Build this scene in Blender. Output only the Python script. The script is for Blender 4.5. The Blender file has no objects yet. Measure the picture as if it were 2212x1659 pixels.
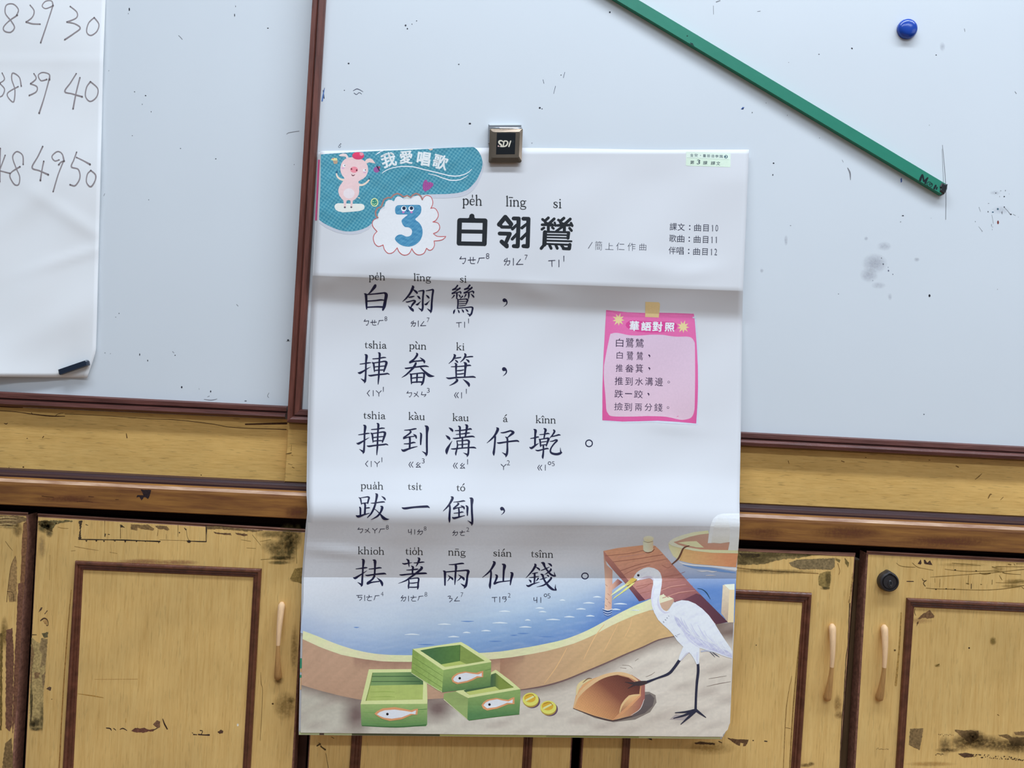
import bpy, bmesh, math, random
import numpy as np
from mathutils import Vector, Matrix
from mathutils.geometry import tessellate_polygon

# ------------------------------------------------------------------ camera, world, light, exposure
SC = bpy.context.scene
COL = SC.collection
F = 1660.0            # focal length in pixels of the 2212x1659 frame
D = 0.93              # camera to the face of the right whiteboard (y = 0)
H = 1.08              # camera height above the floor
ROLL = math.radians(3.05)
CR, SR = math.cos(ROLL), math.sin(ROLL)
cam = bpy.data.cameras.new('camera')
cam.sensor_width = 36.0
cam.lens = 36.0 * F / 2212.0
cam.clip_start = 0.01
co = bpy.data.objects.new('camera', cam)
COL.objects.link(co)
co.matrix_world = Matrix(((CR, -SR, 0, 0), (0, 0, -1, -D), (SR, CR, 0, H), (0, 0, 0, 1)))
SC.camera = co
SC.view_settings.view_transform = 'Standard'
SC.view_settings.look = 'None'
SC.view_settings.gamma = 1.0
SC.view_settings.use_curve_mapping = False
SC.view_settings.exposure = -0.1

wd = bpy.data.worlds.new('classroom_air')
SC.world = wd
wd.use_nodes = True
nt = wd.node_tree
bgn = nt.nodes['Background']
tc = nt.nodes.new('ShaderNodeTexCoord')
sx = nt.nodes.new('ShaderNodeSeparateXYZ')
rp = nt.nodes.new('ShaderNodeValToRGB')
rp.color_ramp.elements[0].position = 0.30
rp.color_ramp.elements[0].color = (0.20, 0.17, 0.14, 1)
rp.color_ramp.elements[1].position = 0.62
rp.color_ramp.elements[1].color = (0.74, 0.86, 1.0, 1)
mp = nt.nodes.new('ShaderNodeMapRange')
mp.inputs[1].default_value = -1
mp.inputs[2].default_value = 1
nt.links.new(tc.outputs['Generated'], sx.inputs[0])
nt.links.new(sx.outputs['Z'], mp.inputs[0])
nt.links.new(mp.outputs[0], rp.inputs[0])
nt.links.new(rp.outputs[0], bgn.inputs[0])
bgn.inputs[1].default_value = 0.31


def lamp(name, loc, target, sx_, sy_, power, col):
    l = bpy.data.lights.new(name, 'AREA')
    l.shape = 'RECTANGLE'
    l.size, l.size_y, l.energy, l.color = sx_, sy_, power, col
    o = bpy.data.objects.new(name, l)
    COL.objects.link(o)
    o.location = loc
    o.rotation_euler = (Vector(target) - Vector(loc)).to_track_quat('-Z', 'Y').to_euler()
    return o


COOL = (0.76, 0.87, 1.0)
lamp('ceiling_tube_light', (0.5, -0.85, 3.2), (0.5, -0.85, 0), 3.4, 0.2, 90, COOL)
lamp('ceiling_tube_light', (0.6, -2.6, 3.2), (0.6, -2.6, 0), 3.4, 0.2, 58, COOL)
lamp('window_daylight', (3.6, -2.2, 1.9), (0.0, 0.0, 1.0), 2.4, 1.6, 17, (0.78, 0.88, 1.0))


# ------------------------------------------------------------------ geometry of the photograph's rays
def W(px, py, y=0.0):
    """The point at depth y (world) on the ray through a photograph pixel."""
    dx, dy = (px - 1106.0) / F, (829.5 - py) / F
    k = D + y
    return Vector(((dx * CR - dy * SR) * k, y, H + (dx * SR + dy * CR) * k))


def lin(c):
    return tuple((v / 255 / 12.92) if v <= 10 else ((v / 255 + 0.055) / 1.055) ** 2.4 for v in c[:3])


WHITE = lin((214, 221, 232))


def A(r, g, b, k=0.84):
    """Surface colour of something that looks (r, g, b) where white paper looks (214, 221, 232)."""
    l = lin((r, g, b))
    return tuple(min(0.93, l[i] / WHITE[i] * k) for i in range(3))


# ------------------------------------------------------------------ materials
MATS = {}


def mat(name, col, rough=0.5, spec=0.35, metal=0.0, bump=None, var=None, stretch=(1, 1, 1), col2=None, coat=0.0):
    """Procedural material: colour varied by noise (var = scale, amount), bump = (scale, strength)."""
    m = bpy.data.materials.new(name)
    m.use_nodes = True
    n, l = m.node_tree.nodes, m.node_tree.links
    b = n['Principled BSDF']
    b.inputs['Roughness'].default_value = rough
    b.inputs['Specular IOR Level'].default_value = spec
    b.inputs['Metallic'].default_value = metal
    b.inputs['Coat Weight'].default_value = coat
    b.inputs['Base Color'].default_value = (*col, 1)
    t = n.new('ShaderNodeTexCoord')
    mpn = n.new('ShaderNodeMapping')
    mpn.inputs['Scale'].default_value = stretch
    l.new(t.outputs['Object'], mpn.inputs[0])
    if var:
        nz = n.new('ShaderNodeTexNoise')
        nz.inputs['Scale'].default_value = var[0]
        nz.inputs['Detail'].default_value = 6
        nz.inputs['Roughness'].default_value = 0.6
        l.new(mpn.outputs[0], nz.inputs['Vector'])
        cr = n.new('ShaderNodeValToRGB')
        c2 = col2 or tuple(c * (1 - var[1]) for c in col)
        cr.color_ramp.elements[0].position = 0.34
        cr.color_ramp.elements[1].position = 0.64
        cr.color_ramp.elements[0].color = (*c2, 1)
        cr.color_ramp.elements[1].color = (*col, 1)
        l.new(nz.outputs['Fac'], cr.inputs[0])
        l.new(cr.outputs[0], b.inputs['Base Color'])
    if bump:
        nz2 = n.new('ShaderNodeTexNoise')
        nz2.inputs['Scale'].default_value = bump[0]
        nz2.inputs['Detail'].default_value = 4
        l.new(mpn.outputs[0], nz2.inputs['Vector'])
        bp = n.new('ShaderNodeBump')
        bp.inputs['Strength'].default_value = bump[1]
        bp.inputs['Distance'].default_value = 0.002
        l.new(nz2.outputs['Fac'], bp.inputs['Height'])
        l.new(bp.outputs[0], b.inputs['Normal'])
    MATS[name] = m
    return m


def wood(name, light, mid, dark, stretch, fine, broad, rough=0.42, spec=0.3, bump=0.12, pores=None):
    """Veneer: fine fibres and broad figure, both stretched along the grain, with dark pores and a faint mottling."""
    m = bpy.data.materials.new(name)
    m.use_nodes = True
    n, l = m.node_tree.nodes, m.node_tree.links
    b = n['Principled BSDF']
    b.inputs['Roughness'].default_value = rough
    b.inputs['Specular IOR Level'].default_value = spec
    t = n.new('ShaderNodeTexCoord')

    def noise(scale, st, detail=5, rgh=0.6, dist=0.0):
        mp_ = n.new('ShaderNodeMapping')
        mp_.inputs['Scale'].default_value = st
        l.new(t.outputs['Object'], mp_.inputs[0])
        z = n.new('ShaderNodeTexNoise')
        z.inputs['Scale'].default_value = scale
        z.inputs['Detail'].default_value = detail
        z.inputs['Roughness'].default_value = rgh
        z.inputs['Distortion'].default_value = dist
        l.new(mp_.outputs[0], z.inputs['Vector'])
        return z.outputs['Fac']
    f1 = noise(fine, stretch, 4, 0.65)
    f2 = noise(broad, stretch, 3, 0.5, 0.6)
    f3 = noise(9.0, (1, 1, 1), 4)
    mx = n.new('ShaderNodeMix')
    mx.data_type = 'FLOAT'
    mx.inputs[0].default_value = 0.3
    l.new(f1, mx.inputs[2])
    l.new(f2, mx.inputs[3])
    cr = n.new('ShaderNodeValToRGB')
    e = cr.color_ramp.elements
    e[0].position, e[0].color = 0.36, (*dark, 1)
    e[1].position, e[1].color = 0.62, (*light, 1)
    q = e.new(0.49)
    q.color = (*mid, 1)
    l.new(mx.outputs[0], cr.inputs[0])
    mot = n.new('ShaderNodeMapRange')
    mot.inputs[1].default_value, mot.inputs[2].default_value = 0.3, 0.7
    mot.inputs[3].default_value, mot.inputs[4].default_value = 0.86, 1.1
    l.new(f3, mot.inputs[0])
    mul = n.new('ShaderNodeMix')
    mul.data_type = 'RGBA'
    mul.blend_type = 'MULTIPLY'
    mul.inputs[0].default_value = 1.0
    l.new(cr.outputs[0], mul.inputs[6])
    l.new(mot.outputs[0], mul.inputs[7])
    out = mul.outputs[2]
    if pores:
        f4 = noise(pores[0], pores[1], 2, 0.5)
        pr = n.new('ShaderNodeMapRange')
        pr.inputs[1].default_value, pr.inputs[2].default_value = 0.30, 0.40
        pr.inputs[3].default_value, pr.inputs[4].default_value = pores[2], 1.0
        l.new(f4, pr.inputs[0])
        mul2 = n.new('ShaderNodeMix')
        mul2.data_type = 'RGBA'
        mul2.blend_type = 'MULTIPLY'
        mul2.inputs[0].default_value = 1.0
        l.new(out, mul2.inputs[6])
        l.new(pr.outputs[0], mul2.inputs[7])
        out = mul2.outputs[2]
    l.new(out, b.inputs['Base Color'])
    bp = n.new('ShaderNodeBump')
    bp.inputs['Strength'].default_value = bump
    bp.inputs['Distance'].default_value = 0.001
    l.new(f1, bp.inputs['Height'])
    l.new(bp.outputs[0], b.inputs['Normal'])
    MATS[name] = m
    return m


def printed(name, rough=0.42, spec=0.3, grain=0.025, soft=False):
    """Ink on paper: the mesh's own colours with a faint watercolour grain; soft = the colour's alpha is coverage."""
    m = bpy.data.materials.new(name)
    m.use_nodes = True
    n, l = m.node_tree.nodes, m.node_tree.links
    b = n['Principled BSDF']
    b.inputs['Roughness'].default_value = rough
    b.inputs['Specular IOR Level'].default_value = spec
    at = n.new('ShaderNodeAttribute')
    at.attribute_name = 'Col'
    t = n.new('ShaderNodeTexCoord')
    nz = n.new('ShaderNodeTexNoise')
    nz.inputs['Scale'].default_value = 420 if not soft else 300
    nz.inputs['Detail'].default_value = 5
    l.new(t.outputs['Object'], nz.inputs['Vector'])
    mr = n.new('ShaderNodeMapRange')
    mr.inputs[1].default_value, mr.inputs[2].default_value = 0.3, 0.7
    mr.inputs[3].default_value, mr.inputs[4].default_value = 1 - grain, 1 + grain
    l.new(nz.outputs['Fac'], mr.inputs[0])
    mx = n.new('ShaderNodeMix')
    mx.data_type = 'RGBA'
    mx.blend_type = 'MULTIPLY'
    mx.inputs[0].default_value = 1.0
    l.new(at.outputs['Color'], mx.inputs[6])
    l.new(mr.outputs[0], mx.inputs[7])
    l.new(mx.outputs[2], b.inputs['Base Color'])
    if soft:
        # patchy edge: coverage = alpha pushed around by the noise
        sub = n.new('ShaderNodeMath')
        sub.operation = 'MULTIPLY_ADD'
        sub.inputs[1].default_value = 2.4
        sub.inputs[2].default_value = -1.2
        l.new(nz.outputs['Fac'], sub.inputs[0])
        add = n.new('ShaderNodeMath')
        add.operation = 'MULTIPLY_ADD'
        l.new(sub.outputs[0], add.inputs[0])
        l.new(at.outputs['Alpha'], add.inputs[1])
        l.new(at.outputs['Alpha'], add.inputs[2])
        add.use_clamp = True
        l.new(add.outputs[0], b.inputs['Alpha'])
    MATS[name] = m
    return m


# ------------------------------------------------------------------ things and parts
ROOT = {}


def tag(o, label, cat, group=None):
    o['label'] = label
    o['category'] = cat
    if group:
        o['group'] = group


def thing(name, label, cat, loc):
    o = bpy.data.objects.new(name, None)
    o.empty_display_size = 0.03
    COL.objects.link(o)
    o.location = loc
    ROOT[o.name] = Vector(loc)
    tag(o, label, cat)
    return o


def world_loc(o):
    v = Vector((0, 0, 0))
    while o:
        v += Vector(o.location)
        o = o.parent
    return v


def put(name, me, mats, parent=None, smooth=False):
    """Link a mesh given in world coordinates as one object (child of parent)."""
    for m in mats:
        me.materials.append(MATS[m])
    if smooth:
        for p in me.polygons:
            p.use_smooth = True
    o = bpy.data.objects.new(name, me)
    COL.objects.link(o)
    if parent:
        o.parent = parent
        me.transform(Matrix.Translation(-world_loc(parent)))
    else:
        n_ = len(me.vertices)
        a = np.empty(n_ * 3)
        me.vertices.foreach_get('co', a)
        a = a.reshape(-1, 3)
        c = Vector(((a[:, 0].min() + a[:, 0].max()) / 2, a[:, 1].max(), a[:, 2].min()))
        me.transform(Matrix.Translation(-c))
        o.location = c
    me.update()
    return o


def bm_done(bm, name):
    bmesh.ops.recalc_face_normals(bm, faces=bm.faces)
    me = bpy.data.meshes.new(name)
    bm.to_mesh(me)
    bm.free()
    return me


def face(bm, vs, mi=0):
    f = bm.faces.new([bm.verts.new(v) for v in vs])
    f.material_index = mi
    return f


def bar(bm, p, q, prof, mi=0, caps=True, mis=None):
    """Sweep a profile from end p to end q. p, q = (world point of the outer edge, of the inner edge);
    prof = [(t across 0..1, y depth)]: the y of each point is absolute."""
    A0 = [bm.verts.new((p[0].x + (p[1].x - p[0].x) * t, y, p[0].z + (p[1].z - p[0].z) * t)) for t, y in prof]
    B0 = [bm.verts.new((q[0].x + (q[1].x - q[0].x) * t, y, q[0].z + (q[1].z - q[0].z) * t)) for t, y in prof]
    for i in range(len(prof) - 1):
        f = bm.faces.new((A0[i], A0[i + 1], B0[i + 1], B0[i]))
        f.material_index = mis[i] if mis else mi
    if caps:
        for ring in (A0, B0):
            f = bm.faces.new(ring)
            f.material_index = mi


def slab(bm, quad, yf, yb, mi=0, bev=0.0, mi_side=None, mi_deep=None):
    """A board with the outline quad (world points, any y) from depth yf (front) to yb, front edges eased by bev."""
    c = sum((Vector((v.x, 0, v.z)) for v in quad), Vector()) / len(quad)
    ms = mi if mi_side is None else mi_side
    front = []
    for v in quad:
        d = Vector((v.x, 0, v.z)) - c
        s = Vector((bev if d.x < 0 else -bev, 0, bev if d.z < 0 else -bev))
        front.append(Vector((v.x + s.x, yf, v.z + s.z)))
    mid = [Vector((v.x, yf + bev, v.z)) for v in quad]
    back = [Vector((v.x, yb, v.z)) for v in quad]
    rings = [[bm.verts.new(v) for v in r] for r in ((front, mid, back) if bev else (front, back))]
    bm.faces.new(rings[0]).material_index = mi
    bm.faces.new(rings[-1]).material_index = ms
    n = len(quad)
    for r, (a, b) in enumerate(zip(rings, rings[1:])):
        for i in range(n):
            bm.faces.new((a[i], a[(i + 1) % n], b[(i + 1) % n], b[i])).material_index = mi_deep if (mi_deep is not None and r == 1) else ms


def spline(pts, n=6, closed=False):
    """Catmull-Rom through points of any dimension."""
    P = [tuple(map(float, p)) for p in pts]
    if len(P) < 3:
        return P
    out = []
    m = len(P)
    rng = range(m if closed else m - 1)
    for i in rng:
        if closed:
            p0, p1, p2, p3 = P[(i - 1) % m], P[i], P[(i + 1) % m], P[(i + 2) % m]
        else:
            p0, p1, p2, p3 = P[max(i - 1, 0)], P[i], P[i + 1], P[min(i + 2, m - 1)]
        for k in range(n):
            t = k / n
            out.append(tuple(0.5 * (2 * b + (c - a) * t + (2 * a - 5 * b + 4 * c - d) * t * t + (3 * b - a - 3 * c + d) * t ** 3)
                             for a, b, c, d in zip(p0, p1, p2, p3)))
    if not closed:
        out.append(P[-1])
    return out


def crop(x0, y0, s):
    """Coordinates read off an enlarged piece of the photograph -> photograph pixels."""
    def f(*p):
        return (x0 + p[0] / s, y0 + p[1] / s) + tuple(w / s for w in p[2:])
    f.s = s
    return f


def ellipse(cx, cy, rx, ry, n=24, rot=0.0):
    c, s = math.cos(rot), math.sin(rot)
    return [(cx + rx * math.cos(a) * c - ry * math.sin(a) * s, cy + rx * math.cos(a) * s + ry * math.sin(a) * c)
            for a in (2 * math.pi * i / n for i in range(n))]


def jag(poly, step=3.0, amp=0.8, seed=0):
    """Roughen an outline, as torn veneer is."""
    r = random.Random(seed + int(poly[0][0] * 7))
    out = []
    m = len(poly)
    for i in range(m):
        a, b = poly[i], poly[(i + 1) % m]
        d = math.hypot(b[0] - a[0], b[1] - a[1])
        k = max(1, int(d / step))
        for j in range(k):
            t = j / k
            out.append((a[0] + (b[0] - a[0]) * t + r.uniform(-amp, amp) * (j > 0), a[1] + (b[1] - a[1]) * t + r.uniform(-amp, amp) * (j > 0)))
    return out


def ribbon(pts, smooth=True, cap=True, n=5):
    """Variable-width stroke [(x, y, w)] -> list of convex polygons."""
    if smooth and len(pts) > 2:
        pts = spline(pts, n)
    m = len(pts)
    Lf, Rt = [], []
    for i in range(m):
        a, b = pts[max(i - 1, 0)], pts[min(i + 1, m - 1)]
        dx, dy = b[0] - a[0], b[1] - a[1]
        d = math.hypot(dx, dy) or 1e-6
        nx, ny = -dy / d, dx / d
        w = max(pts[i][2], 0.02) / 2
        Lf.append((pts[i][0] + nx * w, pts[i][1] + ny * w))
        Rt.append((pts[i][0] - nx * w, pts[i][1] - ny * w))
    polys = [[Lf[i], Lf[i + 1], Rt[i + 1], Rt[i]] for i in range(m - 1)]
    if cap:
        for e, o in ((0, 1), (m - 1, m - 2)):
            x, y, w = pts[e][0], pts[e][1], pts[e][2] / 2
            if w < 0.12:
                continue
            ang = math.atan2(y - pts[o][1], x - pts[o][0])
            polys.append([(x + w * math.cos(ang + t), y + w * math.sin(ang + t))
                          for t in (-math.pi / 2, -1.0, -0.5, 0, 0.5, 1.0, math.pi / 2)])
    return polys


GLYPH = {}


def glyph_mesh(ch, offset=0.0):
    """Outline of one character of the built-in font as (vertices, faces), in em units."""
    key = (ch, offset)
    if key in GLYPH:
        return GLYPH[key]
    cu = bpy.data.curves.new('glyph', 'FONT')
    cu.body = ch
    cu.offset = offset
    cu.resolution_u = 3
    ob = bpy.data.objects.new('glyph', cu)
    COL.objects.link(ob)
    dg = bpy.context.evaluated_depsgraph_get()
    dg.update()
    me = ob.evaluated_get(dg).to_mesh()
    vs = [(v.co.x, v.co.y) for v in me.vertices]
    fs = [tuple(p.vertices) for p in me.polygons]
    ob.evaluated_get(dg).to_mesh_clear()
    bpy.data.objects.remove(ob)
    bpy.data.curves.remove(cu)
    GLYPH[key] = (vs, fs)
    return GLYPH[key]


def glyph_box(ch, x0, y0, x1, y1, slope=0.027, offset=0.0, lean=0.0):
    """A character fitted to a box in photograph pixels (x0, y0 = top left)."""
    vs, fs = glyph_mesh(ch, offset)
    xs, ys = [v[0] for v in vs], [v[1] for v in vs]
    ax, bx, ay, by = min(xs), max(xs), min(ys), max(ys)
    out = []
    for x, y in vs:
        u = (x - ax) / (bx - ax or 1)
        t = (by - y) / (by - ay or 1)
        out.append((x0 + u * (x1 - x0) - lean * (t - .5) * (y1 - y0), y0 + t * (y1 - y0) + slope * (u - .5) * (x1 - x0)))
    return out, fs


def glyph_at(ch, cx, cy, size, ang, offset=0.0):
    """A character of the given size, turned by ang degrees, about its centre."""
    vs, fs = glyph_mesh(ch, offset)
    c, s = math.cos(math.radians(ang)), math.sin(math.radians(ang))
    return [(cx + ((x - .5) * c + (y - .38) * s) * size, cy + ((x - .5) * s - (y - .38) * c) * size) for x, y in vs], fs


# ------------------------------------------------------------------ flat inks laid on a surface
class Ink:
    """Coloured shapes in photograph pixels, laid on a surface: place(px, py, lift) -> world points."""

    def __init__(self, place, cuts=None, lift=0.000025):
        self.V, self.Fc, self.C = [], [], []
        self.turn = 0
        self.place, self.cuts, self.lift = place, cuts, lift

    def _add(self, bm, fn, layer):
        base = len(self.V)
        # neighbouring shapes of one layer lie a hair apart, as overprinted inks do
        self.turn = (self.turn + 1) % 5
        layer = layer + self.turn * .18
        bm.verts.index_update()
        for v in bm.verts:
            self.V.append((v.co.x, v.co.y, layer))
        for f in bm.faces:
            self.Fc.append([base + v.index for v in f.verts])
            self.C.extend(fn(v.co.x, v.co.y) for v in f.verts)
        bm.free()

    def _cut(self, bm, step=None):
        xs = [v.co.x for v in bm.verts]
        ys = [v.co.y for v in bm.verts]
        if not xs:
            return
        x0, x1, y0, y1 = min(xs), max(xs), min(ys), max(ys)
        if self.cuts:
            for (ax, ay, bx, by) in self.cuts(y0, y1):
                nx, ny = -(by - ay), bx - ax
                bmesh.ops.bisect_plane(bm, geom=bm.verts[:] + bm.edges[:] + bm.faces[:], plane_co=(ax, ay, 0), plane_no=(nx, ny, 0))
            k = math.ceil((x0 + .033 * y0) / 12) * 12
            while k < x1 + .033 * y1:
                bmesh.ops.bisect_plane(bm, geom=bm.verts[:] + bm.edges[:] + bm.faces[:], plane_co=(k, 0, 0), plane_no=(1, .033, 0))
                k += 12
        if step:
            k = math.ceil(x0 / step) * step
            while k < x1:
                bmesh.ops.bisect_plane(bm, geom=bm.verts[:] + bm.edges[:] + bm.faces[:], plane_co=(k, 0, 0), plane_no=(1, 0, 0))
                k += step
            k = math.ceil(y0 / step) * step
            while k < y1:
                bmesh.ops.bisect_plane(bm, geom=bm.verts[:] + bm.edges[:] + bm.faces[:], plane_co=(0, k, 0), plane_no=(0, 1, 0))
                k += step

    @staticmethod
    def _fn(col):
        if callable(col):
            return col
        c = tuple(col) if len(col) == 4 else (*col, 1.0)
        return lambda x, y: c

    def poly(self, pts, col, layer=1, step=None, smooth=False):
        if smooth:
            pts = spline(pts, 5, True)
        pts = [(p[0], p[1]) for p in pts]
        bm = bmesh.new()
        vs = [bm.verts.new((x, y, 0)) for x, y in pts]
        for t in tessellate_polygon([[Vector((x, y, 0)) for x, y in pts]]):
            try:
                bm.faces.new([vs[i] for i in t])
            except ValueError:
                pass
        self._cut(bm, step)
        self._add(bm, self._fn(col), layer)

    def mesh(self, vf, col, layer=1):
        bm = bmesh.new()
        vs = [bm.verts.new((x, y, 0)) for x, y in vf[0]]
        for f in vf[1]:
            try:
                bm.faces.new([vs[i] for i in f])
            except ValueError:
                pass
        self._cut(bm)
        self._add(bm, self._fn(col), layer)

    def stroke(self, pts, col, layer=1, smooth=True, cap=True, n=5):
        bm = bmesh.new()
        for p in ribbon(pts, smooth, cap, n):
            try:
                bm.faces.new([bm.verts.new((x, y, 0)) for x, y in p])
            except ValueError:
                pass
        self._cut(bm)
        self._add(bm, self._fn(col), layer)

    def ring(self, cx, cy, rx, ry, w, col, layer=1):
        o = ellipse(cx, cy, rx + w / 2, ry + w / 2, 28)
        i = ellipse(cx, cy, rx - w / 2, ry - w / 2, 28)
        self.mesh((o + i, [(k, (k + 1) % 28, 28 + (k + 1) % 28, 28 + k) for k in range(28)]), col, layer)

    def blot(self, cx, cy, rx, ry, col, alpha=0.8, layer=1, rot=0.0):
        """A smudge whose coverage fades to nothing at its rim."""
        n = 20
        fs = [0.0, 0.35, 0.7, 1.0]
        al = [alpha, alpha * .85, alpha * .4, 0.0]
        base = len(self.V)
        self.V.append((cx, cy, layer))
        for f in fs[1:]:
            self.V.extend((x, y, layer) for x, y in ellipse(cx, cy, rx * f, ry * f, n, rot))
        for k in range(n):
            self.Fc.append([base, base + 1 + k, base + 1 + (k + 1) % n])
            self.C.extend([(*col, al[0]), (*col, al[1]), (*col, al[1])])
            for r in range(2):
                o = base + 1 + r * n
                self.Fc.append([o + k, o + n + k, o + n + (k + 1) % n, o + (k + 1) % n])
                self.C.extend([(*col, al[r + 1]), (*col, al[r + 2]), (*col, al[r + 2]), (*col, al[r + 1])])

    def mesh_data(self, name):
        a = np.array(self.V, dtype=float)
        w = self.place(a[:, 0], a[:, 1], a[:, 2] * self.lift)
        me = bpy.data.meshes.new(name)
        me.from_pydata([tuple(r) for r in w], [], self.Fc)
        ca = me.color_attributes.new('Col', 'FLOAT_COLOR', 'CORNER')
        flat = np.array([c if len(c) == 4 else (*c, 1.0) for c in self.C], dtype=np.float32).ravel()
        ca.data.foreach_set('color', flat)
        return me

    def put(self, name, parent, m='ink'):
        return put(name, self.mesh_data(name), [m], parent)


def Wv(px, py, y):
    """W for arrays."""
    dx, dy = (px - 1106.0) / F, (829.5 - py) / F
    k = D + y
    return np.stack([(dx * CR - dy * SR) * k, y + 0 * px, H + (dx * SR + dy * CR) * k], 1)


def flat_place(y):
    return lambda px, py, lift: Wv(px, py, y - 0.00008 - lift)


def put_inked(name, bm, mats, inks, parent=None, smooth=False):
    """A solid mesh and the marks, chips or writing on it, as one object. inks = [(Ink, material)]."""
    bmesh.ops.recalc_face_normals(bm, faces=bm.faces)
    bm.verts.index_update()
    V = [tuple(v.co) for v in bm.verts]
    Fs = [[v.index for v in f.verts] for f in bm.faces]
    Mi = [f.material_index for f in bm.faces]
    C = [(1, 1, 1, 1)] * sum(len(f) for f in Fs)
    nb = len(Fs)
    bm.free()
    mats = list(mats)
    for ik, mname in inks:
        if not ik.Fc:
            continue
        if mname not in mats:
            mats.append(mname)
        a = np.array(ik.V, dtype=float)
        base = len(V)
        V += [tuple(r) for r in ik.place(a[:, 0], a[:, 1], a[:, 2] * ik.lift)]
        Fs += [[base + i for i in f] for f in ik.Fc]
        Mi += [mats.index(mname)] * len(ik.Fc)
        C += [c if len(c) == 4 else (*c, 1.0) for c in ik.C]
    me = bpy.data.meshes.new(name)
    me.from_pydata(V, [], Fs)
    me.polygons.foreach_set('material_index', Mi)
    ca = me.color_attributes.new('Col', 'FLOAT_COLOR', 'CORNER')
    ca.data.foreach_set('color', np.array(C, dtype=np.float32).ravel())
    if smooth:
        for i, p in enumerate(me.polygons):
            p.use_smooth = i < nb
    return put(name, me, mats, parent)


# ------------------------------------------------------------------ palette
mat('board_white', A(204, 215, 229), rough=0.3, spec=0.3, var=(3.0, 0.03), bump=(160, 0.02))
mat('frame_brown', A(104, 62, 54), rough=0.38, spec=0.4, var=(30, 0.45), stretch=(6, 6, 0.6), bump=(90, 0.25))
mat('rail_brown', A(98, 60, 56), rough=0.38, spec=0.4, var=(30, 0.45), stretch=(0.6, 6, 6), bump=(90, 0.25))
mat('moulding_brown', A(100, 60, 45), rough=0.33, spec=0.5, var=(40, 0.45), stretch=(2, 2, 2), bump=(120, 0.25))
mat('gap_shade', A(16, 8, 9), rough=0.8, spec=0.0)  # near-black colour standing in for the shade in the gaps around the doors
mat('carcass_brown', A(78, 52, 44), rough=0.6, spec=0.2, var=(20, 0.4), stretch=(6, 6, 0.5))
mat('plum_top', A(62, 42, 46), rough=0.5, spec=0.25, var=(40, 0.3), stretch=(0.5, 6, 6), bump=(120, 0.15))
mat('worn_highlight', A(190, 158, 134), rough=0.4, spec=0.4, var=(50, 0.55), stretch=(0.4, 3, 3), col2=A(130, 90, 66))  # pale worn wood that also carries the painted highlight along the ledge's nose
wood('ledge_wood', A(144, 102, 54), A(126, 86, 48), A(104, 66, 42), (0.5, 5, 7), 26, 5, 0.36, 0.35, 0.12)
wood('panel_wood', A(212, 176, 110), A(206, 169, 103), A(196, 158, 93), (0.8, 7, 9), 48, 9, 0.42, 0.25, 0.15, (55, (1, 6, 9), 0.72))
wood('door_wood', A(210, 179, 118), A(205, 172, 111), A(196, 161, 100), (9, 7, 0.5), 52, 10, 0.4, 0.28, 0.12, (120, (5, 5, 0.5), 0.86))
mat('edge_strip', A(142, 102, 88), rough=0.45, spec=0.3, var=(60, 0.5), stretch=(0.5, 4, 4))
mat('handle_pale', A(226, 190, 152), rough=0.5, spec=0.3, var=(140, 0.18), stretch=(2, 2, .4))
mat('handle_wood', A(186, 144, 92), rough=0.4, spec=0.35, var=(90, 0.3), stretch=(3, 3, .4))
mat('lock_black', A(52, 50, 54), rough=0.4, spec=0.5, metal=0.3, var=(60, 0.3))
mat('keyhole', (0.01, 0.01, 0.012), rough=0.6)
mat('lock_steel', (0.35, 0.35, 0.36), rough=0.3, metal=1.0)
mat('plaster', A(212, 214, 212), rough=0.8, var=(8, 0.05))
mat('floor_tile', A(150, 120, 92), rough=0.5, var=(4, 0.2))
printed('ink')
printed('wear', rough=0.55, spec=0.2, grain=0.35)
printed('smudge', rough=0.6, spec=0.15, grain=0.3, soft=True)


# ------------------------------------------------------------------ the room
def structure(o):
    o['kind'] = 'structure'
    return o


bm = bmesh.new()
slab(bm, [Vector((-1.6, 0, 0)), Vector((1.6, 0, 0)), Vector((1.6, 0, 2.6)), Vector((-1.6, 0, 2.6))], 0.42, 0.46)
structure(put('wall_back', bm_done(bm, 'wall_back'), ['plaster']))
bm = bmesh.new()
bmesh.ops.create_cube(bm, size=1, matrix=Matrix.LocRotScale(Vector((0, -1.3, -0.02)), None, Vector((3.2, 3.5, 0.04))))
structure(put('floor', bm_done(bm, 'floor'), ['floor_tile']))

YL = 0.014      # depth of the left board, which sits behind the right one


def lerp(a, b, t):
    return tuple(x + (y - x) * t for x, y in zip(a, b))


def line_y(p, q):
    """y on the photograph line p-q as a function of x."""
    return lambda x: p[1] + (q[1] - p[1]) * (x - p[0]) / (q[0] - p[0])


rail_top_l = line_y((0, 845.5), (618, 876.5))
rail_bot_l = line_y((0, 878), (618, 905.7))
strip_top = line_y((0, 1012.7), (2212, 1117))
nose = line_y((0, 1036), (2212, 1142))
front_bot = line_y((0, 1090), (2212, 1195.6))
door_top = line_y((0, 1105), (2212, 1209))
rail_top_r = line_y((652.8, 883.7), (2212, 964))
rail_bot_r = line_y((623.3, 913), (2212, 994))

DARK = A(38, 40, 52)
GREY = A(120, 124, 134)

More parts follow.
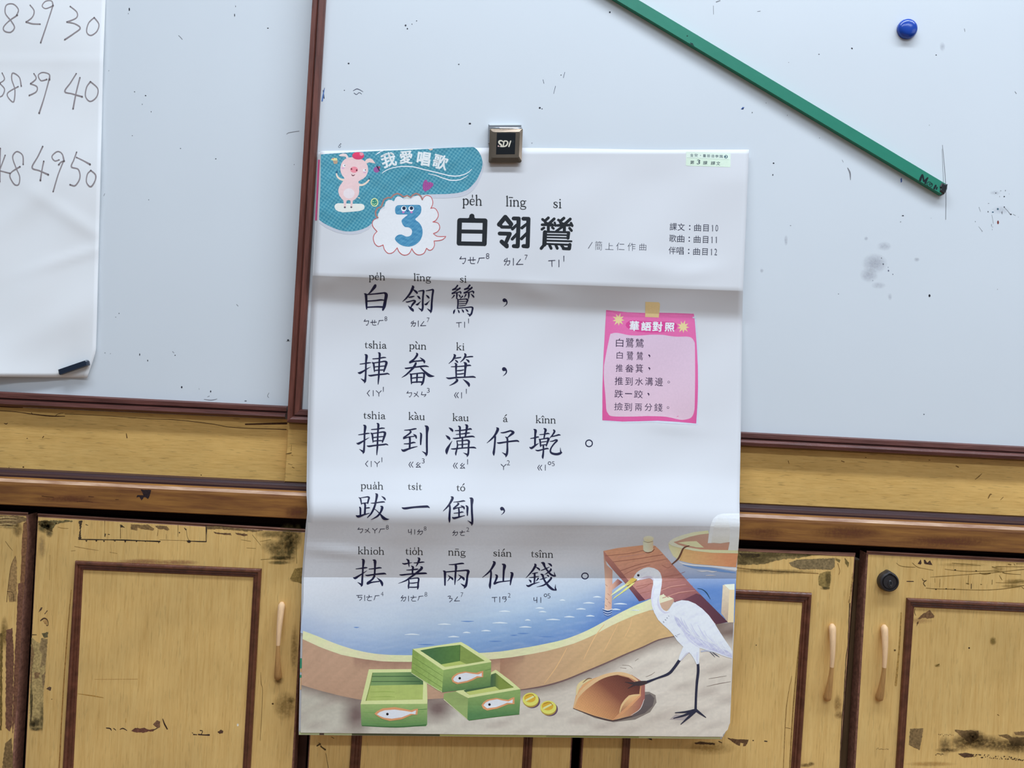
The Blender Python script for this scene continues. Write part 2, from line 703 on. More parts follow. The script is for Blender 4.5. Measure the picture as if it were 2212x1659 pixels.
# left whiteboard ------------------------------------------------------------------
XL, XR = -330, 2540
wb = thing('whiteboard', 'left whiteboard, behind the hanging sheet of handwritten numbers', 'whiteboard', W(150, 880, YL))
bm = bmesh.new()
slab(bm, [W(XL, rail_top_l(XL) + 8, YL), W(640, rail_top_l(640) + 8, YL), W(700, -320, YL), W(XL, -320, YL)], YL, YL + 0.012)
k = Ink(flat_place(YL))
z1 = crop(0, 0, 3.072)
z2 = crop(0, 520, 3.072)
for x, y, w, h in ((858, 62, 9, 22), (852, 90, 4, 6), (1563, 42, 4, 9), (1557, 100, 6, 20), (1778, 187, 13, 6), (893, 609, 7, 6), (966, 634, 10, 7),
                   (944, 692, 4, 6), (1003, 741, 6, 6), (1198, 985, 7, 6), (1432, 1054, 9, 6), (987, 1326, 5, 5), (722, 469, 5, 4), (1952, 1092, 5, 5),
                   (878, 900, 6, 5)):
    c = z1(x, y)
    k.poly(jag(ellipse(c[0], c[1], w / 6, h / 6, 7), 1, .25, x), DARK)
for pts in (((1185, 235, 3), (1200, 250, 4), (1210, 262, 3)), ((1902, 890, 3), (1920, 880, 4), (1985, 870, 4)), ((688, 1300, 3), (695, 1285, 3))):
    k.stroke([z1(*p) for p in pts], GREY)
for x, y, w, h in ((790, 482, 6, 6), (768, 507, 4, 5), (927, 755, 6, 16), (980, 795, 6, 12), (1162, 760, 8, 6), (1206, 972, 10, 16), (1398, 1000, 8, 14),
                   (697, 744, 5, 5), (733, 749, 4, 4), (1630, 1063, 16, 5), (1912, 660, 14, 12)):
    c = z2(x, y)
    k.poly(jag(ellipse(c[0], c[1], w / 6, h / 6, 7), 1, .3, x), DARK)
for pts in (((1355, 1052, 3), (1400, 1058, 5), (1440, 1050, 3)), ((1378, 1035, 3), (1390, 1030, 3)), ((1570, 423, 3), (1580, 433, 3)),
            ((1785, 1010, 3), (1775, 1030, 3), (1783, 1040, 3)), ((1145, 735, 3), (1155, 745, 3)), ((1900, 668, 3), (1925, 665, 3)),
            ((1320, 980, 2), (1322, 987, 2))):
    k.stroke([z2(*p) for p in pts], GREY)
put_inked('writing_surface', bm, ['board_white'], [(k, 'ink')], wb)
RAILP = [(0.0, YL + .002), (0.0, YL - .006), (.1, YL - .009), (.38, YL - .009), (.44, YL - .006), (.5, YL - .006), (.56, YL - .012), (.78, YL - .013),
         (.95, YL - .009), (1.0, YL + .002)]
bm = bmesh.new()
bar(bm, (W(XL, rail_top_l(XL), YL), W(XL, rail_bot_l(XL), YL)), (W(624, rail_top_l(624), YL), W(622, rail_bot_l(622), YL)), RAILP)
put('bottom_rail', bm_done(bm, 'bottom_rail'), ['rail_brown'], wb)

# right whiteboard ------------------------------------------------------------------
wr = thing('whiteboard', 'right whiteboard in a brown frame, behind the song poster and the green bar', 'whiteboard', W(1900, 965, 0))
bm = bmesh.new()
slab(bm, [W(645, 895, 0), W(XR, rail_top_r(XR) + 8, 0), W(XR, -320, 0), W(718, -320, 0)], 0.0, 0.012)
k = Ink(flat_place(0.0))
ks = Ink(flat_place(0.0))
z3 = crop(1300, 0, 2.4254)
zY = crop(1900, 340, 7.09)
BLUE = A(60, 90, 160)
for x, y, w, h in ((1312, 254, 6, 10), (900, 855, 9, 8), (896, 916, 6, 9), (1578, 1130, 9, 6), (1716, 656, 4, 4), (989, 1182, 7, 4), (1141, 723, 5, 4),
                   (1717, 1549, 11, 15), (1566, 1162, 4, 5), (788, 590, 4, 8), (979, 327, 4, 4), (1138, 284, 8, 4), (1752, 288, 7, 6), (42, 64, 10, 10),
                   (1240, 1540, 6, 4), (2073, 1516, 3, 6), (861, 540, 5, 4), (972, 604, 4, 5)):
    c = z3(x, y)
    k.poly(jag(ellipse(c[0], c[1], w / 4.85, h / 4.85, 7), 1, .3, x), DARK if w * h > 30 else GREY)
k.poly(jag([z3(*p) for p in ((728, 572), (738, 560), (748, 563), (738, 574))], 2, .3), BLUE)
k.poly(jag([z3(*p) for p in ((1564, 938), (1572, 930), (1574, 950), (1567, 958))], 2, .3), BLUE)
for pts in (((1288, 880, 4), (1300, 905, 8), (1303, 942, 3)), ((600, 10, 5), (620, 3, 4)), ((585, 30, 2), (586, 75, 2)), ((1785, 760, 2), (1795, 870, 3), (1803, 1000, 3), (1802, 1150, 3)),
            ((1783, 780, 1.6), (1790, 960, 2)), ((815, 60, 2), (830, 58, 3)), ((1900, 150, 2), (1903, 165, 2)), ((1260, 838, 2), (1265, 850, 2)), ((2165, 480, 3), (2172, 490, 3))):
    k.stroke([z3(*p) for p in pts], GREY)
for x, y, w, h, c_ in ((1780, 545, 16, 16, DARK), (1857, 510, 22, 6, GREY), (1928, 508, 10, 22, DARK), (1910, 600, 24, 18, DARK), (1840, 600, 8, 22, GREY), (1985, 560, 10, 8, GREY),
                       (1910, 760, 20, 20, DARK), (2012, 872, 26, 22, DARK), (1735, 838, 32, 20, A(50, 90, 120)), (1662, 832, 14, 22, DARK), (1812, 790, 30, 36, A(110, 150, 175)),
                       (1875, 845, 16, 50, GREY), (1815, 995, 30, 62, A(120, 50, 45)), (1467, 982, 8, 14, DARK), (1572, 1130, 10, 14, GREY), (1715, 1040, 8, 46, GREY),
                       (1732, 1065, 8, 14, GREY), (1725, 1105, 6, 22, GREY), (2125, 915, 10, 6, GREY), (1525, 765, 12, 8, GREY), (1670, 705, 22, 10, GREY), (355, 895, 40, 16, GREY),
                       (320, 988, 10, 18, GREY), (790, 930, 10, 8, GREY), (55, 1630, 26, 10, DARK)):
    c = zY(x, y)
    k.poly(jag(ellipse(c[0], c[1], w / 14.2, h / 14.2, 7), .8, .25, x), c_)
for pts in (((1915, 770, 5), (1960, 815, 6), (2005, 875, 9)), ((1525, 770, 5), (1547, 830, 4)), ((2045, 870, 4), (2085, 890, 4)), ((1720, 880, 4), (1745, 1015, 4)), ((1520, 1060, 3), (1570, 1125, 5))):
    k.stroke([zY(*p) for p in pts], GREY)
for x, y, rx, ry, a_ in ((1430, 1380, 70, 55, .5), (1400, 1440, 50, 40, .45), (1480, 1290, 40, 25, .35), (1450, 1495, 40, 20, .3), (965, 1260, 10, 30, .4), (838, 1418, 10, 12, .4),
                         (1650, 1360, 16, 12, .45), (1510, 1555, 12, 20, .3), (1785, 245, 16, 26, .35), (1385, 1250, 12, 12, .4), (2060, 1010, 30, 12, .3), (2090, 1100, 50, 24, .25)):
    c = z3(x, y)
    ks.blot(c[0], c[1], rx / 2.4254, ry / 2.4254, A(160, 164, 180), a_ * .75)
for x, y, s in ((1465, 1352, 4), (1475, 1385, 4), (1502, 1418, 6), (1525, 1437, 4), (1500, 1400, 3), (1420, 1470, 3)):
    c = z3(x, y)
    k.poly(jag(ellipse(c[0], c[1], s / 4, s / 3, 6), .8, .3, x), A(88, 92, 120))
for pts in (((876, 55), 8), ((880, 62), 6), ((890, 52), 4), ((900, 45), 4)):
    k.poly(jag(ellipse(pts[0][0], pts[0][1], pts[1] / 4, pts[1] / 3.4, 6), 1, .4, 3), DARK)
for pts in (((763, 196, 1), (772, 192, 1.6), (784, 198, 1)), ((765, 201, 1.4), (770, 204, 1.4), (776, 200, 1), (781, 203, 1.2)), ((1220, 156, 1), (1217, 168, 1)), ((1200, 186, 1), (1196, 202, .8)),
            ((1173, 172, 1), (1175, 180, 1)), ((733, 314, .8), (731, 317, .8), (734, 319, .8), (736, 316, .8), (733, 313, .8), (737, 311, .8), (735, 310, .7)), ((700, 212, 2.5), (698, 195, 1.5)), ((701, 190, 1), (699, 200, 2))):
    k.stroke(list(pts), A(70, 76, 100))
k.stroke([(696, 218, 3), (698, 205, 2.5), (701, 192, 1)], A(80, 120, 190))
for x, y, s in ((753, 137, 2.2), (744, 195, 1.2), (1015, 267, 2.8), (991, 139, 1.6), (1166, 233, 2.4), (1149, 309, 1), (1840, 104, 1.6), (1212, 162, 1.2), (1171, 235, 1.4), (1996, 895, 1.4), (1605, 235, 1.6)):
    k.poly(jag(ellipse(x, y, s, s * .8, 6), 1, .3, int(x)), DARK)
put_inked('writing_surface', bm, ['board_white'], [(k, 'ink'), (ks, 'smudge')], wr)
SIDEP = [(0.0, .02), (0.0, -.007), (.06, -.0095), (.42, -.0095), (.47, -.006), (.53, -.006), (.58, -.0085), (.9, -.0075), (1.0, -.004), (1.0, .002)]
bm = bmesh.new()
o_t, i_t = W(679 + 18.5, -320, 0), W(706 + 18, -320, 0)
o_b, i_b = W(623.3, 913, 0), W(652.8, 883.7, 0)
bar(bm, (o_t, i_t), (o_b, i_b), SIDEP)
put('side_frame', bm_done(bm, 'side_frame'), ['frame_brown'], wr)
bm = bmesh.new()
BOTP = [(0.0, .012), (0.0, -.006), (.08, -.0115), (.3, -.0125), (.46, -.0095), (.5, -.0065), (.56, -.0065), (.62, -.0085), (.92, -.008), (1.0, -.004), (1.0, .002)]
bar(bm, (o_b, i_b), (W(XR, rail_bot_r(XR), 0), W(XR, rail_top_r(XR), 0)), BOTP)
put('bottom_rail', bm_done(bm, 'bottom_rail'), ['rail_brown'], wr)

# wood boards under the whiteboards ------------------------------------------------
pl = thing('wood_panel', 'light wood-grain board under the left whiteboard, with a long hairline crack', 'wood panel', W(300, 1020, YL - .002))
bm = bmesh.new()
yp = YL - .002
slab(bm, [W(XL, strip_top(XL) - .5, yp), W(614, strip_top(614) - .5, yp), W(623, rail_bot_l(620) + .5, yp), W(XL, rail_bot_l(XL) + .5, yp)], yp, yp + .014)
k = Ink(flat_place(yp))
kk = Ink(flat_place(yp))
CK = A(70, 45, 25)
for pts in (((0, 1128, 5), (100, 1135, 4), (210, 1150, 6), (330, 1163, 8), (430, 1165, 4)), ((0, 1095, 18), (80, 1100, 16), (150, 1105, 8)), ((430, 1150, 3), (700, 1162, 3), (1000, 1182, 3), (1180, 1190, 4), (1400, 1215, 4), (1560, 1240, 4), (1900, 1252, 5)),
            ((370, 1160, 3), (390, 1148, 3), (420, 1145, 2)), ((28, 1212, 4), (42, 1216, 6), (50, 1210, 3)), ((838, 1280, 4), (843, 1308, 6)), ((282, 1308, 4), (290, 1298, 5)), ((1630, 1218, 10), (1900, 1212, 14)),
            ((208, 1140, 3), (215, 1152, 6))):
    k.stroke([z2(*p) for p in pts], CK)
for x, y, r in ((155, 1502, 6), (180, 1312, 4), (1335, 1555, 4), (60, 1505, 3)):
    c = z2(x, y)
    k.poly(jag(ellipse(c[0], c[1], r / 3, r / 4, 7), 1, .3, x), CK)
put_inked('board', bm, ['panel_wood'], [(k, 'wear'), (kk, 'smudge')], pl)
pr = thing('wood_panel', 'light wood-grain board under the right whiteboard, on both sides of the poster', 'wood panel', W(1900, 1100, 0))
bm = bmesh.new()
slab(bm, [W(613.5, strip_top(613) - .5, 0), W(XR, strip_top(XR) - .5, 0), W(XR, rail_bot_r(XR) + .3, 0), W(622.5, 913.3, 0)], 0.0, .0118, 0, .0012)
k = Ink(flat_place(0.0))
z8 = crop(560, 820, 5.53)
z9 = crop(1560, 900, 3.393)
for pts in (((320, 888, 8), (360, 882, 16), (385, 875, 8)), ((385, 780, 3), (380, 850, 5)), ((395, 1045, 8), (418, 1055, 6)), ((345, 1005, 4), (395, 1018, 3)), ((340, 1245, 6), (375, 1240, 6)), ((385, 900, 3), (400, 908, 5))):
    k.stroke([z8(*p) for p in pts], A(110, 84, 45))
for pts in (((1855, 460, 4), (1880, 440, 7), (1903, 418, 3)), ((1950, 598, 6), (1965, 570, 9), (1975, 570, 5)), ((1715, 362, 8), (1732, 370, 8)), ((1048, 298, 4), (1056, 301, 5)), ((875, 325, 8), (895, 332, 6)),
            ((2040, 610, 3), (2060, 590, 4)), ((1515, 318, 6), (1525, 320, 4)), ((485, 325, 6), (490, 345, 3))):
    k.stroke([z9(*p) for p in pts], A(118, 88, 46))
put_inked('board', bm, ['panel_wood'], [(k, 'wear')], pr)

# ledge ------------------------------------------------------------------------------
YF = -0.036
lg = thing('counter_ledge', 'long brown wooden ledge between the whiteboards and the cabinet doors', 'ledge', W(1106, 1140, YF))
bm = bmesh.new()
ends = []
for x in (XL, XR):
    zb, zn, zf = W(x, strip_top(x), -.002), W(x, nose(x), YF), W(x, front_bot(x), YF)
    ztop = zb.z - .0003
    pr_ = [(ztop, .03), (ztop, -.004), (zn.z + .0045, -.006), (zn.z + .0035, YF + .016), (zn.z - .010, YF + .016), (zn.z - .010, .03)]
    ends.append([Vector((zb.x, y, z)) for z, y in pr_])
ra = [[bm.verts.new(v) for v in e] for e in ends]
for i in range(len(ra[0])):
    j = (i + 1) % len(ra[0])
    bm.faces.new((ra[0][i], ra[0][j], ra[1][j], ra[1][i]))
for e in ra:
    bm.faces.new(e)
put('top_board', bm_done(bm, 'top_board'), ['plum_top'], lg)
bm = bmesh.new()
ends = []
for x in (XL, XR):
    zn, zf = W(x, nose(x), YF), W(x, front_bot(x), YF)
    r = .0045
    zc = zn.z
    pr_ = [(zc - .012, YF + .0135), (zc + .001, YF + .0135), (zc + .0025, YF + .008), (zc + .0012, YF + .003), (zc - .0022, YF + .0006), (zc - .005, YF), (zf.z + .001, YF), (zf.z, YF + .001), (zf.z, YF + .0135)]
    ends.append([Vector((zn.x, y, z)) for z, y in pr_])
ra = [[bm.verts.new(v) for v in e] for e in ends]
for i in range(len(ra[0])):
    j = (i + 1) % len(ra[0])
    f = bm.faces.new((ra[0][i], ra[0][j], ra[1][j], ra[1][i]))
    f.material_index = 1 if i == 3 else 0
for e in ra:
    bm.faces.new(e)
k = Ink(flat_place(YF))
ka = crop(0, 1000, 5.53)
k.poly(jag([ka(*p) for p in ((1680, 318), (1805, 322), (1790, 390), (1770, 432), (1740, 410), (1718, 408), (1692, 448), (1665, 405), (1630, 412), (1640, 385), (1715, 388), (1700, 350))], 2, .4), A(42, 32, 36))
for pts in (((920, 465, 6), (1000, 455, 8), (1110, 468, 4)), ((1060, 400, 8), (1120, 405, 6)), ((1380, 437, 6), (1415, 437, 6)), ((500, 395, 8), (640, 410, 6)), ((1435, 380, 2), (1445, 378, 2))):
    k.stroke([ka(*p) for p in pts], A(84, 52, 34))
ks = Ink(flat_place(YF))
for x, y, rx, ry, a_ in ((640, 1107, 30, 16, .5), (1650, 1150, 60, 14, .35), (1830, 1150, 90, 16, .5), (2050, 1170, 120, 16, .5), (140, 1078, 80, 8, .4)):
    ks.blot(x, y, rx, ry, A(96, 56, 44), a_)
put_inked('front_rail', bm, ['ledge_wood', 'worn_highlight'], [(k, 'wear'), (ks, 'smudge')], lg)

# ------------------------------------------------------------------ cabinets
YD = -0.031          # face of the doors
YC = 0.030           # face of the carcass behind them
ZB = 0.10            # bottom of the doors
MOUL = [(0.0, 0), (0.02, -.0035), (.12, -.0055), (.3, -.006), (.42, -.0045), (.46, -.0028), (.54, -.0032), (.7, -.0034), (.76, -.0015), (.86, -.002), (.97, -.0012), (1.0, 0)]


def down(p, q):
    """Continue the photograph line p-q (world, at the door face) down to the bottom of the doors."""
    a, b = W(*p, YD), W(*q, YD)
    t = (ZB - a.z) / (b.z - a.z)
    return Vector((a.x + (b.x - a.x) * t, YD, ZB))


def at_y(p, q, y):
    return p[0] + (q[0] - p[0]) * (y - p[1]) / (q[1] - p[1])


def carcass(root, xl0, xl1, xr0, xr1):
    """Box behind two doors: xl/xr = photograph lines (top, bottom) of its sides."""
    tl, tr = W(*xl0, YC), W(*xr0, YC)
    a, b = W(*xl1, YC), W(*xr1, YC)
    bl = tl + (a - tl) * ((0.02 - tl.z) / (a.z - tl.z))
    br = tr + (b - tr) * ((0.02 - tr.z) / (b.z - tr.z))
    bm = bmesh.new()
    slab(bm, [bl, br, tr, tl], YC, 0.40)
    put('carcass', bm_done(bm, 'carcass'), ['gap_shade'], root)


def stile(root, p, q, w, yf, m='carcass_brown', name='stile'):
    """Upright strip of the carcass between doors, w pixels wide, along the line p-q."""
    bm = bmesh.new()
    b0 = W(*q, yf)
    t0 = W(*p, yf)
    t = (ZB - t0.z) / (b0.z - t0.z)
    b = t0 + (b0 - t0) * t
    ww = w / F * D
    slab(bm, [Vector((b.x - ww / 2, 0, b.z)), Vector((b.x + ww / 2, 0, b.z)), Vector((t0.x + ww / 2, 0, t0.z)), Vector((t0.x - ww / 2, 0, t0.z))], yf, YC + .002)
    put(name, bm_done(bm, name), [m], root)


def door(root, TL, BL, TR, BR, mo=None, mi=None, inks=(), handle=None, lock=None, edge_r=0):
    """A door; TL.. = photograph corners (BL, BR = points lower on the same edges); mo, mi = outer and inner
    outline of its panel moulding as (TL, BL, TR, BR)."""
    bm = bmesh.new()
    bl, br = down(TL, BL), down(TR, BR)
    tl, tr = W(*TL, YD), W(*TR, YD)
    bev = .0016
    # the face stops 5 px short of the top, where the worn edge strip starts
    h = .0026
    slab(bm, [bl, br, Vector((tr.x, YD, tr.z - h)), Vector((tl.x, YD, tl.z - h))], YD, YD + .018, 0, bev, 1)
    slab(bm, [Vector((tl.x, YD, tl.z - h)), Vector((tr.x, YD, tr.z - h)), tr, tl], YD - .0004, YD + .018, 1, .0012, 1, 2)  # top face coloured near-black, as the shade under the ledge
    d = put_inked('door', bm, ['door_wood', 'edge_strip', 'gap_shade'], inks, root)
    if mo:
        O = [W(*mo[0], YD), W(*mo[2], YD), down(mo[2], mo[3]), down(mo[0], mo[1])]
        I = [W(*mi[0], YD), W(*mi[2], YD), down(mi[2], mi[3]), down(mi[0], mi[1])]
        for i, z in ((2, .06), (3, .06)):
            O[i] = O[i] + (O[i - 1] - O[i] if i == 2 else O[0] - O[3]).normalized() * z
            I[i] = I[i] + (I[i - 1] - I[i] if i == 2 else I[0] - I[3]).normalized() * (z + (O[0] - I[0]).length * .7)
        bm = bmesh.new()
        P = [(t, YD + y * .68) for t, y in MOUL]
        for i in range(4):
            j = (i + 1) % 4
            bar(bm, (O[i], I[i]), (O[j], I[j]), P)
        put('panel_moulding', bm_done(bm, 'panel_moulding'), ['moulding_brown'], d)
    if handle:
        make_handle(d, *handle)
    if lock:
        make_lock(d, *lock)
    return d


def make_handle(d, top, bot):
    """Bow handle thick at both feet, thin in the middle; its upper half worn pale."""
    a, b = W(*top, YD), W(*bot, YD)
    n, seg = 30, 14
    ring = []
    for i in range(n + 1):
        t = i / n
        out = .0085 * math.sin(math.pi * min(max((t + .03) / 1.06, 0), 1)) ** .8
        r = .0043 - .0021 * (t / .55) if t < .55 else .0022 + .0026 * ((t - .55) / .45) ** 1.3
        if t < .06:
            r *= math.sqrt(max(0.12, 1 - ((.06 - t) / .062) ** 2))
        if t > .95:
            r *= math.sqrt(max(0.12, 1 - ((t - .95) / .052) ** 2))
        c = a.lerp(b, t)
        c.y = YD - out - .0008
        ring.append((c, r))
    bm = bmesh.new()
    rows = []
    for i, (c, r) in enumerate(ring):
        p, q = ring[max(i - 1, 0)][0], ring[min(i + 1, n)][0]
        tg = (q - p).normalized()
        u = Vector((1, 0, 0))
        v = tg.cross(u).normalized()
        u = v.cross(tg).normalized()
        rows.append([bm.verts.new(c + (u * math.cos(2 * math.pi * j / seg) + v * math.sin(2 * math.pi * j / seg)) * r) for j in range(seg)])
    for i in range(n):
        for j in range(seg):
            f = bm.faces.new((rows[i][j], rows[i][(j + 1) % seg], rows[i + 1][(j + 1) % seg], rows[i + 1][j]))
            f.material_index = 0 if i < n * .52 else 1
    bm.faces.new(rows[0])
    bm.faces.new(rows[-1]).material_index = 1
    put('handle', bm_done(bm, 'handle'), ['handle_pale', 'handle_wood'], d, True)['label'] = 'bow handle with its upper half worn pale'


def make_lock(d, c, r):
    o = W(*c, YD)
    r = r / F * (D + YD)
    bm = bmesh.new()
    prof = [(0, -.0075), (.62, -.0075), (.66, -.0062), (.74, -.0062), (.8, -.0078), (.93, -.007), (1.0, -.004), (1.0, 0.0)]
    n = 40
    rows = []
    for t, y in prof[1:]:
        row = []
        for j in range(n):
            a = 2 * math.pi * j / n
            rr = r * t
            if t > .78 and abs(a - math.pi / 2 - .05) < .32:
                rr *= 1 + .13 * math.cos((a - math.pi / 2 - .05) / .32 * math.pi / 2)
            row.append(bm.verts.new((o.x + rr * math.cos(a), YD + y, o.z + rr * math.sin(a))))
        rows.append(row)
    for a_, b_ in zip(rows, rows[1:]):
        for j in range(n):
            bm.faces.new((a_[j], a_[(j + 1) % n], b_[(j + 1) % n], b_[j]))
    bm.faces.new(rows[0])
    # keyway: a dark slot inside a raised steel rim
    kz = o.z - r * .14
    kx = o.x + r * .05
    for rx, rz, y0, y1, mi in ((.22, .36, -.0075, -.0086, 2), (.16, .30, -.0086, -.0088, 1)):
        m_ = Matrix.Translation((kx, YD + (y0 + y1) / 2, kz)) @ Matrix.Diagonal((rx * r, abs(y1 - y0), rz * r, 1)) @ Matrix.Rotation(math.pi / 2, 4, 'X')
        g = bmesh.ops.create_cone(bm, cap_ends=True, segments=20, radius1=1, radius2=.9, depth=1, matrix=m_)
        for v in g['verts']:
            for f in v.link_faces:
                f.material_index = mi
    m_ = Matrix.Translation((kx, YD - .0089, kz - .12 * r)) @ Matrix.Diagonal((.07 * r, .0006, .1 * r, 1)) @ Matrix.Rotation(math.pi / 2, 4, 'X')
    g = bmesh.ops.create_cone(bm, cap_ends=True, segments=12, radius1=1, radius2=.9, depth=1, matrix=m_)
    for v in g['verts']:
        for f in v.link_faces:
            f.material_index = 2
    put('lock', bm_done(bm, 'lock'), ['lock_black', 'keyhole', 'lock_steel'], d)['label'] = 'round black keyhole lock'


CHIP = A(112, 84, 60)
CHIPD = A(72, 46, 40)
BLK = A(46, 32, 34)
OLIVE = A(112, 98, 58)

# cabinet on the far left: only its right door reaches into the picture
ca = thing('cabinet', 'leftmost cabinet, cut off by the photo edge, its door edge stained dark brown', 'cabinet', Vector((W(-250, 1200, YC).x, YC, 0.02)))
carcass(ca, (-640, 1076), (-660, 1659), (69, 1107), (39, 1659))
k = Ink(flat_place(YD))
ks = Ink(flat_place(YD))
ka = crop(0, 1000, 5.53)
kb = crop(0, 1260, 4.158)
k.poly(jag([ka(*p) for p in ((0, 640), (200, 625), (325, 660), (300, 700), (200, 720), (205, 740), (100, 735), (0, 750))], 4, 1.2), A(120, 100, 70))
for y, w in ((655, 10), (690, 8), (735, 10), (770, 6)):
    k.stroke([ka(0, y, w), ka(90, y - 8, w), ka(200, y + 4, 3)], A(196, 172, 120), 2)
ks.blot(*ka(120, 720), 26, 14, A(84, 74, 52), .8)
ks.blot(*ka(210, 800), 12, 18, A(110, 92, 58), .6)
ks.blot(*ka(20, 680), 20, 14, A(84, 74, 52), .6)
k.poly(jag([ka(*p) for p in ((280, 720), (325, 690), (325, 900), (290, 1500), (270, 1659), (225, 1659), (250, 1250), (265, 900))], 4, .8), A(122, 88, 62))
k.poly(jag([ka(*p) for p in ((180, 1110), (200, 1180), (205, 1400), (195, 1659), (110, 1659), (95, 1500), (130, 1240))], 4, 1.2), A(150, 122, 82))
k.stroke([ka(185, 1112, 4), ka(130, 1240, 5), ka(95, 1500, 6), ka(80, 1659, 7)], A(96, 70, 44), 2)
k.stroke([ka(85, 1535, 5), ka(150, 1550, 5), ka(165, 1650, 6)], A(60, 42, 30), 2)
k.stroke([ka(65, 935, 4), ka(110, 1000, 5), ka(150, 1045, 3)], A(112, 92, 52), 2)
k.poly(jag([kb(*p) for p in ((55, 420), (110, 400), (125, 650), (110, 1250), (90, 1330), (50, 1300), (52, 700))], 4, 1.0), A(110, 78, 62))
k.poly(jag([kb(*p) for p in ((165, 0), (212, 0), (190, 500), (150, 1100), (115, 1350), (110, 1300), (130, 700))], 4, .8), A(112, 78, 62), 2)
k.poly(jag([kb(*p) for p in ((45, 1440), (105, 1385), (120, 1659), (20, 1659))], 4, 1), A(120, 98, 66))
k.poly(jag([kb(*p) for p in ((0, 450), (25, 440), (20, 900), (15, 1320), (0, 1320))], 4, 1), A(112, 92, 52))
ks.blot(*kb(40, 450), 10, 40, A(112, 92, 48), .6)
door(ca, (-560, 1077), (-590, 1659), (60, 1107), (28.9, 1659), inks=[(k, 'wear'), (ks, 'smudge')])

# middle cabinet
cb = thing('cabinet', 'middle cabinet with a torn rectangle on its left door, right door behind the poster', 'cabinet', Vector((W(650, 1200, YC).x, YC, 0.02)))
carcass(cb, (70, 1107), (40, 1659), (1262, 1166), (1240, 1659))
k = Ink(flat_place(YD))
ks = Ink(flat_place(YD))
kc = crop(350, 1000, 5.53)
kd = crop(340, 1260, 4.158)
# the torn rectangle along the top edge
k.poly(jag([ka(*p) for p in ((940, 690), (985, 690), (965, 800), (970, 905), (935, 908), (955, 800))], 1.6, .9), A(70, 58, 44))
k.stroke([ka(940, 912, 10), ka(1100, 915, 12), ka(1300, 918, 9), ka(1500, 922, 14), ka(1700, 930, 10), ka(1910, 938, 16)], A(40, 34, 30), smooth=False)
for x, h in ((1030, 20), (1150, 16), (1240, 22), (1370, 14), (1495, 26), (1630, 18), (1735, 16), (1895, 30)):
    k.poly(jag([ka(x - 12, 915 + x * .008), ka(x + 14, 916 + x * .008), ka(x + 3, 916 + h + x * .008)], 2, .5), A(44, 36, 32), 2)
k.stroke([ka(1905, 920, 3), ka(2130, 926, 3)], A(90, 70, 40))
k.stroke([kc(195, 925, 2.5), kc(310, 930, 4)], A(90, 70, 40))
k.stroke([kc(300, 932, 12), kc(360, 935, 9), kc(430, 938, 12), kc(525, 940, 12)], A(44, 36, 34), smooth=False)
k.poly(jag(ellipse(*kc(322, 938), 4, 3, 9), 1, .4), A(44, 36, 34), 2)
k.stroke([kc(526, 740, 10), kc(530, 800, 16), kc(528, 870, 8), kc(528, 940, 10)], A(52, 44, 40))
for pts in (((1252, 690, 5), (1250, 780, 3), (1250, 880, 5)), ((1440, 740, 4), (1440, 900, 8)), ((1890, 800, 3), (1880, 870, 6)), ((2128, 740, 5), (2125, 880, 3)), ((1985, 850, 3), (1985, 910, 3))):
    k.stroke([ka(*p) for p in pts], A(98, 76, 44))
k.poly(jag([ka(*p) for p in ((1432, 735), (1450, 738), (1492, 772), (1435, 768))], 2, .5), A(60, 52, 40))
k.poly(jag([ka(*p) for p in ((1246, 842), (1268, 848), (1254, 884))], 2, .5), A(60, 52, 40))
k.stroke([ka(1290, 852, 8), ka(1310, 854, 6)], A(60, 52, 40))
k.stroke([ka(1025, 735, 8), ka(1050, 745, 6)], A(60, 52, 40))
k.poly(jag([ka(*p) for p in ((1562, 732), (1650, 738), (1705, 742), (1765, 735), (1842, 785), (1828, 808), (1780, 798), (1690, 790), (1645, 770), (1640, 806), (1562, 795))], 2, .5), A(124, 100, 66))
k.poly(jag([ka(*p) for p in ((1850, 748), (1990, 752), (2025, 795), (2000, 808), (1960, 790), (1890, 790))], 2, .7), A(120, 96, 66))
k.poly(jag([kc(*p) for p in ((255, 768), (295, 790), (285, 805))], 1.5, .4), A(60, 50, 40))
k.poly(jag(ellipse(*kc(208, 832), 1.5, 1.6, 7), 1, .3), A(60, 50, 40))
k.stroke([kc(290, 800, 4), kc(300, 870, 4), kc(318, 925, 5)], A(80, 62, 40))
k.poly(jag([ka(*p) for p in ((460, 690), (860, 685), (870, 700), (640, 730), (700, 710), (630, 780), (632, 820), (600, 815), (460, 740))], 3, 1.2), A(110, 100, 66))
ks.blot(*ka(540, 760), 20, 16, A(78, 74, 50), .85)
ks.blot(*ka(590, 840), 9, 10, A(82, 76, 54), .7)
ks.blot(*ka(500, 1000), 9, 30, A(150, 130, 92), .5)
for pts in (((890, 998, 4), (1050, 1026, 4), (1180, 1046, 2)), ((690, 765, 4), (740, 778, 5), (815, 782, 4)), ((598, 1100, 3), (592, 1400, 3)), ((1310, 1065, 3), (1400, 1082, 3)), ((850, 1052, 4), (900, 1045, 3))):
    k.stroke([ka(*p) for p in pts], A(130, 102, 56))
k.poly(jag([kc(*p) for p in ((530, 755), (700, 758), (900, 780), (1090, 795), (1210, 808), (1100, 822), (900, 806), (700, 790), (545, 795))], 3, .9), A(112, 92, 62))
k.poly(jag([kc(*p) for p in ((615, 825), (705, 838), (820, 838), (832, 868), (800, 860), (740, 858), (700, 850), (640, 845))], 2, .6), A(96, 72, 52))
k.poly(jag([kc(*p) for p in ((872, 832), (1015, 850), (1025, 866), (985, 875), (890, 852))], 2, .6), A(96, 72, 52))
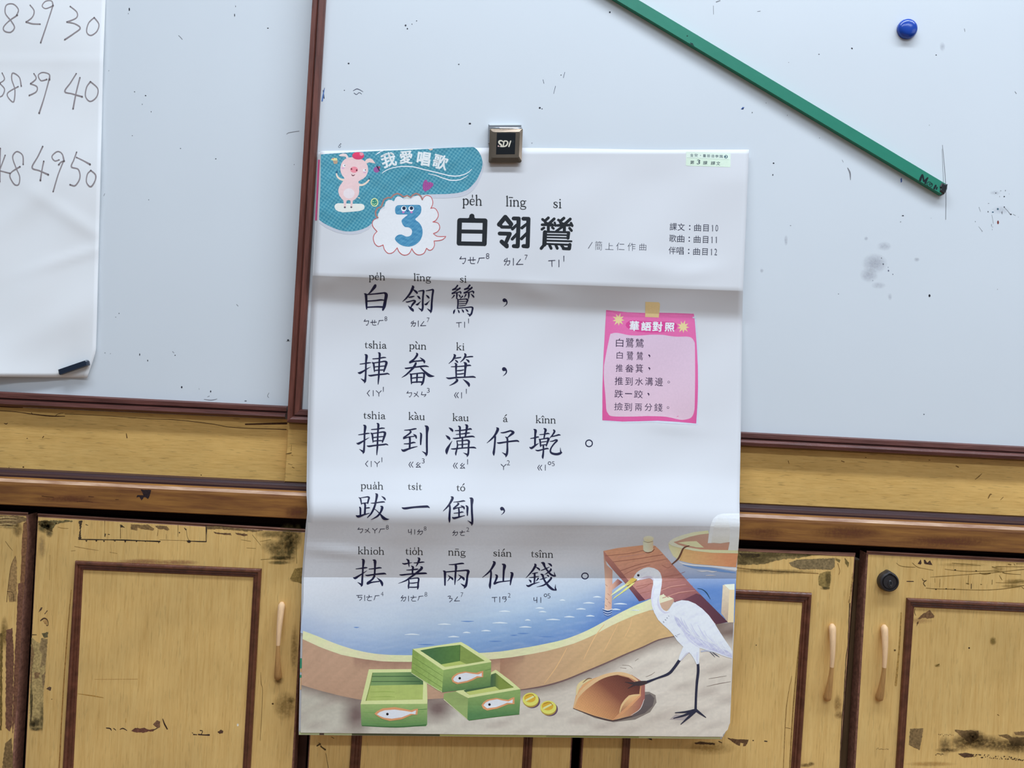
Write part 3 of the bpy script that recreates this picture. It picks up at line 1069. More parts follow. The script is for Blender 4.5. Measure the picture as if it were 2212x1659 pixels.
for p in ((1500, 900, 26, 34, .8), (1420, 1050, 30, 26, .65), (1540, 1000, 16, 40, .75), (1300, 1000, 24, 18, .4), (1430, 1135, 30, 6, .95), (1400, 1190, 26, 5, .8), (1620, 880, 12, 30, .5), (1320, 850, 40, 10, .5)):
    ks.blot(*kc(p[0], p[1]), p[2], p[3], A(88, 78, 46), p[4])
k.poly(jag([kc(*p) for p in ((1530, 1385), (1585, 1262), (1690, 1250), (1680, 1445), (1600, 1420))], 2, .5), A(132, 110, 62))
ks.blot(*kc(1600, 1395), 14, 6, A(84, 74, 40), .7)
for pts in (((945, 918, 4), (1060, 936, 4)), ((1080, 860, 4), (1180, 985, 3)), ((1170, 938, 3), (1300, 915, 4)), ((1010, 1015, 3), (1120, 1022, 3)), ((1600, 850, 5), (1610, 1200, 5)), ((1180, 1155, 5), (1540, 1135, 3))):
    k.stroke([kc(*p) for p in pts], A(104, 88, 48))
# tape residue and chips on the left stile
k.poly(jag([kb(*p) for p in ((282, 490), (355, 540), (372, 492), (427, 500), (410, 740), (405, 860), (390, 1000), (384, 1300), (320, 1325), (262, 1300), (275, 800))], 2.5, .9), A(164, 144, 98))
k.poly(jag([kb(*p) for p in ((372, 492), (427, 500), (412, 720), (360, 760), (380, 640), (352, 600))], 2.5, .8), A(136, 116, 82), 2)
k.poly(jag([kb(*p) for p in ((282, 500), (310, 640), (290, 740), (285, 900), (272, 900))], 2, .6), A(128, 104, 72), 2)
k.poly(jag([kb(*p) for p in ((305, 800), (360, 800), (350, 850), (310, 860))], 2, .7), A(128, 102, 72), 2)
k.poly(jag([kb(*p) for p in ((375, 830), (408, 790), (400, 900), (385, 960))], 2, .5), A(126, 106, 76), 3)
k.poly(jag([kb(*p) for p in ((375, 450), (432, 436), (428, 486), (395, 488))], 2, .8), A(96, 88, 62), 2)
for p in ((320, 1250, 14, 12, .8), (375, 1200, 5, 40, .55), (290, 1270, 8, 10, .9), (325, 1310, 16, 5, .7), (280, 1050, 4, 50, .6)):
    ks.blot(*kb(p[0], p[1]), p[2], p[3], A(76, 68, 46), p[4], 4)
k.stroke([kb(290, 1000, 5), kb(286, 1100, 8), kb(275, 1240, 8)], A(60, 48, 34), 3)
for pl_ in (((345, 260), (365, 218), (382, 216), (372, 240)), ((398, 275), (422, 244), (430, 245), (405, 278)), ((415, 945), (445, 928), (462, 935), (455, 965), (440, 962)), ((458, 1040), (472, 1038), (465, 1046))):
    k.poly(jag([kb(*p) for p in pl_], 2, .4), A(92, 72, 58))
k.stroke([kb(365, 335, 10), kb(395, 315, 14), kb(425, 330, 8), kb(432, 375, 6), kb(418, 378, 8)], A(80, 60, 44))
k.poly([kb(*p) for p in ((385, 335), (420, 330), (426, 372), (400, 362))], A(168, 132, 84), 2)
k.stroke([kb(285, 462, 8), kb(328, 462, 5)], A(72, 60, 40))
# chips low on the left door
k.poly(jag([kb(*p) for p in ((1178, 1325), (1215, 1298), (1260, 1304), (1300, 1298), (1340, 1315), (1382, 1308), (1378, 1330), (1330, 1330), (1290, 1342), (1220, 1338))], 2, .6), A(104, 68, 56))
k.poly(jag([kb(*p) for p in ((1375, 1268), (1408, 1230), (1438, 1240), (1438, 1285), (1415, 1302), (1392, 1285))], 2, .4), A(116, 86, 66))
k.stroke([kb(955, 1300, 8), kb(990, 1305, 10), kb(1000, 1322, 5)], BLK)
k.stroke([kb(1020, 1303, 6), kb(1040, 1318, 6)], BLK)
k.stroke([kb(1078, 1312, 6), kb(1105, 1303, 9), kb(1140, 1322, 5)], BLK)
k.stroke([kb(1380, 1318, 8), kb(1435, 1290, 5)], BLK)
k.stroke([kd(48, 1218, 6), kd(62, 1260, 12), kd(88, 1308, 12)], A(60, 42, 34))
k.stroke([kd(325, 1358, 10), kd(355, 1360, 6)], BLK)
k.stroke([kd(370, 1358, 12), kd(420, 1362, 9), kd(465, 1362, 14)], BLK)
k.stroke([kd(385, 1322, 9), kd(405, 1328, 6), kd(395, 1355, 6)], BLK)
k.poly(jag([kd(*p) for p in ((540, 1335), (572, 1314), (592, 1326), (588, 1345), (560, 1352))], 2, .4), A(80, 58, 46))
k.stroke([kd(312, 1342, 5), kd(318, 1346, 5)], BLK)
k.stroke([kd(928, 800, 2), kd(932, 900, 5), kd(944, 960, 4), kd(936, 1200, 4), (562, 1600, .7)], A(112, 84, 44))
k.poly(jag(ellipse(*kd(1036, 1082), 2.4, 2, 8), 1, .3), A(96, 70, 40))
ks.blot(*kd(1150, 1100), 30, 34, A(128, 106, 60), .5)
ks.blot(*kd(1200, 1050), 10, 10, A(112, 92, 50), .5)
ks.blot(*kd(1230, 600), 10, 60, A(130, 106, 62), .5)
ks.blot(*kd(1090, 870), 12, 12, A(120, 94, 56), .55)
k.poly(ellipse(*kd(722, 1272), 2.2, 3.2, 9), A(226, 220, 205))
k.stroke([kb(700, 992, 3), kb(830, 1010, 8), kb(930, 1028, 4)], A(168, 128, 62))
k.stroke([kb(850, 862, 2), kb(1235, 860, 3)], A(178, 140, 80))
k.stroke([kb(1130, 1215, 5), kb(1130, 1250, 4)], A(170, 132, 66))
# worn brown halo beside the mouldings
ks.blot(*ka(1700, 1180), 62, 7, A(150, 110, 80), .6)
ks.blot(*kc(180, 1190), 50, 7, A(150, 110, 80), .6)
k.stroke([kb(640, 60, 6), kb(600, 520, 10), kb(560, 1100, 10), kb(540, 1500, 12), kb(530, 1659, 12)], A(150, 112, 62))
door(cb, (80, 1109), (51.5, 1659), (662, 1143), (633.4, 1659),
     ((164.5, 1210.5), (137, 1659), (566, 1228), (542, 1659)), ((180, 1231), (158.7, 1659), (547.5, 1247), (524, 1659)),
     [(k, 'wear'), (ks, 'smudge')], ((610.5, 1299), (602, 1466)))
k = Ink(flat_place(YD))
ks = Ink(flat_place(YD))
ke = crop(640, 1500, 3.687)
for pts in (((165, 410, 10), (190, 395, 12)), ((195, 415, 9), (230, 440, 14)), ((180, 385, 4), (205, 420, 5)), ((235, 470, 3), (255, 586, 4)), ((280, 340, 4), (300, 350, 4))):
    k.stroke([ke(*p) for p in pts], A(74, 58, 34))
door(cb, (694, 1145), (667, 1600), (1260, 1172), (1236.5, 1600),
     ((785, 1232), (759, 1600), (1172, 1252), (1151, 1600)), ((806, 1254), (782, 1600), (1152, 1272), (1131, 1600)),
     [(k, 'wear'), (ks, 'smudge')])
stile(cb, (678, 1144), (652, 1600), 22, -.004)

# right cabinet
cc = thing('cabinet', 'right cabinet with two bow handles and a round black lock', 'cabinet', Vector((W(1850, 1300, YC).x, YC, 0.02)))
carcass(cc, (1263, 1166), (1241, 1659), (2640, 1230), (2600, 1659))
k = Ink(flat_place(YD))
ks = Ink(flat_place(YD))
kf = crop(1560, 1160, 3.325)
kg = crop(1800, 1160, 5.184)
kh = crop(1140, 1500, 3.687)
k.poly(jag([kf(*p) for p in ((110, 92), (300, 100), (560, 112), (700, 120), (560, 150), (430, 160), (290, 195), (110, 200))], 4, 1.4), A(128, 112, 74))
for p in ((200, 140, 40, 10, .7), (350, 130, 40, 8, .6), (540, 125, 40, 6, .7), (640, 122, 24, 5, .8), (150, 180, 16, 8, .5), (280, 170, 30, 8, .5), (400, 250, 90, 6, .45), (250, 240, 60, 5, .4)):
    ks.blot(*kf(p[0], p[1]), p[2], p[3], A(84, 72, 44), p[4], 3)
k.poly(jag([kf(*p) for p in ((120, 118), (200, 118), (270, 124), (270, 140), (220, 150), (150, 148))], 2, .6), A(62, 50, 42), 2)
k.poly(jag([kf(*p) for p in ((480, 185), (540, 162), (640, 158), (810, 152), (808, 215), (780, 236), (680, 230), (560, 232), (500, 210))], 2, .6), A(124, 108, 78), 2)
k.poly(jag([kf(*p) for p in ((690, 300), (700, 262), (740, 250), (782, 246), (772, 370), (735, 372), (695, 345))], 2, .6), A(140, 120, 72), 2)
ks.blot(*kf(760, 300), 8, 20, A(96, 82, 48), .7, 4)
ks.blot(*kf(740, 368), 12, 4, A(84, 74, 46), .8, 4)
for pl_ in (((815, 150), (850, 165), (845, 185), (815, 165)), ((880, 150), (912, 185), (905, 220), (885, 190))):
    k.poly(jag([kf(*p) for p in pl_], 2, .5), A(112, 96, 56), 2)
for pts in (((830, 190, 5), (845, 240, 4), (838, 270, 4)), ((100, 220, 6), (300, 240, 5), (690, 262, 6)), ((600, 480, 3), (600, 700, 2)), ((500, 1000, 3), (460, 1240, 5), (440, 1659, 5)),
            ((560, 700, 6), (530, 1000, 9), (505, 1300, 9), (485, 1659, 9))):
    k.stroke([kf(*p) for p in pts], A(136, 106, 60))
k.poly(jag([kf(*p) for p in ((38, 1443), (100, 1452), (190, 1455), (186, 1470), (170, 1500), (150, 1502), (155, 1480), (130, 1478), (128, 1500), (100, 1490), (62, 1462))], 2, .5), A(98, 72, 50))
k.poly(jag(ellipse(*kf(223, 1462), 1.8, 1.2, 7), 1, .3), BLK)
k.stroke([kf(305, 1466, 7), kf(322, 1468, 7)], BLK)
k.poly(jag(ellipse(*kf(245, 777), 1.2, 1.2, 7), 1, .2), BLK)
k.stroke([kf(455, 1370, 3), kf(490, 1375, 3)], A(110, 80, 40))
k.poly(jag([kh(*p) for p in ((1325, 388), (1375, 375), (1420, 382), (1490, 388), (1490, 402), (1420, 398), (1340, 398))], 2, .6), A(78, 58, 38))
k.poly(jag([kh(*p) for p in ((945, 345), (985, 348), (992, 366), (965, 358))], 2, .5), A(70, 50, 36))
k.stroke([kh(1522, 374, 8), kh(1545, 385, 8)], A(80, 60, 38))
ks.blot(*kh(1450, 430), 60, 16, A(140, 112, 56), .4)
ks.blot(*kf(830, 1200), 10, 22, A(140, 110, 64), .5)
ks.blot(*kf(840, 1280), 12, 10, A(128, 100, 58), .5)
for p in ((600, 1640, 14, 5), (640, 1630, 8, 5)):
    ks.blot(*kf(p[0], p[1]), p[2], p[3], A(96, 74, 40), .6)
k.poly(jag([kf(*p) for p in ((935, 250), (942, 300), (915, 480), (905, 470), (915, 440))], 3, .7), A(150, 120, 74))
k.poly(jag([kf(*p) for p in ((912, 480), (922, 470), (905, 780), (890, 900), (880, 1200), (862, 1320), (850, 1659), (842, 1659), (855, 1330), (870, 1180), (888, 850), (900, 780))], 9, .35), A(86, 66, 50))
door(cc, (1284, 1173), (1257.5, 1600), (1848.7, 1194.6), (1815.6, 1659),
     ((1366, 1262), (1344.5, 1600), (1752.5, 1280), (1727.5, 1659)), ((1383, 1283), (1362, 1600), (1733, 1302), (1708, 1659)),
     [(k, 'wear'), (ks, 'smudge')], ((1796, 1346), (1784, 1512)))
k = Ink(flat_place(YD))
ks = Ink(flat_place(YD))
for pl_ in (((946, 300), (978, 250), (990, 290), (980, 308)), ((1012, 255), (1030, 255), (1050, 288), (1085, 262), (1110, 315), (1050, 306), (1020, 300))):
    k.poly(jag([kg(*p) for p in pl_], 2, .4), A(66, 48, 40))
SCR = A(110, 88, 44)
for pts in (((705, 290, 3), (750, 322, 5), (830, 335, 6), (920, 338, 4)), ((885, 288, 4), (940, 335, 6), (1010, 352, 4), (1120, 372, 3)), ((1085, 450, 3), (1200, 442, 6), (1400, 428, 5), (1600, 412, 6), (1780, 400, 7), (1990, 378, 6), (2136, 362, 7)),
            ((1040, 572, 5), (1150, 580, 6), (1350, 585, 7), (1550, 592, 5), (1750, 592, 6), (1950, 575, 7), (2136, 542, 9)), ((1250, 360, 4), (1400, 378, 5), (1560, 385, 6), (1800, 380, 7), (1880, 395, 4)),
            ((1640, 405, 10), (1700, 415, 14), (1760, 408, 8)), ((1780, 335, 10), (1830, 345, 5)), ((1820, 330, 6), (2136, 335, 5)), ((1960, 305, 12), (1990, 310, 10)), ((2025, 300, 6), (2035, 318, 5)), ((1860, 430, 5), (1890, 480, 6)),
            ((1900, 398, 12), (1950, 410, 7), (2100, 420, 4)), ((1820, 510, 4), (2000, 515, 5), (2136, 490, 4)), ((1138, 460, 3), (1140, 510, 3)), ((1195, 470, 3), (1192, 560, 5)), ((1515, 430, 4), (1510, 530, 6)), ((1780, 480, 5), (1778, 530, 7)),
            ((2110, 560, 5), (2136, 580, 6)), ((2050, 300, 5), (2136, 300, 4)), ((1330, 290, 4), (1650, 320, 4)), ((1490, 520, 10), (1520, 525, 7)), ((1650, 530, 8), (1662, 532, 8))):
    k.stroke([kg(*p) for p in pts], SCR)
k.stroke([kg(825, 497, 9), kg(898, 498, 9)], BLK)
k.stroke([kg(995, 465, 5), kg(1012, 490, 8), kg(1045, 485, 6)], A(70, 56, 36))
k.stroke([kg(1045, 485, 6), kg(1010, 515, 8), kg(1030, 550, 8)], A(70, 56, 36))
k.stroke([kg(1546, 525, 7), kg(1545, 578, 8)], A(60, 48, 34))
for x, y in ((1150, 585), (1265, 580), (1355, 585), (1365, 368), (1600, 380)):
    k.poly(jag(ellipse(*kg(x, y), 2.2, 1.4, 7), 1, .4, x), A(60, 48, 30), 2)
for p in ((2050, 500, 30, 7, .6), (1850, 360, 16, 8, .4), (2000, 550, 26, 5, .5), (1450, 310, 60, 5, .3), (1790, 1165, 8, 10, .8)):
    ks.blot(*kg(p[0], p[1]), p[2], p[3], A(120, 100, 52), p[4], 3)
k.poly(jag([kg(*p) for p in ((945, 915), (1000, 862), (1030, 848), (1080, 818), (1132, 880), (1125, 905), (1050, 915), (1040, 905), (1000, 905), (970, 920))], 2, .5), A(112, 84, 58))
k.poly(jag([kg(*p) for p in ((935, 960), (955, 938), (955, 965), (932, 1000))], 2, .4), A(110, 84, 58))
k.stroke([kg(918, 800, 5), kg(910, 840, 7), kg(925, 880, 5)], A(96, 74, 46))
k.poly(jag(ellipse(*kg(1522, 1243), 2, 1.8, 7), 1, .3), A(60, 44, 30))
k.stroke([kg(1145, 1448, 6), kg(1185, 1425, 12)], A(112, 92, 40))
ks.blot(*kg(1165, 1440), 7, 4, A(112, 92, 40), .6)
k.poly(jag(ellipse(*kg(690, 1268), 2.4, 2, 7), 1, .4), A(90, 70, 42))
k.stroke([kg(760, 850, 14), kg(745, 1150, 18), kg(720, 1450, 22), kg(700, 1659, 26)], A(160, 128, 72))
k.poly(jag([kf(*p) for p in ((1350, 1377), (1445, 1375), (1436, 1440), (1418, 1530), (1340, 1492))], 2, .5), A(122, 100, 68))
k.poly(jag([kf(*p) for p in ((1670, 1385), (1840, 1390), (1845, 1440), (1780, 1480), (1700, 1420))], 3, 1.3), A(120, 96, 64))
k.poly(jag([kf(*p) for p in ((1975, 1420), (2050, 1418), (2085, 1438), (2300, 1440), (2300, 1500), (2080, 1500), (2050, 1450))], 3, 1.2), A(122, 98, 64))
k.poly(jag([kf(*p) for p in ((2095, 1400), (2300, 1396), (2300, 1440), (2110, 1422))], 3, 1), A(132, 106, 72))
for p in ((1800, 1450, 34, 22, .9), (1720, 1480, 30, 20, .6), (1900, 1480, 50, 20, .65), (2050, 1500, 50, 16, .7), (1600, 1500, 16, 24, .5), (1620, 1530, 30, 6, .6), (2140, 1490, 40, 26, .6), (1800, 1430, 14, 12, .9)):
    ks.blot(*kf(p[0], p[1]), p[2], p[3], A(92, 74, 46), p[4], 3)
k.poly(jag([kf(*p) for p in ((1695, 1555), (1750, 1550), (1812, 1562), (1795, 1580), (1740, 1585), (1715, 1572))], 2, .5), A(84, 62, 46), 4)
r_ = random.Random(5)
for i in range(60):
    x = 1800 + i * 8 + r_.uniform(-4, 4)
    y = 1568 + (x - 1800) * .075 + r_.uniform(-12, 12)
    k.poly(jag(ellipse(*kf(x, y), r_.uniform(.6, 2.6), r_.uniform(.5, 1.4), 6), 1, .4, i), A(66, 50, 34), 4)
for x0, x1, y in ((1535, 1590, 1560), (1555, 1660, 1422), (1110, 1190, 1520)):
    for i in range(10):
        x = x0 + (x1 - x0) * i / 9
        k.poly(jag(ellipse(*kf(x, y + r_.uniform(-6, 6)), r_.uniform(.4, 1.5), r_.uniform(.4, 1), 6), 1, .3, i), A(80, 62, 40), 4)
k.stroke([kf(1978, 1275, 5), kf(1988, 1282, 4)], A(110, 80, 40))
ks.blot(*kf(1420, 600), 30, 8, A(170, 140, 96), .4)
ks.blot(*kf(1500, 1630), 60, 6, A(160, 128, 72), .4)
door(cc, (1873, 1190), (1845, 1659), (2560, 1225), (2530, 1659),
     ((1957.5, 1291), (1933.8, 1659), (2470, 1314), (2445, 1659)), ((1974.5, 1311.5), (1951, 1659), (2452, 1334), (2427, 1659)),
     [(k, 'wear'), (ks, 'smudge')], ((1908, 1348), (1896, 1512)), ((1915.4, 1254.5), 21.6))
bm = bmesh.new()
q = [(1849, 1210), (1862, 1210), (1838, 1659), (1815, 1659)]
a_, b_ = W(*q[0], -.010), W(*q[1], -.010)
c_, d_ = W(*q[2], -.010), W(*q[3], -.010)
t_ = (ZB - a_.z) / (d_.z - a_.z)
slab(bm, [a_ + (d_ - a_) * t_, b_ + (c_ - b_) * t_, b_, a_], -.010, YC + .002)
mat('stile_grey', A(112, 90, 66), rough=0.6, spec=0.2, var=(24, 0.35), stretch=(6, 6, 0.5))
put('stile', bm_done(bm, 'stile'), ['stile_grey'], cc)


# ------------------------------------------------------------------ things on the boards
mat('paper', A(220, 225, 235, .90), rough=0.55, spec=0.2, var=(6, 0.02), bump=(26, 0.05))
mat('green_rod', A(36, 128, 108), rough=0.35, spec=0.4, var=(12, 0.1), bump=(120, 0.06))
mat('blue_plastic', A(22, 66, 168), rough=0.18, spec=0.5)
mat('black_magnet', A(30, 42, 62), rough=0.3, spec=0.5, var=(60, 0.2))
mat('chrome', (0.46, 0.35, 0.26), rough=0.14, metal=1.0, var=(18, 0.25))  # the room's brown reflection is put into the base colour
mat('chrome_bright', (0.78, 0.78, 0.8), rough=0.15, metal=1.0)
mat('label_black', (0.006, 0.007, 0.009), rough=0.3, spec=0.3)
mat('tape_black', (0.03, 0.032, 0.035), rough=0.22, spec=0.6, var=(70, 0.6))


def bend(x, keys):
    return float(np.interp(x, [k[0] for k in keys], [k[1] for k in keys]))


# sheet of handwritten numbers: right edge as photographed, creased and lifting at the bottom
sh = thing('paper_sheet', 'white hanging sheet with rows of handwritten numbers on the left board', 'paper sheet', W(0, 813, YL))


def sheet_y(px, py):
    """Depth of the sheet's face in front of the left board."""
    g = .0034 + .0006 * np.sin(px * .018 + py * .011) + .0007 * np.sin(py * .021 - px * .009 + 1.3) + .0005 * np.sin(px * .05 + py * .027)
    g = g + .0005 * np.exp(-((py - 132) / 6.0) ** 2)
    lift = np.clip((py - 560) / 250, 0, 1) ** 2
    g = g + lift * (.010 * np.clip((150 - px) / 200, 0, 1.6) + .0012)
    # shallow diagonal creases
    for (x0, y0, nx, ny, w, a) in ((60, 440, .62, .78, 26, .0011), (170, 480, -.55, .83, 16, .0010), (120, 700, .5, .86, 34, .0013), (190, 545, .3, .95, 10, .0011), (40, 240, .8, .6, 20, .0006)):
        d = (px - x0) * nx + (py - y0) * ny
        t = -(px - x0) * ny + (py - y0) * nx
        g = g + a * np.exp(-(d / w) ** 2 - (t / 130.0) ** 2)
    return YL - g


RE = [(-330, 248), (0, 228), (130, 223), (300, 219), (520, 213.5), (700, 209), (759, 207), (775, 202), (816, 188)]


def sheet_place(px, py, lift):
    return Wv(px, py, sheet_y(px, py) - lift)


bm = bmesh.new()
ys = [-330 + (816 + 330) * i / 110 for i in range(111)]
NX = 56
rows = []
for y in ys:
    xr = bend(y, RE)
    row = []
    for j in range(NX + 1):
        x = -330 + (xr + 330) * j / NX
        yy = y if y < 800 else y - 2.4 * (1 - max(x, -60) / 190) * (y - 800) / 16
        row.append((x, yy))
    rows.append(row)
P = [sheet_place(np.array([p[0] for p in r]), np.array([p[1] for p in r]), 0.0) for r in rows]
fr = [[bm.verts.new(p) for p in r] for r in P]
bk = [[bm.verts.new((p[0], p[1] + .00025, p[2])) for p in r] for r in P]
for a_, b_ in zip(fr, fr[1:]):
    for j in range(NX):
        bm.faces.new((a_[j], a_[j + 1], b_[j + 1], b_[j]))
for a_, b_ in zip(bk, bk[1:]):
    for j in range(NX):
        bm.faces.new((a_[j], b_[j], b_[j + 1], a_[j + 1]))
for i in range(len(fr) - 1):
    for j in (0, NX):
        bm.faces.new((fr[i][j], fr[i + 1][j], bk[i + 1][j], bk[i][j]))
for j in range(NX):
    for i in (0, len(fr) - 1):
        bm.faces.new((fr[i][j], fr[i][j + 1], bk[i][j + 1], bk[i][j]))
put('sheet', bm_done(bm, 'sheet'), ['paper'], sh, True)
PEN = A(142, 136, 144)
PEND = A(98, 92, 98)
HAND = [
    # first row: 8 29 30
    ((110, 100, 9), (122, 62, 8), (88, 26, 8), (42, 34, 8), (36, 88, 8), (75, 140, 9), (96, 182, 9), (70, 213, 9), (30, 205, 9), (24, 178, 8), (60, 138, 8), (115, 100, 10)),
    ((200, 34, 8), (226, 70, 8), (215, 112, 8), (174, 145, 9)), ((174, 145, 11), (215, 157, 10), (266, 159, 9)),
    ((352, 36, 12), (342, 6, 7), (302, 8, 7), (280, 38, 7), (300, 56, 7), (330, 48, 8), (350, 38, 10)), ((350, 40, 9), (312, 158, 8), (270, 282, 11)),
    ((466, 42, 9), (510, 80, 8), (506, 118, 8), (444, 145, 10)), ((444, 145, 9), (500, 158, 8), (532, 186, 10), (492, 220, 9), (430, 262, 11)),
    ((625, 116, 10), (656, 160, 8), (642, 208, 8), (602, 234, 9), (575, 210, 8), (588, 152, 8), (625, 116, 9)),
    # second row: 38 39 40
    ((14, 484, 8), (30, 525, 8), (0, 550, 8)), ((2, 556, 8), (30, 590, 8), (18, 630, 8), (-6, 645, 8)),
    ((141, 570, 10), (128, 512, 8), (85, 484, 9), (78, 525, 8), (98, 590, 8), (96, 655, 9), (84, 676, 9), (52, 642, 8), (55, 612, 8), (120, 574, 9)),
    ((225, 488, 8), (240, 520, 8), (203, 554, 10)), ((203, 556, 8), (245, 574, 8), (240, 608, 8), (194, 632, 10)),
    ((328, 526, 14), (326, 492, 8), (282, 480, 8), (254, 500, 8), (272, 534, 8), (310, 526, 10)), ((325, 530, 9), (295, 640, 8), (260, 750, 13)),
    ((506, 488, 9), (468, 548, 9), (430, 606, 11), (480, 622, 9), (545, 641, 12)), ((530, 515, 10), (505, 615, 9), (485, 720, 12)),
    ((600, 541, 10), (648, 586, 8), (642, 640, 8), (600, 672, 9), (568, 640, 8), (574, 580, 8), (600, 541, 10)),
    # third row: 48 49 50
    ((34, 1030, 9), (12, 1090, 8), (-4, 1130, 8)), ((-4, 1132, 8), (30, 1140, 8), (66, 1150, 11)), ((2, 984, 10), (0, 1080, 8), (0, 1205, 8)),
    ((154, 1090, 10), (150, 1030, 8), (112, 1005, 8), (84, 1040, 8), (105, 1110, 8), (130, 1170, 8), (124, 1222, 8), (95, 1222, 9), (66, 1172, 9), (78, 1140, 8), (132, 1106, 12)),
    ((283, 972, 11), (250, 1040, 9), (213, 1111, 11), (262, 1132, 9), (320, 1158, 13)), ((290, 1070, 11), (278, 1130, 9), (268, 1196, 13)),
    ((425, 1068, 13), (412, 1020, 8), (380, 1005, 8), (345, 1036, 8), (362, 1066, 8), (392, 1060, 8)), ((390, 1092, 12), (405, 1075, 10), (420, 1070, 11)), ((420, 1072, 9), (385, 1160, 8), (353, 1270, 10)),
    ((508, 1010, 10), (490, 1060, 9), (474, 1106, 10), (520, 1124, 9), (530, 1180, 9), (500, 1230, 10), (465, 1225, 11)), ((508, 1044, 9), (550, 1064, 9), (597, 1090, 14)),
    ((602, 1130, 10), (634, 1160, 10), (630, 1200, 9), (602, 1238, 11), (574, 1208, 8), (580, 1155, 8), (604, 1130, 9)),
]
k = Ink(sheet_place, lift=.0001)
for s in HAND:
    s = [(x, y, w * 0.85) for x, y, w in s]
    k.stroke([z1(*p) for p in s], PEN, n=8)
    for p in (s[0], s[-1]):
        c = z1(*p)
        k.poly(ellipse(c[0], c[1], c[2] * .55, c[2] * .55, 9), PEND, 2)
k.V = [(x, y, l + 1) for x, y, l in k.V]
k.put('handwriting', sh)['label'] = 'grey pen handwriting'

# black bar magnet that holds the sheet's corner
def prism(bm, pts, y0, y1, mi=0, bev=0.0008):
    """Extrude a photograph outline from depth y0 (front) back to y1 with eased front edges."""
    w = [W(p[0], p[1], y1) for p in pts]
    c = sum(w, Vector()) / len(w)
    n = len(w)
    rings = [[bm.verts.new(Vector((v.x, y0, v.z)) + (Vector((c.x, y0, c.z)) - Vector((v.x, y0, v.z))).normalized() * bev * 1.3) for v in w],
             [bm.verts.new((v.x, y0 + bev, v.z)) for v in w], [bm.verts.new((v.x, y1, v.z)) for v in w]]
    bm.faces.new(rings[0]).material_index = mi
    bm.faces.new(rings[2]).material_index = mi
    for a_, b_ in zip(rings, rings[1:]):
        for i in range(n):
            bm.faces.new((a_[i], a_[(i + 1) % n], b_[(i + 1) % n], b_[i])).material_index = mi


bm = bmesh.new()
prism(bm, [z2(*p) for p in ((399, 856), (585, 792), (594, 800), (598, 826), (412, 891), (404, 884))], YL - .0105, YL - .0050, 0, .0012)
o = put('bar_magnet', bm_done(bm, 'bar_magnet'), ['black_magnet'])
tag(o, 'small black bar magnet pinning the lower corner of the handwritten sheet', 'magnet')

# blue round magnet
bm = bmesh.new()
c = W(1961.5, 61, -.004)
r = 21.4 / F * (D - .004)
prof = [(0.0, -.0078), (.35, -.0076), (.62, -.0071), (.82, -.0061), (.93, -.0048), (1.0, -.0026), (.985, -.0002)]
rows = []
for t, y in prof[1:]:
    rows.append([bm.verts.new((c.x + r * t * math.cos(2 * math.pi * j / 40), y, c.z + r * t * math.sin(2 * math.pi * j / 40))) for j in range(40)])
top = bm.verts.new((c.x, prof[0][1], c.z))
for j in range(40):
    bm.faces.new((top, rows[0][j], rows[0][(j + 1) % 40]))
for a_, b_ in zip(rows, rows[1:]):
    for j in range(40):
        bm.faces.new((a_[j], a_[(j + 1) % 40], b_[(j + 1) % 40], b_[j]))
bm.faces.new(rows[-1])
o = put('round_magnet', bm_done(bm, 'round_magnet'), ['blue_plastic'], None, True)
tag(o, 'round blue magnet at the top right of the right whiteboard', 'magnet')

# green bar with a taped black tip
gs = thing('green_rod', 'long green bar lying diagonally across the right whiteboard, black tape on its tip', 'rod', W(1700, 250, 0))
YG = -.0072
up = lambda x: (x - 1368) * (402 - 0) / (2039.6 - 1368)
lo = lambda x: (x - 1320.6) * (419 - 0) / (2022 - 1320.6)
bm = bmesh.new()
x0 = 1368 - 420
x0b = 1320.6 - 420
prism(bm, [(x0, up(x0)), (2037, up(2037)), (2028, lo(2028)), (x0b, lo(x0b))], YG, -.0006, 0, .0007)
k = Ink(flat_place(YG))
for x, y, s in ((472, 230, 2.6), (448, 188, 1.6)):
    c = z3(x, y)
    k.poly(jag(ellipse(c[0], c[1], s, s * .8, 7), 1, .5), A(16, 50, 48))
k.stroke([z3(465, 225, 5), z3(482, 238, 3)], A(16, 50, 48))
put_inked('bar', bm, ['green_rod'], [(k, 'ink')], gs)
k = Ink(flat_place(YG))
MK = A(14, 28, 34)
for pts in (((655, 272, 34), (632, 318, 36), (622, 350, 36)), ((665, 285, 24), (672, 330, 26), (676, 362, 24)), ((736, 316, 26), (705, 345, 24), (680, 366, 26)), ((732, 318, 26), (712, 360, 30), (702, 395, 30)),
            ((800, 420, 9), (780, 380, 9), (740, 380, 10), (728, 415, 10), (755, 452, 10), (795, 445, 9), (812, 415, 9), (800, 395, 9)), ((770, 395, 9), (758, 412, 9), (768, 428, 9), (782, 418, 9), (778, 402, 8)),
            ((860, 432, 30), (838, 475, 30)), ((880, 460, 22), (872, 485, 22))):
    k.stroke([zY(*p) for p in pts], MK, smooth=len(pts) > 4)
k.put('marker_writing', gs)['label'] = 'black marker letters, upside down'
bm = bmesh.new()
prism(bm, [zY(*p) for p in ((905, 410), (950, 432), (996, 432), (988, 458), (985, 500), (965, 550), (938, 588), (918, 575), (872, 545), (885, 500), (872, 470))], YG - .0012, -.0004, 0, .001)
put('taped_tip', bm_done(bm, 'taped_tip'), ['tape_black'], gs)

# metal clip
zS = crop(1000, 230, 11.06)
mc = thing('magnetic_clip', 'square chrome clip with a black label holding the top edge of the poster', 'clip', W(1092, 350, -.001))
bm = bmesh.new()


def cw(x, y, d):
    p = zS(x, y)
    return W(p[0], p[1], d)


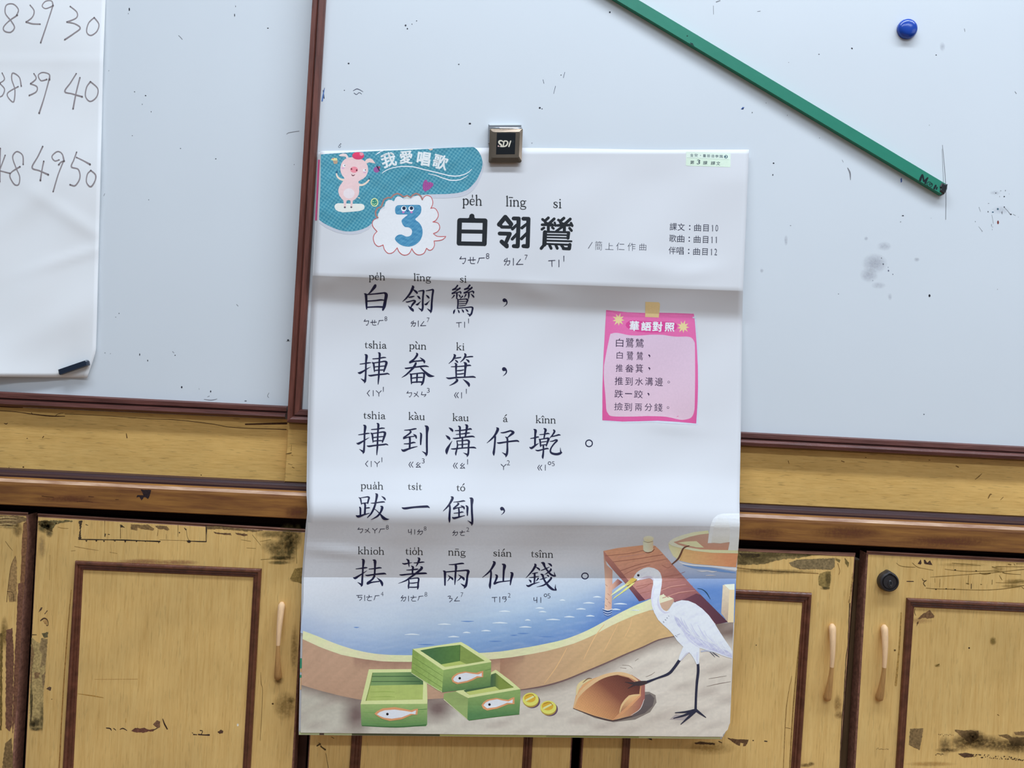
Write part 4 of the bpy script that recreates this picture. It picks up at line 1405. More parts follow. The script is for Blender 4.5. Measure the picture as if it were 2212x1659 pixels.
# front plate: raised frame with a bevel, rounded lower lip
lo_ = [(640, 552), (655, 538), (1415, 536), (1431, 548), (1402, 1300), (1385, 1335), (1360, 1345), (640, 1347), (618, 1330), (614, 1290)]
q0 = [cw(x, y, -.0105) for x, y in lo_]
q1 = [cw(x, y, -.0075) for x, y in lo_]
inn = [(700, 640), (715, 610), (1340, 606), (1362, 630), (1338, 1190), (1322, 1216), (1305, 1222), (715, 1224), (694, 1208), (690, 1190)]
q2 = [cw(x, y, -.0120) for x, y in inn]
rg = [[bm.verts.new(v) for v in q] for q in (q2, q0, q1)]
bm.faces.new(rg[0])
bm.faces.new(rg[2])
n = len(lo_)
for a_, b_ in zip(rg, rg[1:]):
    for i in range(n):
        bm.faces.new((a_[i], a_[(i + 1) % n], b_[(i + 1) % n], b_[i]))
put('front_plate', bm_done(bm, 'front_plate'), ['chrome'], mc)
bm = bmesh.new()
lb = [(812, 632), (1260, 632), (1240, 1148), (790, 1153)]
prism(bm, [zS(*p) for p in lb], -.0123, -.0110, 0, .0002)
k = Ink(flat_place(-.0123))
LW = A(208, 206, 196)
for pts in (((955, 842, 26), (925, 820, 30), (880, 822, 34), (858, 850, 36), (880, 890, 38), (912, 915, 38), (920, 945, 36), (900, 955, 28)), ((905, 955, 30), (960, 958, 28), (1010, 950, 30)),
            ((985, 830, 28), (972, 890, 30), (958, 950, 28)), ((985, 825, 26), (1040, 826, 28), (1068, 855, 32), (1060, 900, 34), (1020, 945, 32), (960, 955, 26)),
            ((1140, 825, 28), (1118, 890, 32), (1098, 955, 32))):
    k.stroke([zS(*p) for p in pts], LW, smooth=len(pts) > 3)
k.poly([zS(*p) for p in ((838, 920), (880, 960), (828, 962))], A(196, 168, 170))
k.ring(*zS(1196, 838), 1.9, 1.9, .7, A(40, 48, 56))
put_inked('label_plate', bm, ['label_black'], [(k, 'ink')], mc)
bm = bmesh.new()
prism(bm, [zS(*p) for p in ((612, 462), (626, 480), (1392, 478), (1398, 540), (1390, 900), (606, 900), (600, 860))], -.0066, -.0006, 0, .0006)
put('back_plate', bm_done(bm, 'back_plate'), ['chrome_bright'], mc)
bm = bmesh.new()
a_, b_ = cw(632, 530, -.0066), cw(1412, 528, -.0066)
g = bmesh.ops.create_cone(bm, cap_ends=True, segments=14, radius1=.0016, radius2=.0016, depth=(b_ - a_).length,
                          matrix=Matrix.Translation((a_ + b_) / 2) @ (b_ - a_).to_track_quat('Z', 'Y').to_matrix().to_4x4())
put('hinge', bm_done(bm, 'hinge'), ['chrome_bright'], mc, True)


# ------------------------------------------------------------------ the poster's sheet
mat('poster_paper', A(214, 220, 232, .755), rough=0.45, spec=0.25, var=(5, 0.015), bump=(22, 0.03))
VK = [326, 595, 655, 925, 1060, 1105, 1140, 1247, 1560, 1583]
LX = [692, 679, 676.5, 668, 666, 668, 664, 656, 649.5, 649]
RXK = [1618, 1605, 1603.5, 1600, 1597.5, 1598, 1596, 1590, 1577, 1562]
RYK = [323, 628, 690, 945, 1078, 1126, 1160, 1250, 1562, 1592]
# (v, depth in front of the board, slope before, slope after): creases where the slopes differ
GK = [(326, .0045, 0, 3e-5), (595, .0145, 4.2e-5, -2.2e-4), (646, .0046, -1.8e-4, -1.8e-4), (664, .0035, .2e-4, .2e-4), (740, .0066, 6e-5, 6e-5), (925, .0222, .95e-4, 1.0e-4), (1000, .0315, 1.45e-4, 1.45e-4),
      (1062, .0432, 2.0e-4, 2.0e-4), (1102, .0506, .7e-4, .7e-4), (1122, .0501, -1.6e-4, -1.6e-4), (1165, .0443, -1.3e-4, -1.3e-4), (1205, .0403, -.8e-4, -.8e-4), (1247, .0374, -.7e-4, 1.1e-4), (1400, .0492, 5e-5, 5e-5), (1600, .0560, 3e-5, 3e-5)]


def depth_v(v):
    v = np.asarray(v, dtype=float)
    out = np.full(v.shape, GK[0][1])
    for a, b in zip(GK, GK[1:]):
        h = b[0] - a[0]
        t = np.clip((v - a[0]) / h, 0, 1)
        y = (2 * t ** 3 - 3 * t ** 2 + 1) * a[1] + (t ** 3 - 2 * t ** 2 + t) * h * a[3] + (-2 * t ** 3 + 3 * t ** 2) * b[1] + (t ** 3 - t ** 2) * h * b[2]
        m = (v >= a[0])
        out = np.where(m, y, out)
    return out


def row_ends(v):
    return np.interp(v, VK, LX), v, np.interp(v, VK, RXK), np.interp(v, VK, RYK)


def uv_of(px, py):
    """Row parameter v and position u across the sheet of a photograph point."""
    lo_v, hi_v = np.full(px.shape, 326.0), np.full(px.shape, 1583.0)
    for _ in range(22):
        m = (lo_v + hi_v) / 2
        lx, ly, rx, ry = row_ends(m)
        below = (py - ly) * (rx - lx) - (px - lx) * (ry - ly) > 0
        lo_v = np.where(below, m, lo_v)
        hi_v = np.where(below, hi_v, m)
    v = (lo_v + hi_v) / 2
    lx, ly, rx, ry = row_ends(v)
    return v, (px - lx) / (rx - lx)


def poster_depth(v, u):
    g = depth_v(v)
    w = np.clip((v - 326) / 60, 0, 1) * np.clip((1583 - v) / 60, 0, 1)
    g = g + w * (.0011 * np.sin(u * 5.2 + v * .006) + .0007 * np.sin(u * 11 - v * .013 + 1.0) + .0004 * np.sin(u * 23 + v * .03))
    # faint dents of a much folded sheet
    for (uu, vv, a, b, su, sv, h) in ((.16, 560, .6, 1, .10, 26, .0011), (.52, 610, -.6, 1, .05, 18, .0010), (.80, 560, -.4, 1, .09, 22, .0012), (.83, 900, -.5, 1, .07, 16, .0009), (.07, 1190, -.4, 1, .08, 14, .0012),
                                      (.9, 560, .8, 1, .05, 14, .0008), (.03, 610, .9, 1, .03, 14, .0008)):
        d = (v - vv) * b + (u - uu) * a * 200
        g = g + h * np.exp(-(d / sv) ** 2 - ((u - uu) / su) ** 2)
    return g


SHEET_U = 80
SHEET_V = sorted(set([float(x) for x in np.arange(326, 1583, 9.0)] + [595.0, 598.0, 925.0, 1247.0, 1560.0, 1583.0]))


def poster_place(px, py, lift):
    v, u = uv_of(px, py)
    return Wv(px, py, -(poster_depth(v, u) + .00006) - lift)


def poster_cuts(y0, y1):
    for v in SHEET_V:
        if v < y0 - 40 or v > y1 + 4:
            continue
        lx, ly, rx, ry = row_ends(v)
        if max(ly, ry) > y0 and min(ly, ry) < y1:
            yield float(lx), float(ly), float(rx), float(ry)


def sheet_mesh(name, dl=0.0, dr=0.0, dt=0.0, db=0.0, back=0.0, thick=.00022):
    """The hanging sheet: rows of the photograph's outline pushed out to its depth (dl.. = how far it sticks out, px)."""
    bm = bmesh.new()
    fr, bk = [], []
    for iv, v in enumerate(SHEET_V):
        lx, ly, rx, ry = [float(t) for t in row_ends(v)]
        u = np.linspace(0, 1, SHEET_U + 1)
        X = (lx - dl) + ((rx + dr) - (lx - dl)) * u
        Y = ly + (ry - ly) * u
        if iv == 0:
            Y = Y - 5.5 * np.sin(np.pi * np.clip(u * 1.25, 0, 1)) ** 1.3 - dt
        if iv == len(SHEET_V) - 1:
            Y = Y + db + 3.0 * np.sin(np.pi * u) * 0
        g = poster_depth(np.full(u.shape, v), u) - back
        fr.append([bm.verts.new(p) for p in Wv(X, Y, -g)])
        bk.append([bm.verts.new(p) for p in Wv(X, Y, -(g - thick))])
    n = len(fr)
    for i in range(n - 1):
        for j in range(SHEET_U):
            bm.faces.new((fr[i][j], fr[i][j + 1], fr[i + 1][j + 1], fr[i + 1][j]))
            bm.faces.new((bk[i][j], bk[i + 1][j], bk[i + 1][j + 1], bk[i][j + 1]))
        for j in (0, SHEET_U):
            bm.faces.new((fr[i][j], fr[i + 1][j], bk[i + 1][j], bk[i][j]))
    for j in range(SHEET_U):
        for i in (0, n - 1):
            bm.faces.new((fr[i][j], fr[i][j + 1], bk[i][j + 1], bk[i][j]))
    return bm


po = thing('poster', 'large white Taiwanese song poster with an egret and fish crates, hanging from the clip', 'poster', W(1112, 1590, -.05))
bm = sheet_mesh('sheet')
shp = put('sheet', bm_done(bm, 'sheet'), ['poster_paper'], po, True)

# another sheet behind it, showing as a coloured sliver on the left and below
pb = thing('poster', 'second printed sheet behind the song poster, only a pink and green sliver showing', 'poster', W(700, 1592, -.045))
bm = sheet_mesh('sheet', 4.0, -3, -3, 4.5, .0016)
kb_ = Ink(lambda px, py, lift: Wv(px, py, -(poster_depth(*uv_of(px, py)) - .0014) - lift), poster_cuts)
PINKE, GREENE = A(178, 70, 120), A(60, 150, 120)


def sliver(v0, v1, col, w=4.0):
    pts_l, pts_r = [], []
    for v in np.linspace(v0, v1, 8):
        lx, ly, rx, ry = [float(t) for t in row_ends(float(v))]
        pts_l.append((lx - w, ly))
        pts_r.append((lx + 4, ly))
    kb_.poly(pts_l + pts_r[::-1], col)


sliver(345, 476, PINKE)
sliver(1422, 1444, GREENE)
sliver(1444, 1452, A(214, 176, 128), 3.5)
sliver(1458, 1464, GREENE)
sliver(1464, 1490, A(214, 180, 140), 3.2)
put_inked('sheet', bm, ['poster_paper'], [(kb_, 'ink')], pb, True)
bm = None
# its printed lower edge
kb_ = Ink(lambda px, py, lift: Wv(px, py, -(poster_depth(np.full(px.shape, 1583.0), np.clip((px - 649) / 913, 0, 1)) - .0014) - lift))
for x0_, x1_, c_ in ((646, 760, A(190, 205, 160)), (690, 700, A(90, 80, 70)), (760, 950, A(84, 92, 64)), (950, 1180, A(178, 182, 110)), (1180, 1380, A(150, 156, 96)), (1380, 1556, A(186, 190, 140))):
    ya, yb = 1583 + (x0_ - 649) * 9 / 913, 1583 + (x1_ - 649) * 9 / 913
    kb_.poly([(x0_, ya - 3), (x1_, yb - 3), (x1_, yb + 4.2), (x0_, ya + 4.2)], c_)
kb_.put('printed_edge', pb)


def page(depth_order=1):
    return Ink(poster_place, poster_cuts)


INK = A(24, 26, 58, .9)          # dark blue of the lyrics
INKS = A(40, 42, 64, .9)
BLACKT = A(26, 30, 36, .9)

# ------------------------------------------------------------------ lettering
cT = crop(960, 410, 7.373)
cA, cB = crop(760, 570, 11.06), crop(940, 570, 11.06)
cC, cD = crop(750, 725, 11.06), crop(930, 725, 11.06)
cE, cF, cG = crop(750, 880, 11.06), crop(940, 880, 11.06), crop(1120, 880, 11.06)
cH, cI = crop(750, 1030, 11.06), crop(930, 1030, 11.06)
cJ, cK, cL = crop(750, 1170, 11.06), crop(930, 1170, 11.06), crop(1110, 1170, 11.06)

TH, TN = .165, .07
STEM = lambda x, y0, y1: ((x, y0, TH), (x, y1, TH))
LATIN = {   # serif letters as strokes, x height = 1, y up: (advance, strokes)
    'p': (1.12, [((.2, -.5, TH), (.2, .95, TH)), ((.03, .9, TN), (.2, .96, .09)), ((.26, .78, TN), (.5, .98, .1), (.82, .84, .17), (.92, .5, .19), (.82, .15, .16), (.58, .02, .09), (.26, .14, TN)), ((.03, -.48, TN), (.4, -.48, TN))]),
    'e': (.98, [((.14, .56, TN), (.8, .56, TN)), ((.8, .57, .08), (.74, .84, .12), (.5, .97, .09), (.22, .84, .15), (.12, .5, .18), (.22, .16, .16), (.5, .03, .12), (.84, .2, .05))]),
    'h': (1.18, [STEM(.2, 0, 1.62), ((.04, 1.56, TN), (.2, 1.62, .09)), ((.24, .74, TN), (.5, .97, .1), (.76, .9, .15), (.86, .66, TH), (.86, 0, TH)), ((.04, .02, TN), (.4, .02, TN)), ((.7, .02, TN), (1.05, .02, TN))]),
    'n': (1.18, [STEM(.2, 0, .97), ((.04, .9, TN), (.2, .97, .09)), ((.24, .74, TN), (.5, .97, .1), (.76, .9, .15), (.86, .66, TH), (.86, 0, TH)), ((.04, .02, TN), (.4, .02, TN)), ((.7, .02, TN), (1.05, .02, TN))]),
    'i': (.6, [STEM(.28, 0, .97), ((.1, .9, TN), (.28, .97, .09)), ((.1, .02, TN), (.48, .02, TN)), ((.28, 1.38, .2), (.281, 1.39, .2))]),
    'I': (.6, [STEM(.28, 0, .97), ((.1, .9, TN), (.28, .97, .09)), ((.1, .02, TN), (.48, .02, TN))]),
    'l': (.6, [STEM(.28, 0, 1.62), ((.1, 1.56, TN), (.28, 1.62, .09)), ((.1, .02, TN), (.48, .02, TN))]),
    'g': (1.05, [((.45, .97, .1), (.18, .84, .13), (.14, .62, .14), (.24, .38, .12), (.45, .32, .09), (.68, .42, .13), (.75, .66, .14), (.66, .88, .12), (.45, .97, .1)), ((.68, .88, .08), (.98, .92, .11)),
                 ((.26, .38, .07), (.16, .2, .12), (.3, .06, .14), (.62, .02, .15), (.9, -.08, .14), (.92, -.28, .12), (.7, -.44, .1), (.36, -.46, .1), (.1, -.34, .1), (.1, -.14, .09), (.3, .04, .07))]),
    's': (.86, [((.7, .72, TN), (.64, .92, .09), (.42, .97, .1), (.2, .84, .15), (.26, .62, .17), (.54, .44, .18), (.7, .26, .16), (.58, .06, .11), (.35, .03, .09), (.15, .12, .09), (.12, .3, TN))]),
    't': (.72, [((.32, 1.3, .05), (.28, 1.1, .12), (.26, .9, TH), (.26, .3, TH), (.34, .07, .13), (.5, .05, .08), (.66, .14, .05)), ((.06, .93, TN), (.6, .93, TN))]),
    'a': (1.0, [((.16, .72, .15), (.24, .9, .11), (.44, .97, .1), (.64, .86, .15), (.7, .64, TH), (.7, .2, TH), (.78, .05, .12), (.96, .1, .05)), ((.68, .6, TN), (.36, .48, .11), (.15, .28, .16), (.22, .07, .14), (.44, .04, .09), (.68, .2, TN))]),
    'u': (1.18, [((.04, .92, TN), (.2, .95, .09)), ((.2, .95, TH), (.2, .3, TH), (.3, .07, .15), (.52, .03, .09), (.82, .22, TN)), STEM(.86, 0, .95), ((.7, .92, TN), (.86, .95, .09)), ((.86, .02, TN), (1.04, .04, TN))]),
    'k': (1.12, [STEM(.2, 0, 1.62), ((.04, 1.56, TN), (.2, 1.62, .09)), ((.24, .42, TN), (.8, .92, .08)), ((.6, .95, TN), (1.0, .95, TN)), ((.42, .6, .1), (.88, .05, .18)), ((.04, .02, TN), (.4, .02, TN)), ((.66, .02, TN), (1.08, .02, TN))]),
    'o': (1.06, [((.5, .98, .09), (.22, .86, .14), (.12, .5, .18), (.22, .14, .14), (.5, .02, .09), (.78, .14, .14), (.88, .5, .18), (.78, .86, .14), (.5, .98, .09))]),
}
ACC = {
    '|': [((0, 1.22, .11), (0, 1.62, .12))],
    '-': [((-.3, 1.42, .11), (.3, 1.42, .11))],
    '`': [((-.3, 1.66, .17), (-.08, 1.42, .13), (.08, 1.2, .05))],
    '/': [((.28, 1.66, .17), (.08, 1.42, .13), (-.1, 1.18, .05))],
    '^': [((-.32, 1.22, .05), (0, 1.55, .15)), ((0, 1.55, .15), (.32, 1.22, .05))],
}


def roman(ik, cr_, word, x0, x1, base, xh, col=BLACKT, slope=.027, wt=1.12):
    """Set one romanized syllable between x0 and x1 on its baseline (crop pixels)."""
    toks = []
    for ch in word:
        if ch in ACC:
            t = toks[-1]
            toks[-1] = ('I' if t[0] == 'i' and ch != '|' else t[0], ch)
        else:
            toks.append((ch, ''))
    adv = sum(LATIN[t[0]][0] for t in toks) - .1
    sx_ = (x1 - x0) / adv
    px_, py_ = cr_(x0, base)
    kx, ky = sx_ / cr_.s, xh / cr_.s
    pen = -.05

    def pt(x, y, w):
        X = x * kx
        return (px_ + X, py_ - y * ky + slope * X, w * (kx + ky) / 2 * wt)
    for t, acc in toks:
        a, st = LATIN[t]
        for s in st:
            ik.stroke([pt(pen + x, y, w) for x, y, w in s], col, 4, n=4)
        if acc:
            cx_ = pen + {'i': .28, 'I': .28, 'n': .52, 'u': .5, 'o': .5, 'e': .5, 'a': .42}.get(t, .5)
            for s in ACC[acc]:
                ik.stroke([pt(cx_ + x, y, w) for x, y, w in s], col, 4, n=4)
        pen += a


BPMF = {    # phonetic symbols as strokes in a unit box, y down
    'ㄅ': [((.25, .0), (.02, .3)), ((.02, .3), (.5, .27), (.92, .22)), ((.92, .22), (.9, .55), (.62, .97), (.46, .92))],
    'ㄝ': [((0, .46), (1, .4)), ((.3, .05), (.31, .7), (.42, .95), (.9, .97)), ((.7, .05), (.68, .6))],
    'ㄏ': [((.22, .1), (1, .03)), ((.24, .1), (.17, .5), (0, 1))],
    'ㄌ': [((.26, .12), (.02, .46), (.94, .36)), ((.94, .36), (.86, .78), (.66, 1), (.5, .9)), ((.5, 0), (.42, .5), (.06, 1))],
    'ㄧ': [((.5, 0), (.5, 1))],
    'ㄥ': [((.62, 0), (.02, .93)), ((.02, .93), (1, .9))],
    'ㄒ': [((0, .1), (1, .04)), ((.5, .07), (.52, 1))],
    'ㄑ': [((.85, 0), (.08, .5)), ((.08, .5), (.8, 1))],
    'ㄚ': [((0, .05), (.5, .46)), ((1, .05), (.5, .46)), ((.5, .46), (.5, 1))],
    'ㄨ': [((0, .32), (.3, .4), (.95, 1)), ((.72, 0), (.5, .5), (0, .96))],
    'ㄣ': [((.2, 0), (.04, .55)), ((.04, .55), (.55, .6), (.96, .52)), ((.96, .52), (.86, .8), (.62, 1))],
    'ㄍ': [((.4, 0), (.02, .48)), ((.02, .48), (.38, 1)), ((.95, 0), (.5, .5)), ((.5, .5), (.95, 1))],
    'ㄠ': [((.5, 0), (.05, .4), (.5, .48)), ((.92, .15), (.5, .55), (.02, .95)), ((.02, .95), (.5, .95), (.98, .86)), ((.74, .68), (1, 1))],
    'ㄉ': [((.36, 0), (.02, .42)), ((.02, .42), (.95, .28)), ((.95, .28), (.88, .68), (.6, 1), (.48, .93)), ((.44, .36), (.3, .7), (.02, .98))],
    'ㄜ': [((0, .34), (1, .27)), ((.46, 0), (.5, .38), (.18, .64), (.28, .96), (.9, .97))],
    'ㄎ': [((0, .1), (1, .05)), ((.34, .1), (.24, .46)), ((.24, .46), (.9, .42)), ((.9, .42), (.86, .74), (.52, 1))],
    'ㄐ': [((.08, .08), (.12, .62), (.8, .52)), ((.88, 0), (.86, 1))],
    'ㄋ': [((0, .08), (.6, .03), (.3, .4)), ((.3, .4), (.9, .42), (.92, .66), (.4, 1))],
    'ㄢ': [((.12, .02), (.9, .0)), ((.86, .0), (.7, .32)), ((.16, .0), (.08, .36), (.9, .4)), ((.9, .4), (.84, .7), (.5, 1))],
}


def bopo(ik, cr_, items, col=INKS, w=17):
    """Phonetic symbols and tone digits: (symbol, x0, y0, x1, y1) in crop pixels; 'O' draws a small ring."""
    for s, x0, y0, x1, y1 in items:
        if s == 'O':
            c = cr_((x0 + x1) / 2, (y0 + y1) / 2)
            ik.ring(c[0], c[1], (x1 - x0) / 2 / cr_.s - .4, (y1 - y0) / 2 / cr_.s - .4, 1.3, col, 4)
        elif s in BPMF:
            for st in BPMF[s]:
                m = len(st)
                pts = [cr_(x0 + x * (x1 - x0), y0 + y * (y1 - y0), w * (1.0 if i == 0 else .82)) for i, (x, y) in enumerate(st)]
                ik.stroke(pts, col, 4, n=4)
        else:
            a, b = cr_(x0, y0), cr_(x1, y1)
            ik.mesh(glyph_box(s, a[0], a[1], b[0], b[1], .027, -.012), col, 4)


def big(ik, cr_, strokes, col=INK, smooth=True):
    for s in strokes:
        ik.stroke([cr_(*p) for p in s], col, 4, n=6, smooth=smooth and len(s) > 2)


def comma(ik, cr_, cx, cy, r, tail, col=INK):
    c = cr_(cx, cy, r)
    ik.poly(ellipse(c[0], c[1], c[2], c[2], 22), col)
    ik.stroke([cr_(*p) for p in tail], col)


KAI = {}
KAI['白'] = [((560, 515, 60), (545, 548, 74), (490, 620, 56), (440, 680, 38), (392, 716, 12)), ((296, 712, 16), (335, 740, 60), (345, 850, 56), (350, 980, 50), (354, 1078, 28)),
           ((330, 735, 30), (500, 722, 30), (690, 703, 38), (790, 690, 32)), ((780, 694, 44), (822, 738, 76), (800, 880, 70), (775, 1010, 75), (742, 1098, 44)), ((370, 890, 30), (550, 878, 34), (690, 862, 38), (765, 868, 24)),
           ((370, 1036, 32), (600, 1025, 38), (740, 1030, 44))]
KAI['翎'] = [((1450, 530, 36), (1460, 565, 66), (1400, 690, 50), (1310, 810, 40), (1208, 905, 8)), ((1465, 612, 14), (1510, 645, 46), (1553, 685, 50), (1557, 708, 26)), ((1365, 800, 24), (1430, 788, 36), (1490, 773, 20)),
           ((1295, 905, 18), (1330, 910, 30), (1420, 885, 28), (1480, 872, 34)), ((1485, 876, 40), (1512, 900, 48), (1450, 970, 46), (1415, 1033, 24)), ((1345, 1000, 10), (1400, 1055, 50), (1450, 1100, 62), (1466, 1126, 34)),
           ((1585, 658, 16), (1640, 645, 28), (1700, 638, 32)), ((1690, 640, 36), (1716, 652, 48), (1702, 760, 42), (1695, 900, 44), (1695, 1040, 48), (1682, 1100, 46), (1666, 1130, 20)), ((1676, 1106, 50), (1640, 1085, 32), (1588, 1045, 6)),
           ((1560, 763, 8), (1600, 795, 46), (1630, 832, 28)), ((1528, 968, 14), (1565, 970, 46), (1610, 930, 26), (1655, 885, 5)), ((1770, 645, 18), (1850, 630, 28), (1930, 612, 34)),
           ((1920, 616, 40), (1942, 636, 50), (1925, 760, 44), (1910, 930, 46), (1902, 1080, 50), (1884, 1166, 20)), ((1890, 1135, 52), (1850, 1105, 34), (1800, 1065, 6)), ((1770, 742, 8), (1815, 780, 46), (1845, 813, 30)),
           ((1738, 960, 14), (1775, 965, 48), (1820, 920, 24), (1868, 870, 5))]
_si = [((535, 517, 40), (490, 575, 34), (420, 616, 34)), ((416, 622, 30), (500, 605, 22), (560, 598, 22)), ((590, 582, 44), (540, 620, 32), (470, 668, 26), (410, 700, 34)), ((406, 710, 30), (500, 690, 24), (590, 670, 26)),
       ((590, 655, 14), (612, 680, 36), (610, 716, 18)), ((520, 700, 40), (518, 770, 38), (512, 828, 24)), ((455, 755, 34), (430, 788, 24), (390, 828, 8)), ((560, 735, 10), (588, 765, 34), (600, 790, 22))]
_si2 = [((825, 513, 46), (780, 570, 34), (705, 606, 36)), ((702, 612, 30), (790, 595, 24), (830, 588, 22)), ((876, 568, 46), (820, 620, 34), (750, 664, 28), (694, 690, 36)), ((692, 698, 30), (790, 680, 24), (890, 655, 26)),
        ((880, 640, 14), (915, 670, 44), (915, 704, 22)), ((805, 690, 42), (803, 770, 38), (795, 828, 20)), ((735, 735, 38), (715, 770, 26), (690, 812, 8)), ((852, 715, 10), (898, 760, 40), (925, 793, 30))]
KAI['鷥'] = _si + _si2 + [((655, 772, 34), (625, 805, 26), (598, 836, 10)), ((533, 830, 20), (545, 870, 36), (545, 960, 34), (535, 1052, 34)), ((560, 856, 24), (660, 845, 24), (740, 838, 26)),
        ((745, 842, 36), (776, 862, 42), (755, 920, 34), (735, 970, 16)), ((570, 906, 18), (660, 900, 20), (740, 895, 16)), ((570, 955, 18), (650, 950, 20), (730, 945, 18)), ((570, 1003, 18), (650, 998, 20), (725, 988, 18)),
        ((530, 1062, 26), (700, 1045, 26), (860, 1030, 30)), ((868, 1034, 34), (896, 1052, 44), (885, 1120, 42), (865, 1190, 46), (820, 1247, 24)), ((834, 1226, 46), (800, 1203, 28), (765, 1178, 6)),
        ((475, 1085, 8), (455, 1130, 44), (440, 1183, 26)), ((540, 1088, 8), (565, 1135, 36), (575, 1170, 18)), ((635, 1080, 8), (665, 1125, 38), (682, 1158, 18)), ((722, 1072, 8), (765, 1115, 40), (785, 1142, 20))]
KAI['車'] = [((305, 680, 18), (400, 668, 26), (500, 650, 32), (565, 645, 18)), ((422, 450, 18), (462, 485, 64), (450, 620, 46), (445, 800, 42), (440, 960, 44), (430, 1070, 48), (413, 1128, 20)), ((425, 1090, 56), (375, 1058, 34), (325, 1025, 6)),
           ((258, 880, 14), (305, 890, 54), (400, 840, 38), (480, 790, 24), (562, 745, 6)), ((612, 555, 22), (750, 545, 28), (860, 522, 32), (925, 525, 18)),
           ((742, 408, 18), (777, 440, 54), (768, 600, 42), (760, 800, 42), (755, 960, 44), (745, 1080, 34), (740, 1162, 18)), ((596, 636, 16), (630, 665, 40), (642, 760, 40), (650, 862, 20)), ((610, 656, 28), (750, 635, 26), (880, 612, 34)),
           ((900, 614, 40), (938, 644, 58), (910, 750, 50), (875, 857, 30)), ((650, 748, 24), (760, 735, 26), (890, 722, 24)), ((650, 834, 28), (760, 822, 28), (880, 820, 28)),
           ((508, 943, 16), (560, 955, 42), (700, 935, 36), (900, 915, 38), (960, 905, 34), (1008, 925, 18))]
KAI['畚'] = [((1660, 422, 34), (1672, 460, 52), (1600, 560, 44), (1502, 630, 44)), ((1500, 640, 48), (1600, 615, 34), (1800, 596, 34)), ((1738, 522, 8), (1800, 570, 42), (1840, 615, 54), (1846, 650, 26)),
           ((1382, 772, 18), (1420, 780, 36), (1600, 755, 34), (1850, 727, 40), (1945, 742, 16)), ((1640, 658, 46), (1600, 740, 56), (1500, 850, 44), (1400, 940, 34), (1303, 1000, 8)), ((1760, 770, 30), (1850, 860, 46), (1950, 945, 72), (2020, 966, 48), (2086, 968, 6)),
           ((1494, 908, 16), (1525, 935, 44), (1530, 1040, 40), (1535, 1147, 26)), ((1510, 922, 28), (1650, 905, 28), (1800, 890, 32)), ((1810, 894, 36), (1838, 924, 48), (1825, 1050, 48), (1800, 1130, 52), (1772, 1182, 22)), ((1672, 910, 44), (1668, 1000, 40), (1665, 1110, 40)),
           ((1550, 1015, 28), (1670, 1000, 30), (1795, 995, 26)), ((1540, 1116, 30), (1700, 1105, 32), (1790, 1110, 40))]
KAI['箕'] = [((566, 455, 36), (582, 488, 56), (530, 580, 36), (438, 667, 12)), ((588, 542, 22), (640, 532, 30), (722, 520, 26)), ((585, 578, 8), (625, 610, 40), (650, 638, 26)), ((816, 434, 30), (838, 468, 50), (790, 560, 36), (713, 630, 12)), ((836, 516, 24), (940, 502, 30), (1008, 500, 26)),
           ((848, 563, 8), (900, 600, 46), (918, 632, 28)), ((492, 742, 16), (600, 740, 24), (800, 725, 28), (920, 708, 36), (964, 716, 18)), ((578, 658, 16), (612, 688, 52), (610, 800, 44), (615, 990, 36)), ((797, 638, 18), (840, 675, 66), (830, 800, 50), (815, 985, 40)),
           ((635, 835, 24), (720, 832, 30), (790, 818, 24)), ((635, 918, 24), (710, 915, 28), (790, 905, 26)), ((383, 1003, 18), (450, 1020, 42), (620, 1000, 36), (850, 990, 32), (1010, 982, 42), (1074, 998, 18)), ((606, 1033, 18), (638, 1068, 56), (560, 1140, 36), (453, 1191, 10)),
           ((778, 1043, 8), (860, 1105, 50), (912, 1160, 60), (920, 1202, 36))]
KAI['到'] = [((1368, 545, 18), (1500, 535, 30), (1600, 515, 36), (1647, 510, 26)), ((1498, 560, 26), (1520, 588, 40), (1440, 660, 36), (1352, 718, 36)), ((1350, 742, 36), (1480, 705, 26), (1600, 690, 24)), ((1578, 638, 10), (1635, 680, 46), (1652, 735, 28)), ((1495, 730, 52), (1500, 800, 46), (1490, 985, 46)),
           ((1362, 870, 22), (1480, 865, 32), (1580, 838, 36), (1628, 842, 18)), ((1298, 1003, 16), (1350, 1032, 58), (1480, 985, 40), (1600, 950, 28), (1674, 934, 14)), ((1742, 608, 20), (1767, 645, 46), (1760, 780, 46), (1755, 886, 32)),
           ((1858, 436, 16), (1912, 485, 80), (1905, 620, 54), (1903, 850, 50), (1905, 1050, 48), (1896, 1115, 46), (1885, 1158, 20)), ((1892, 1120, 60), (1850, 1086, 34), (1788, 1046, 6))]
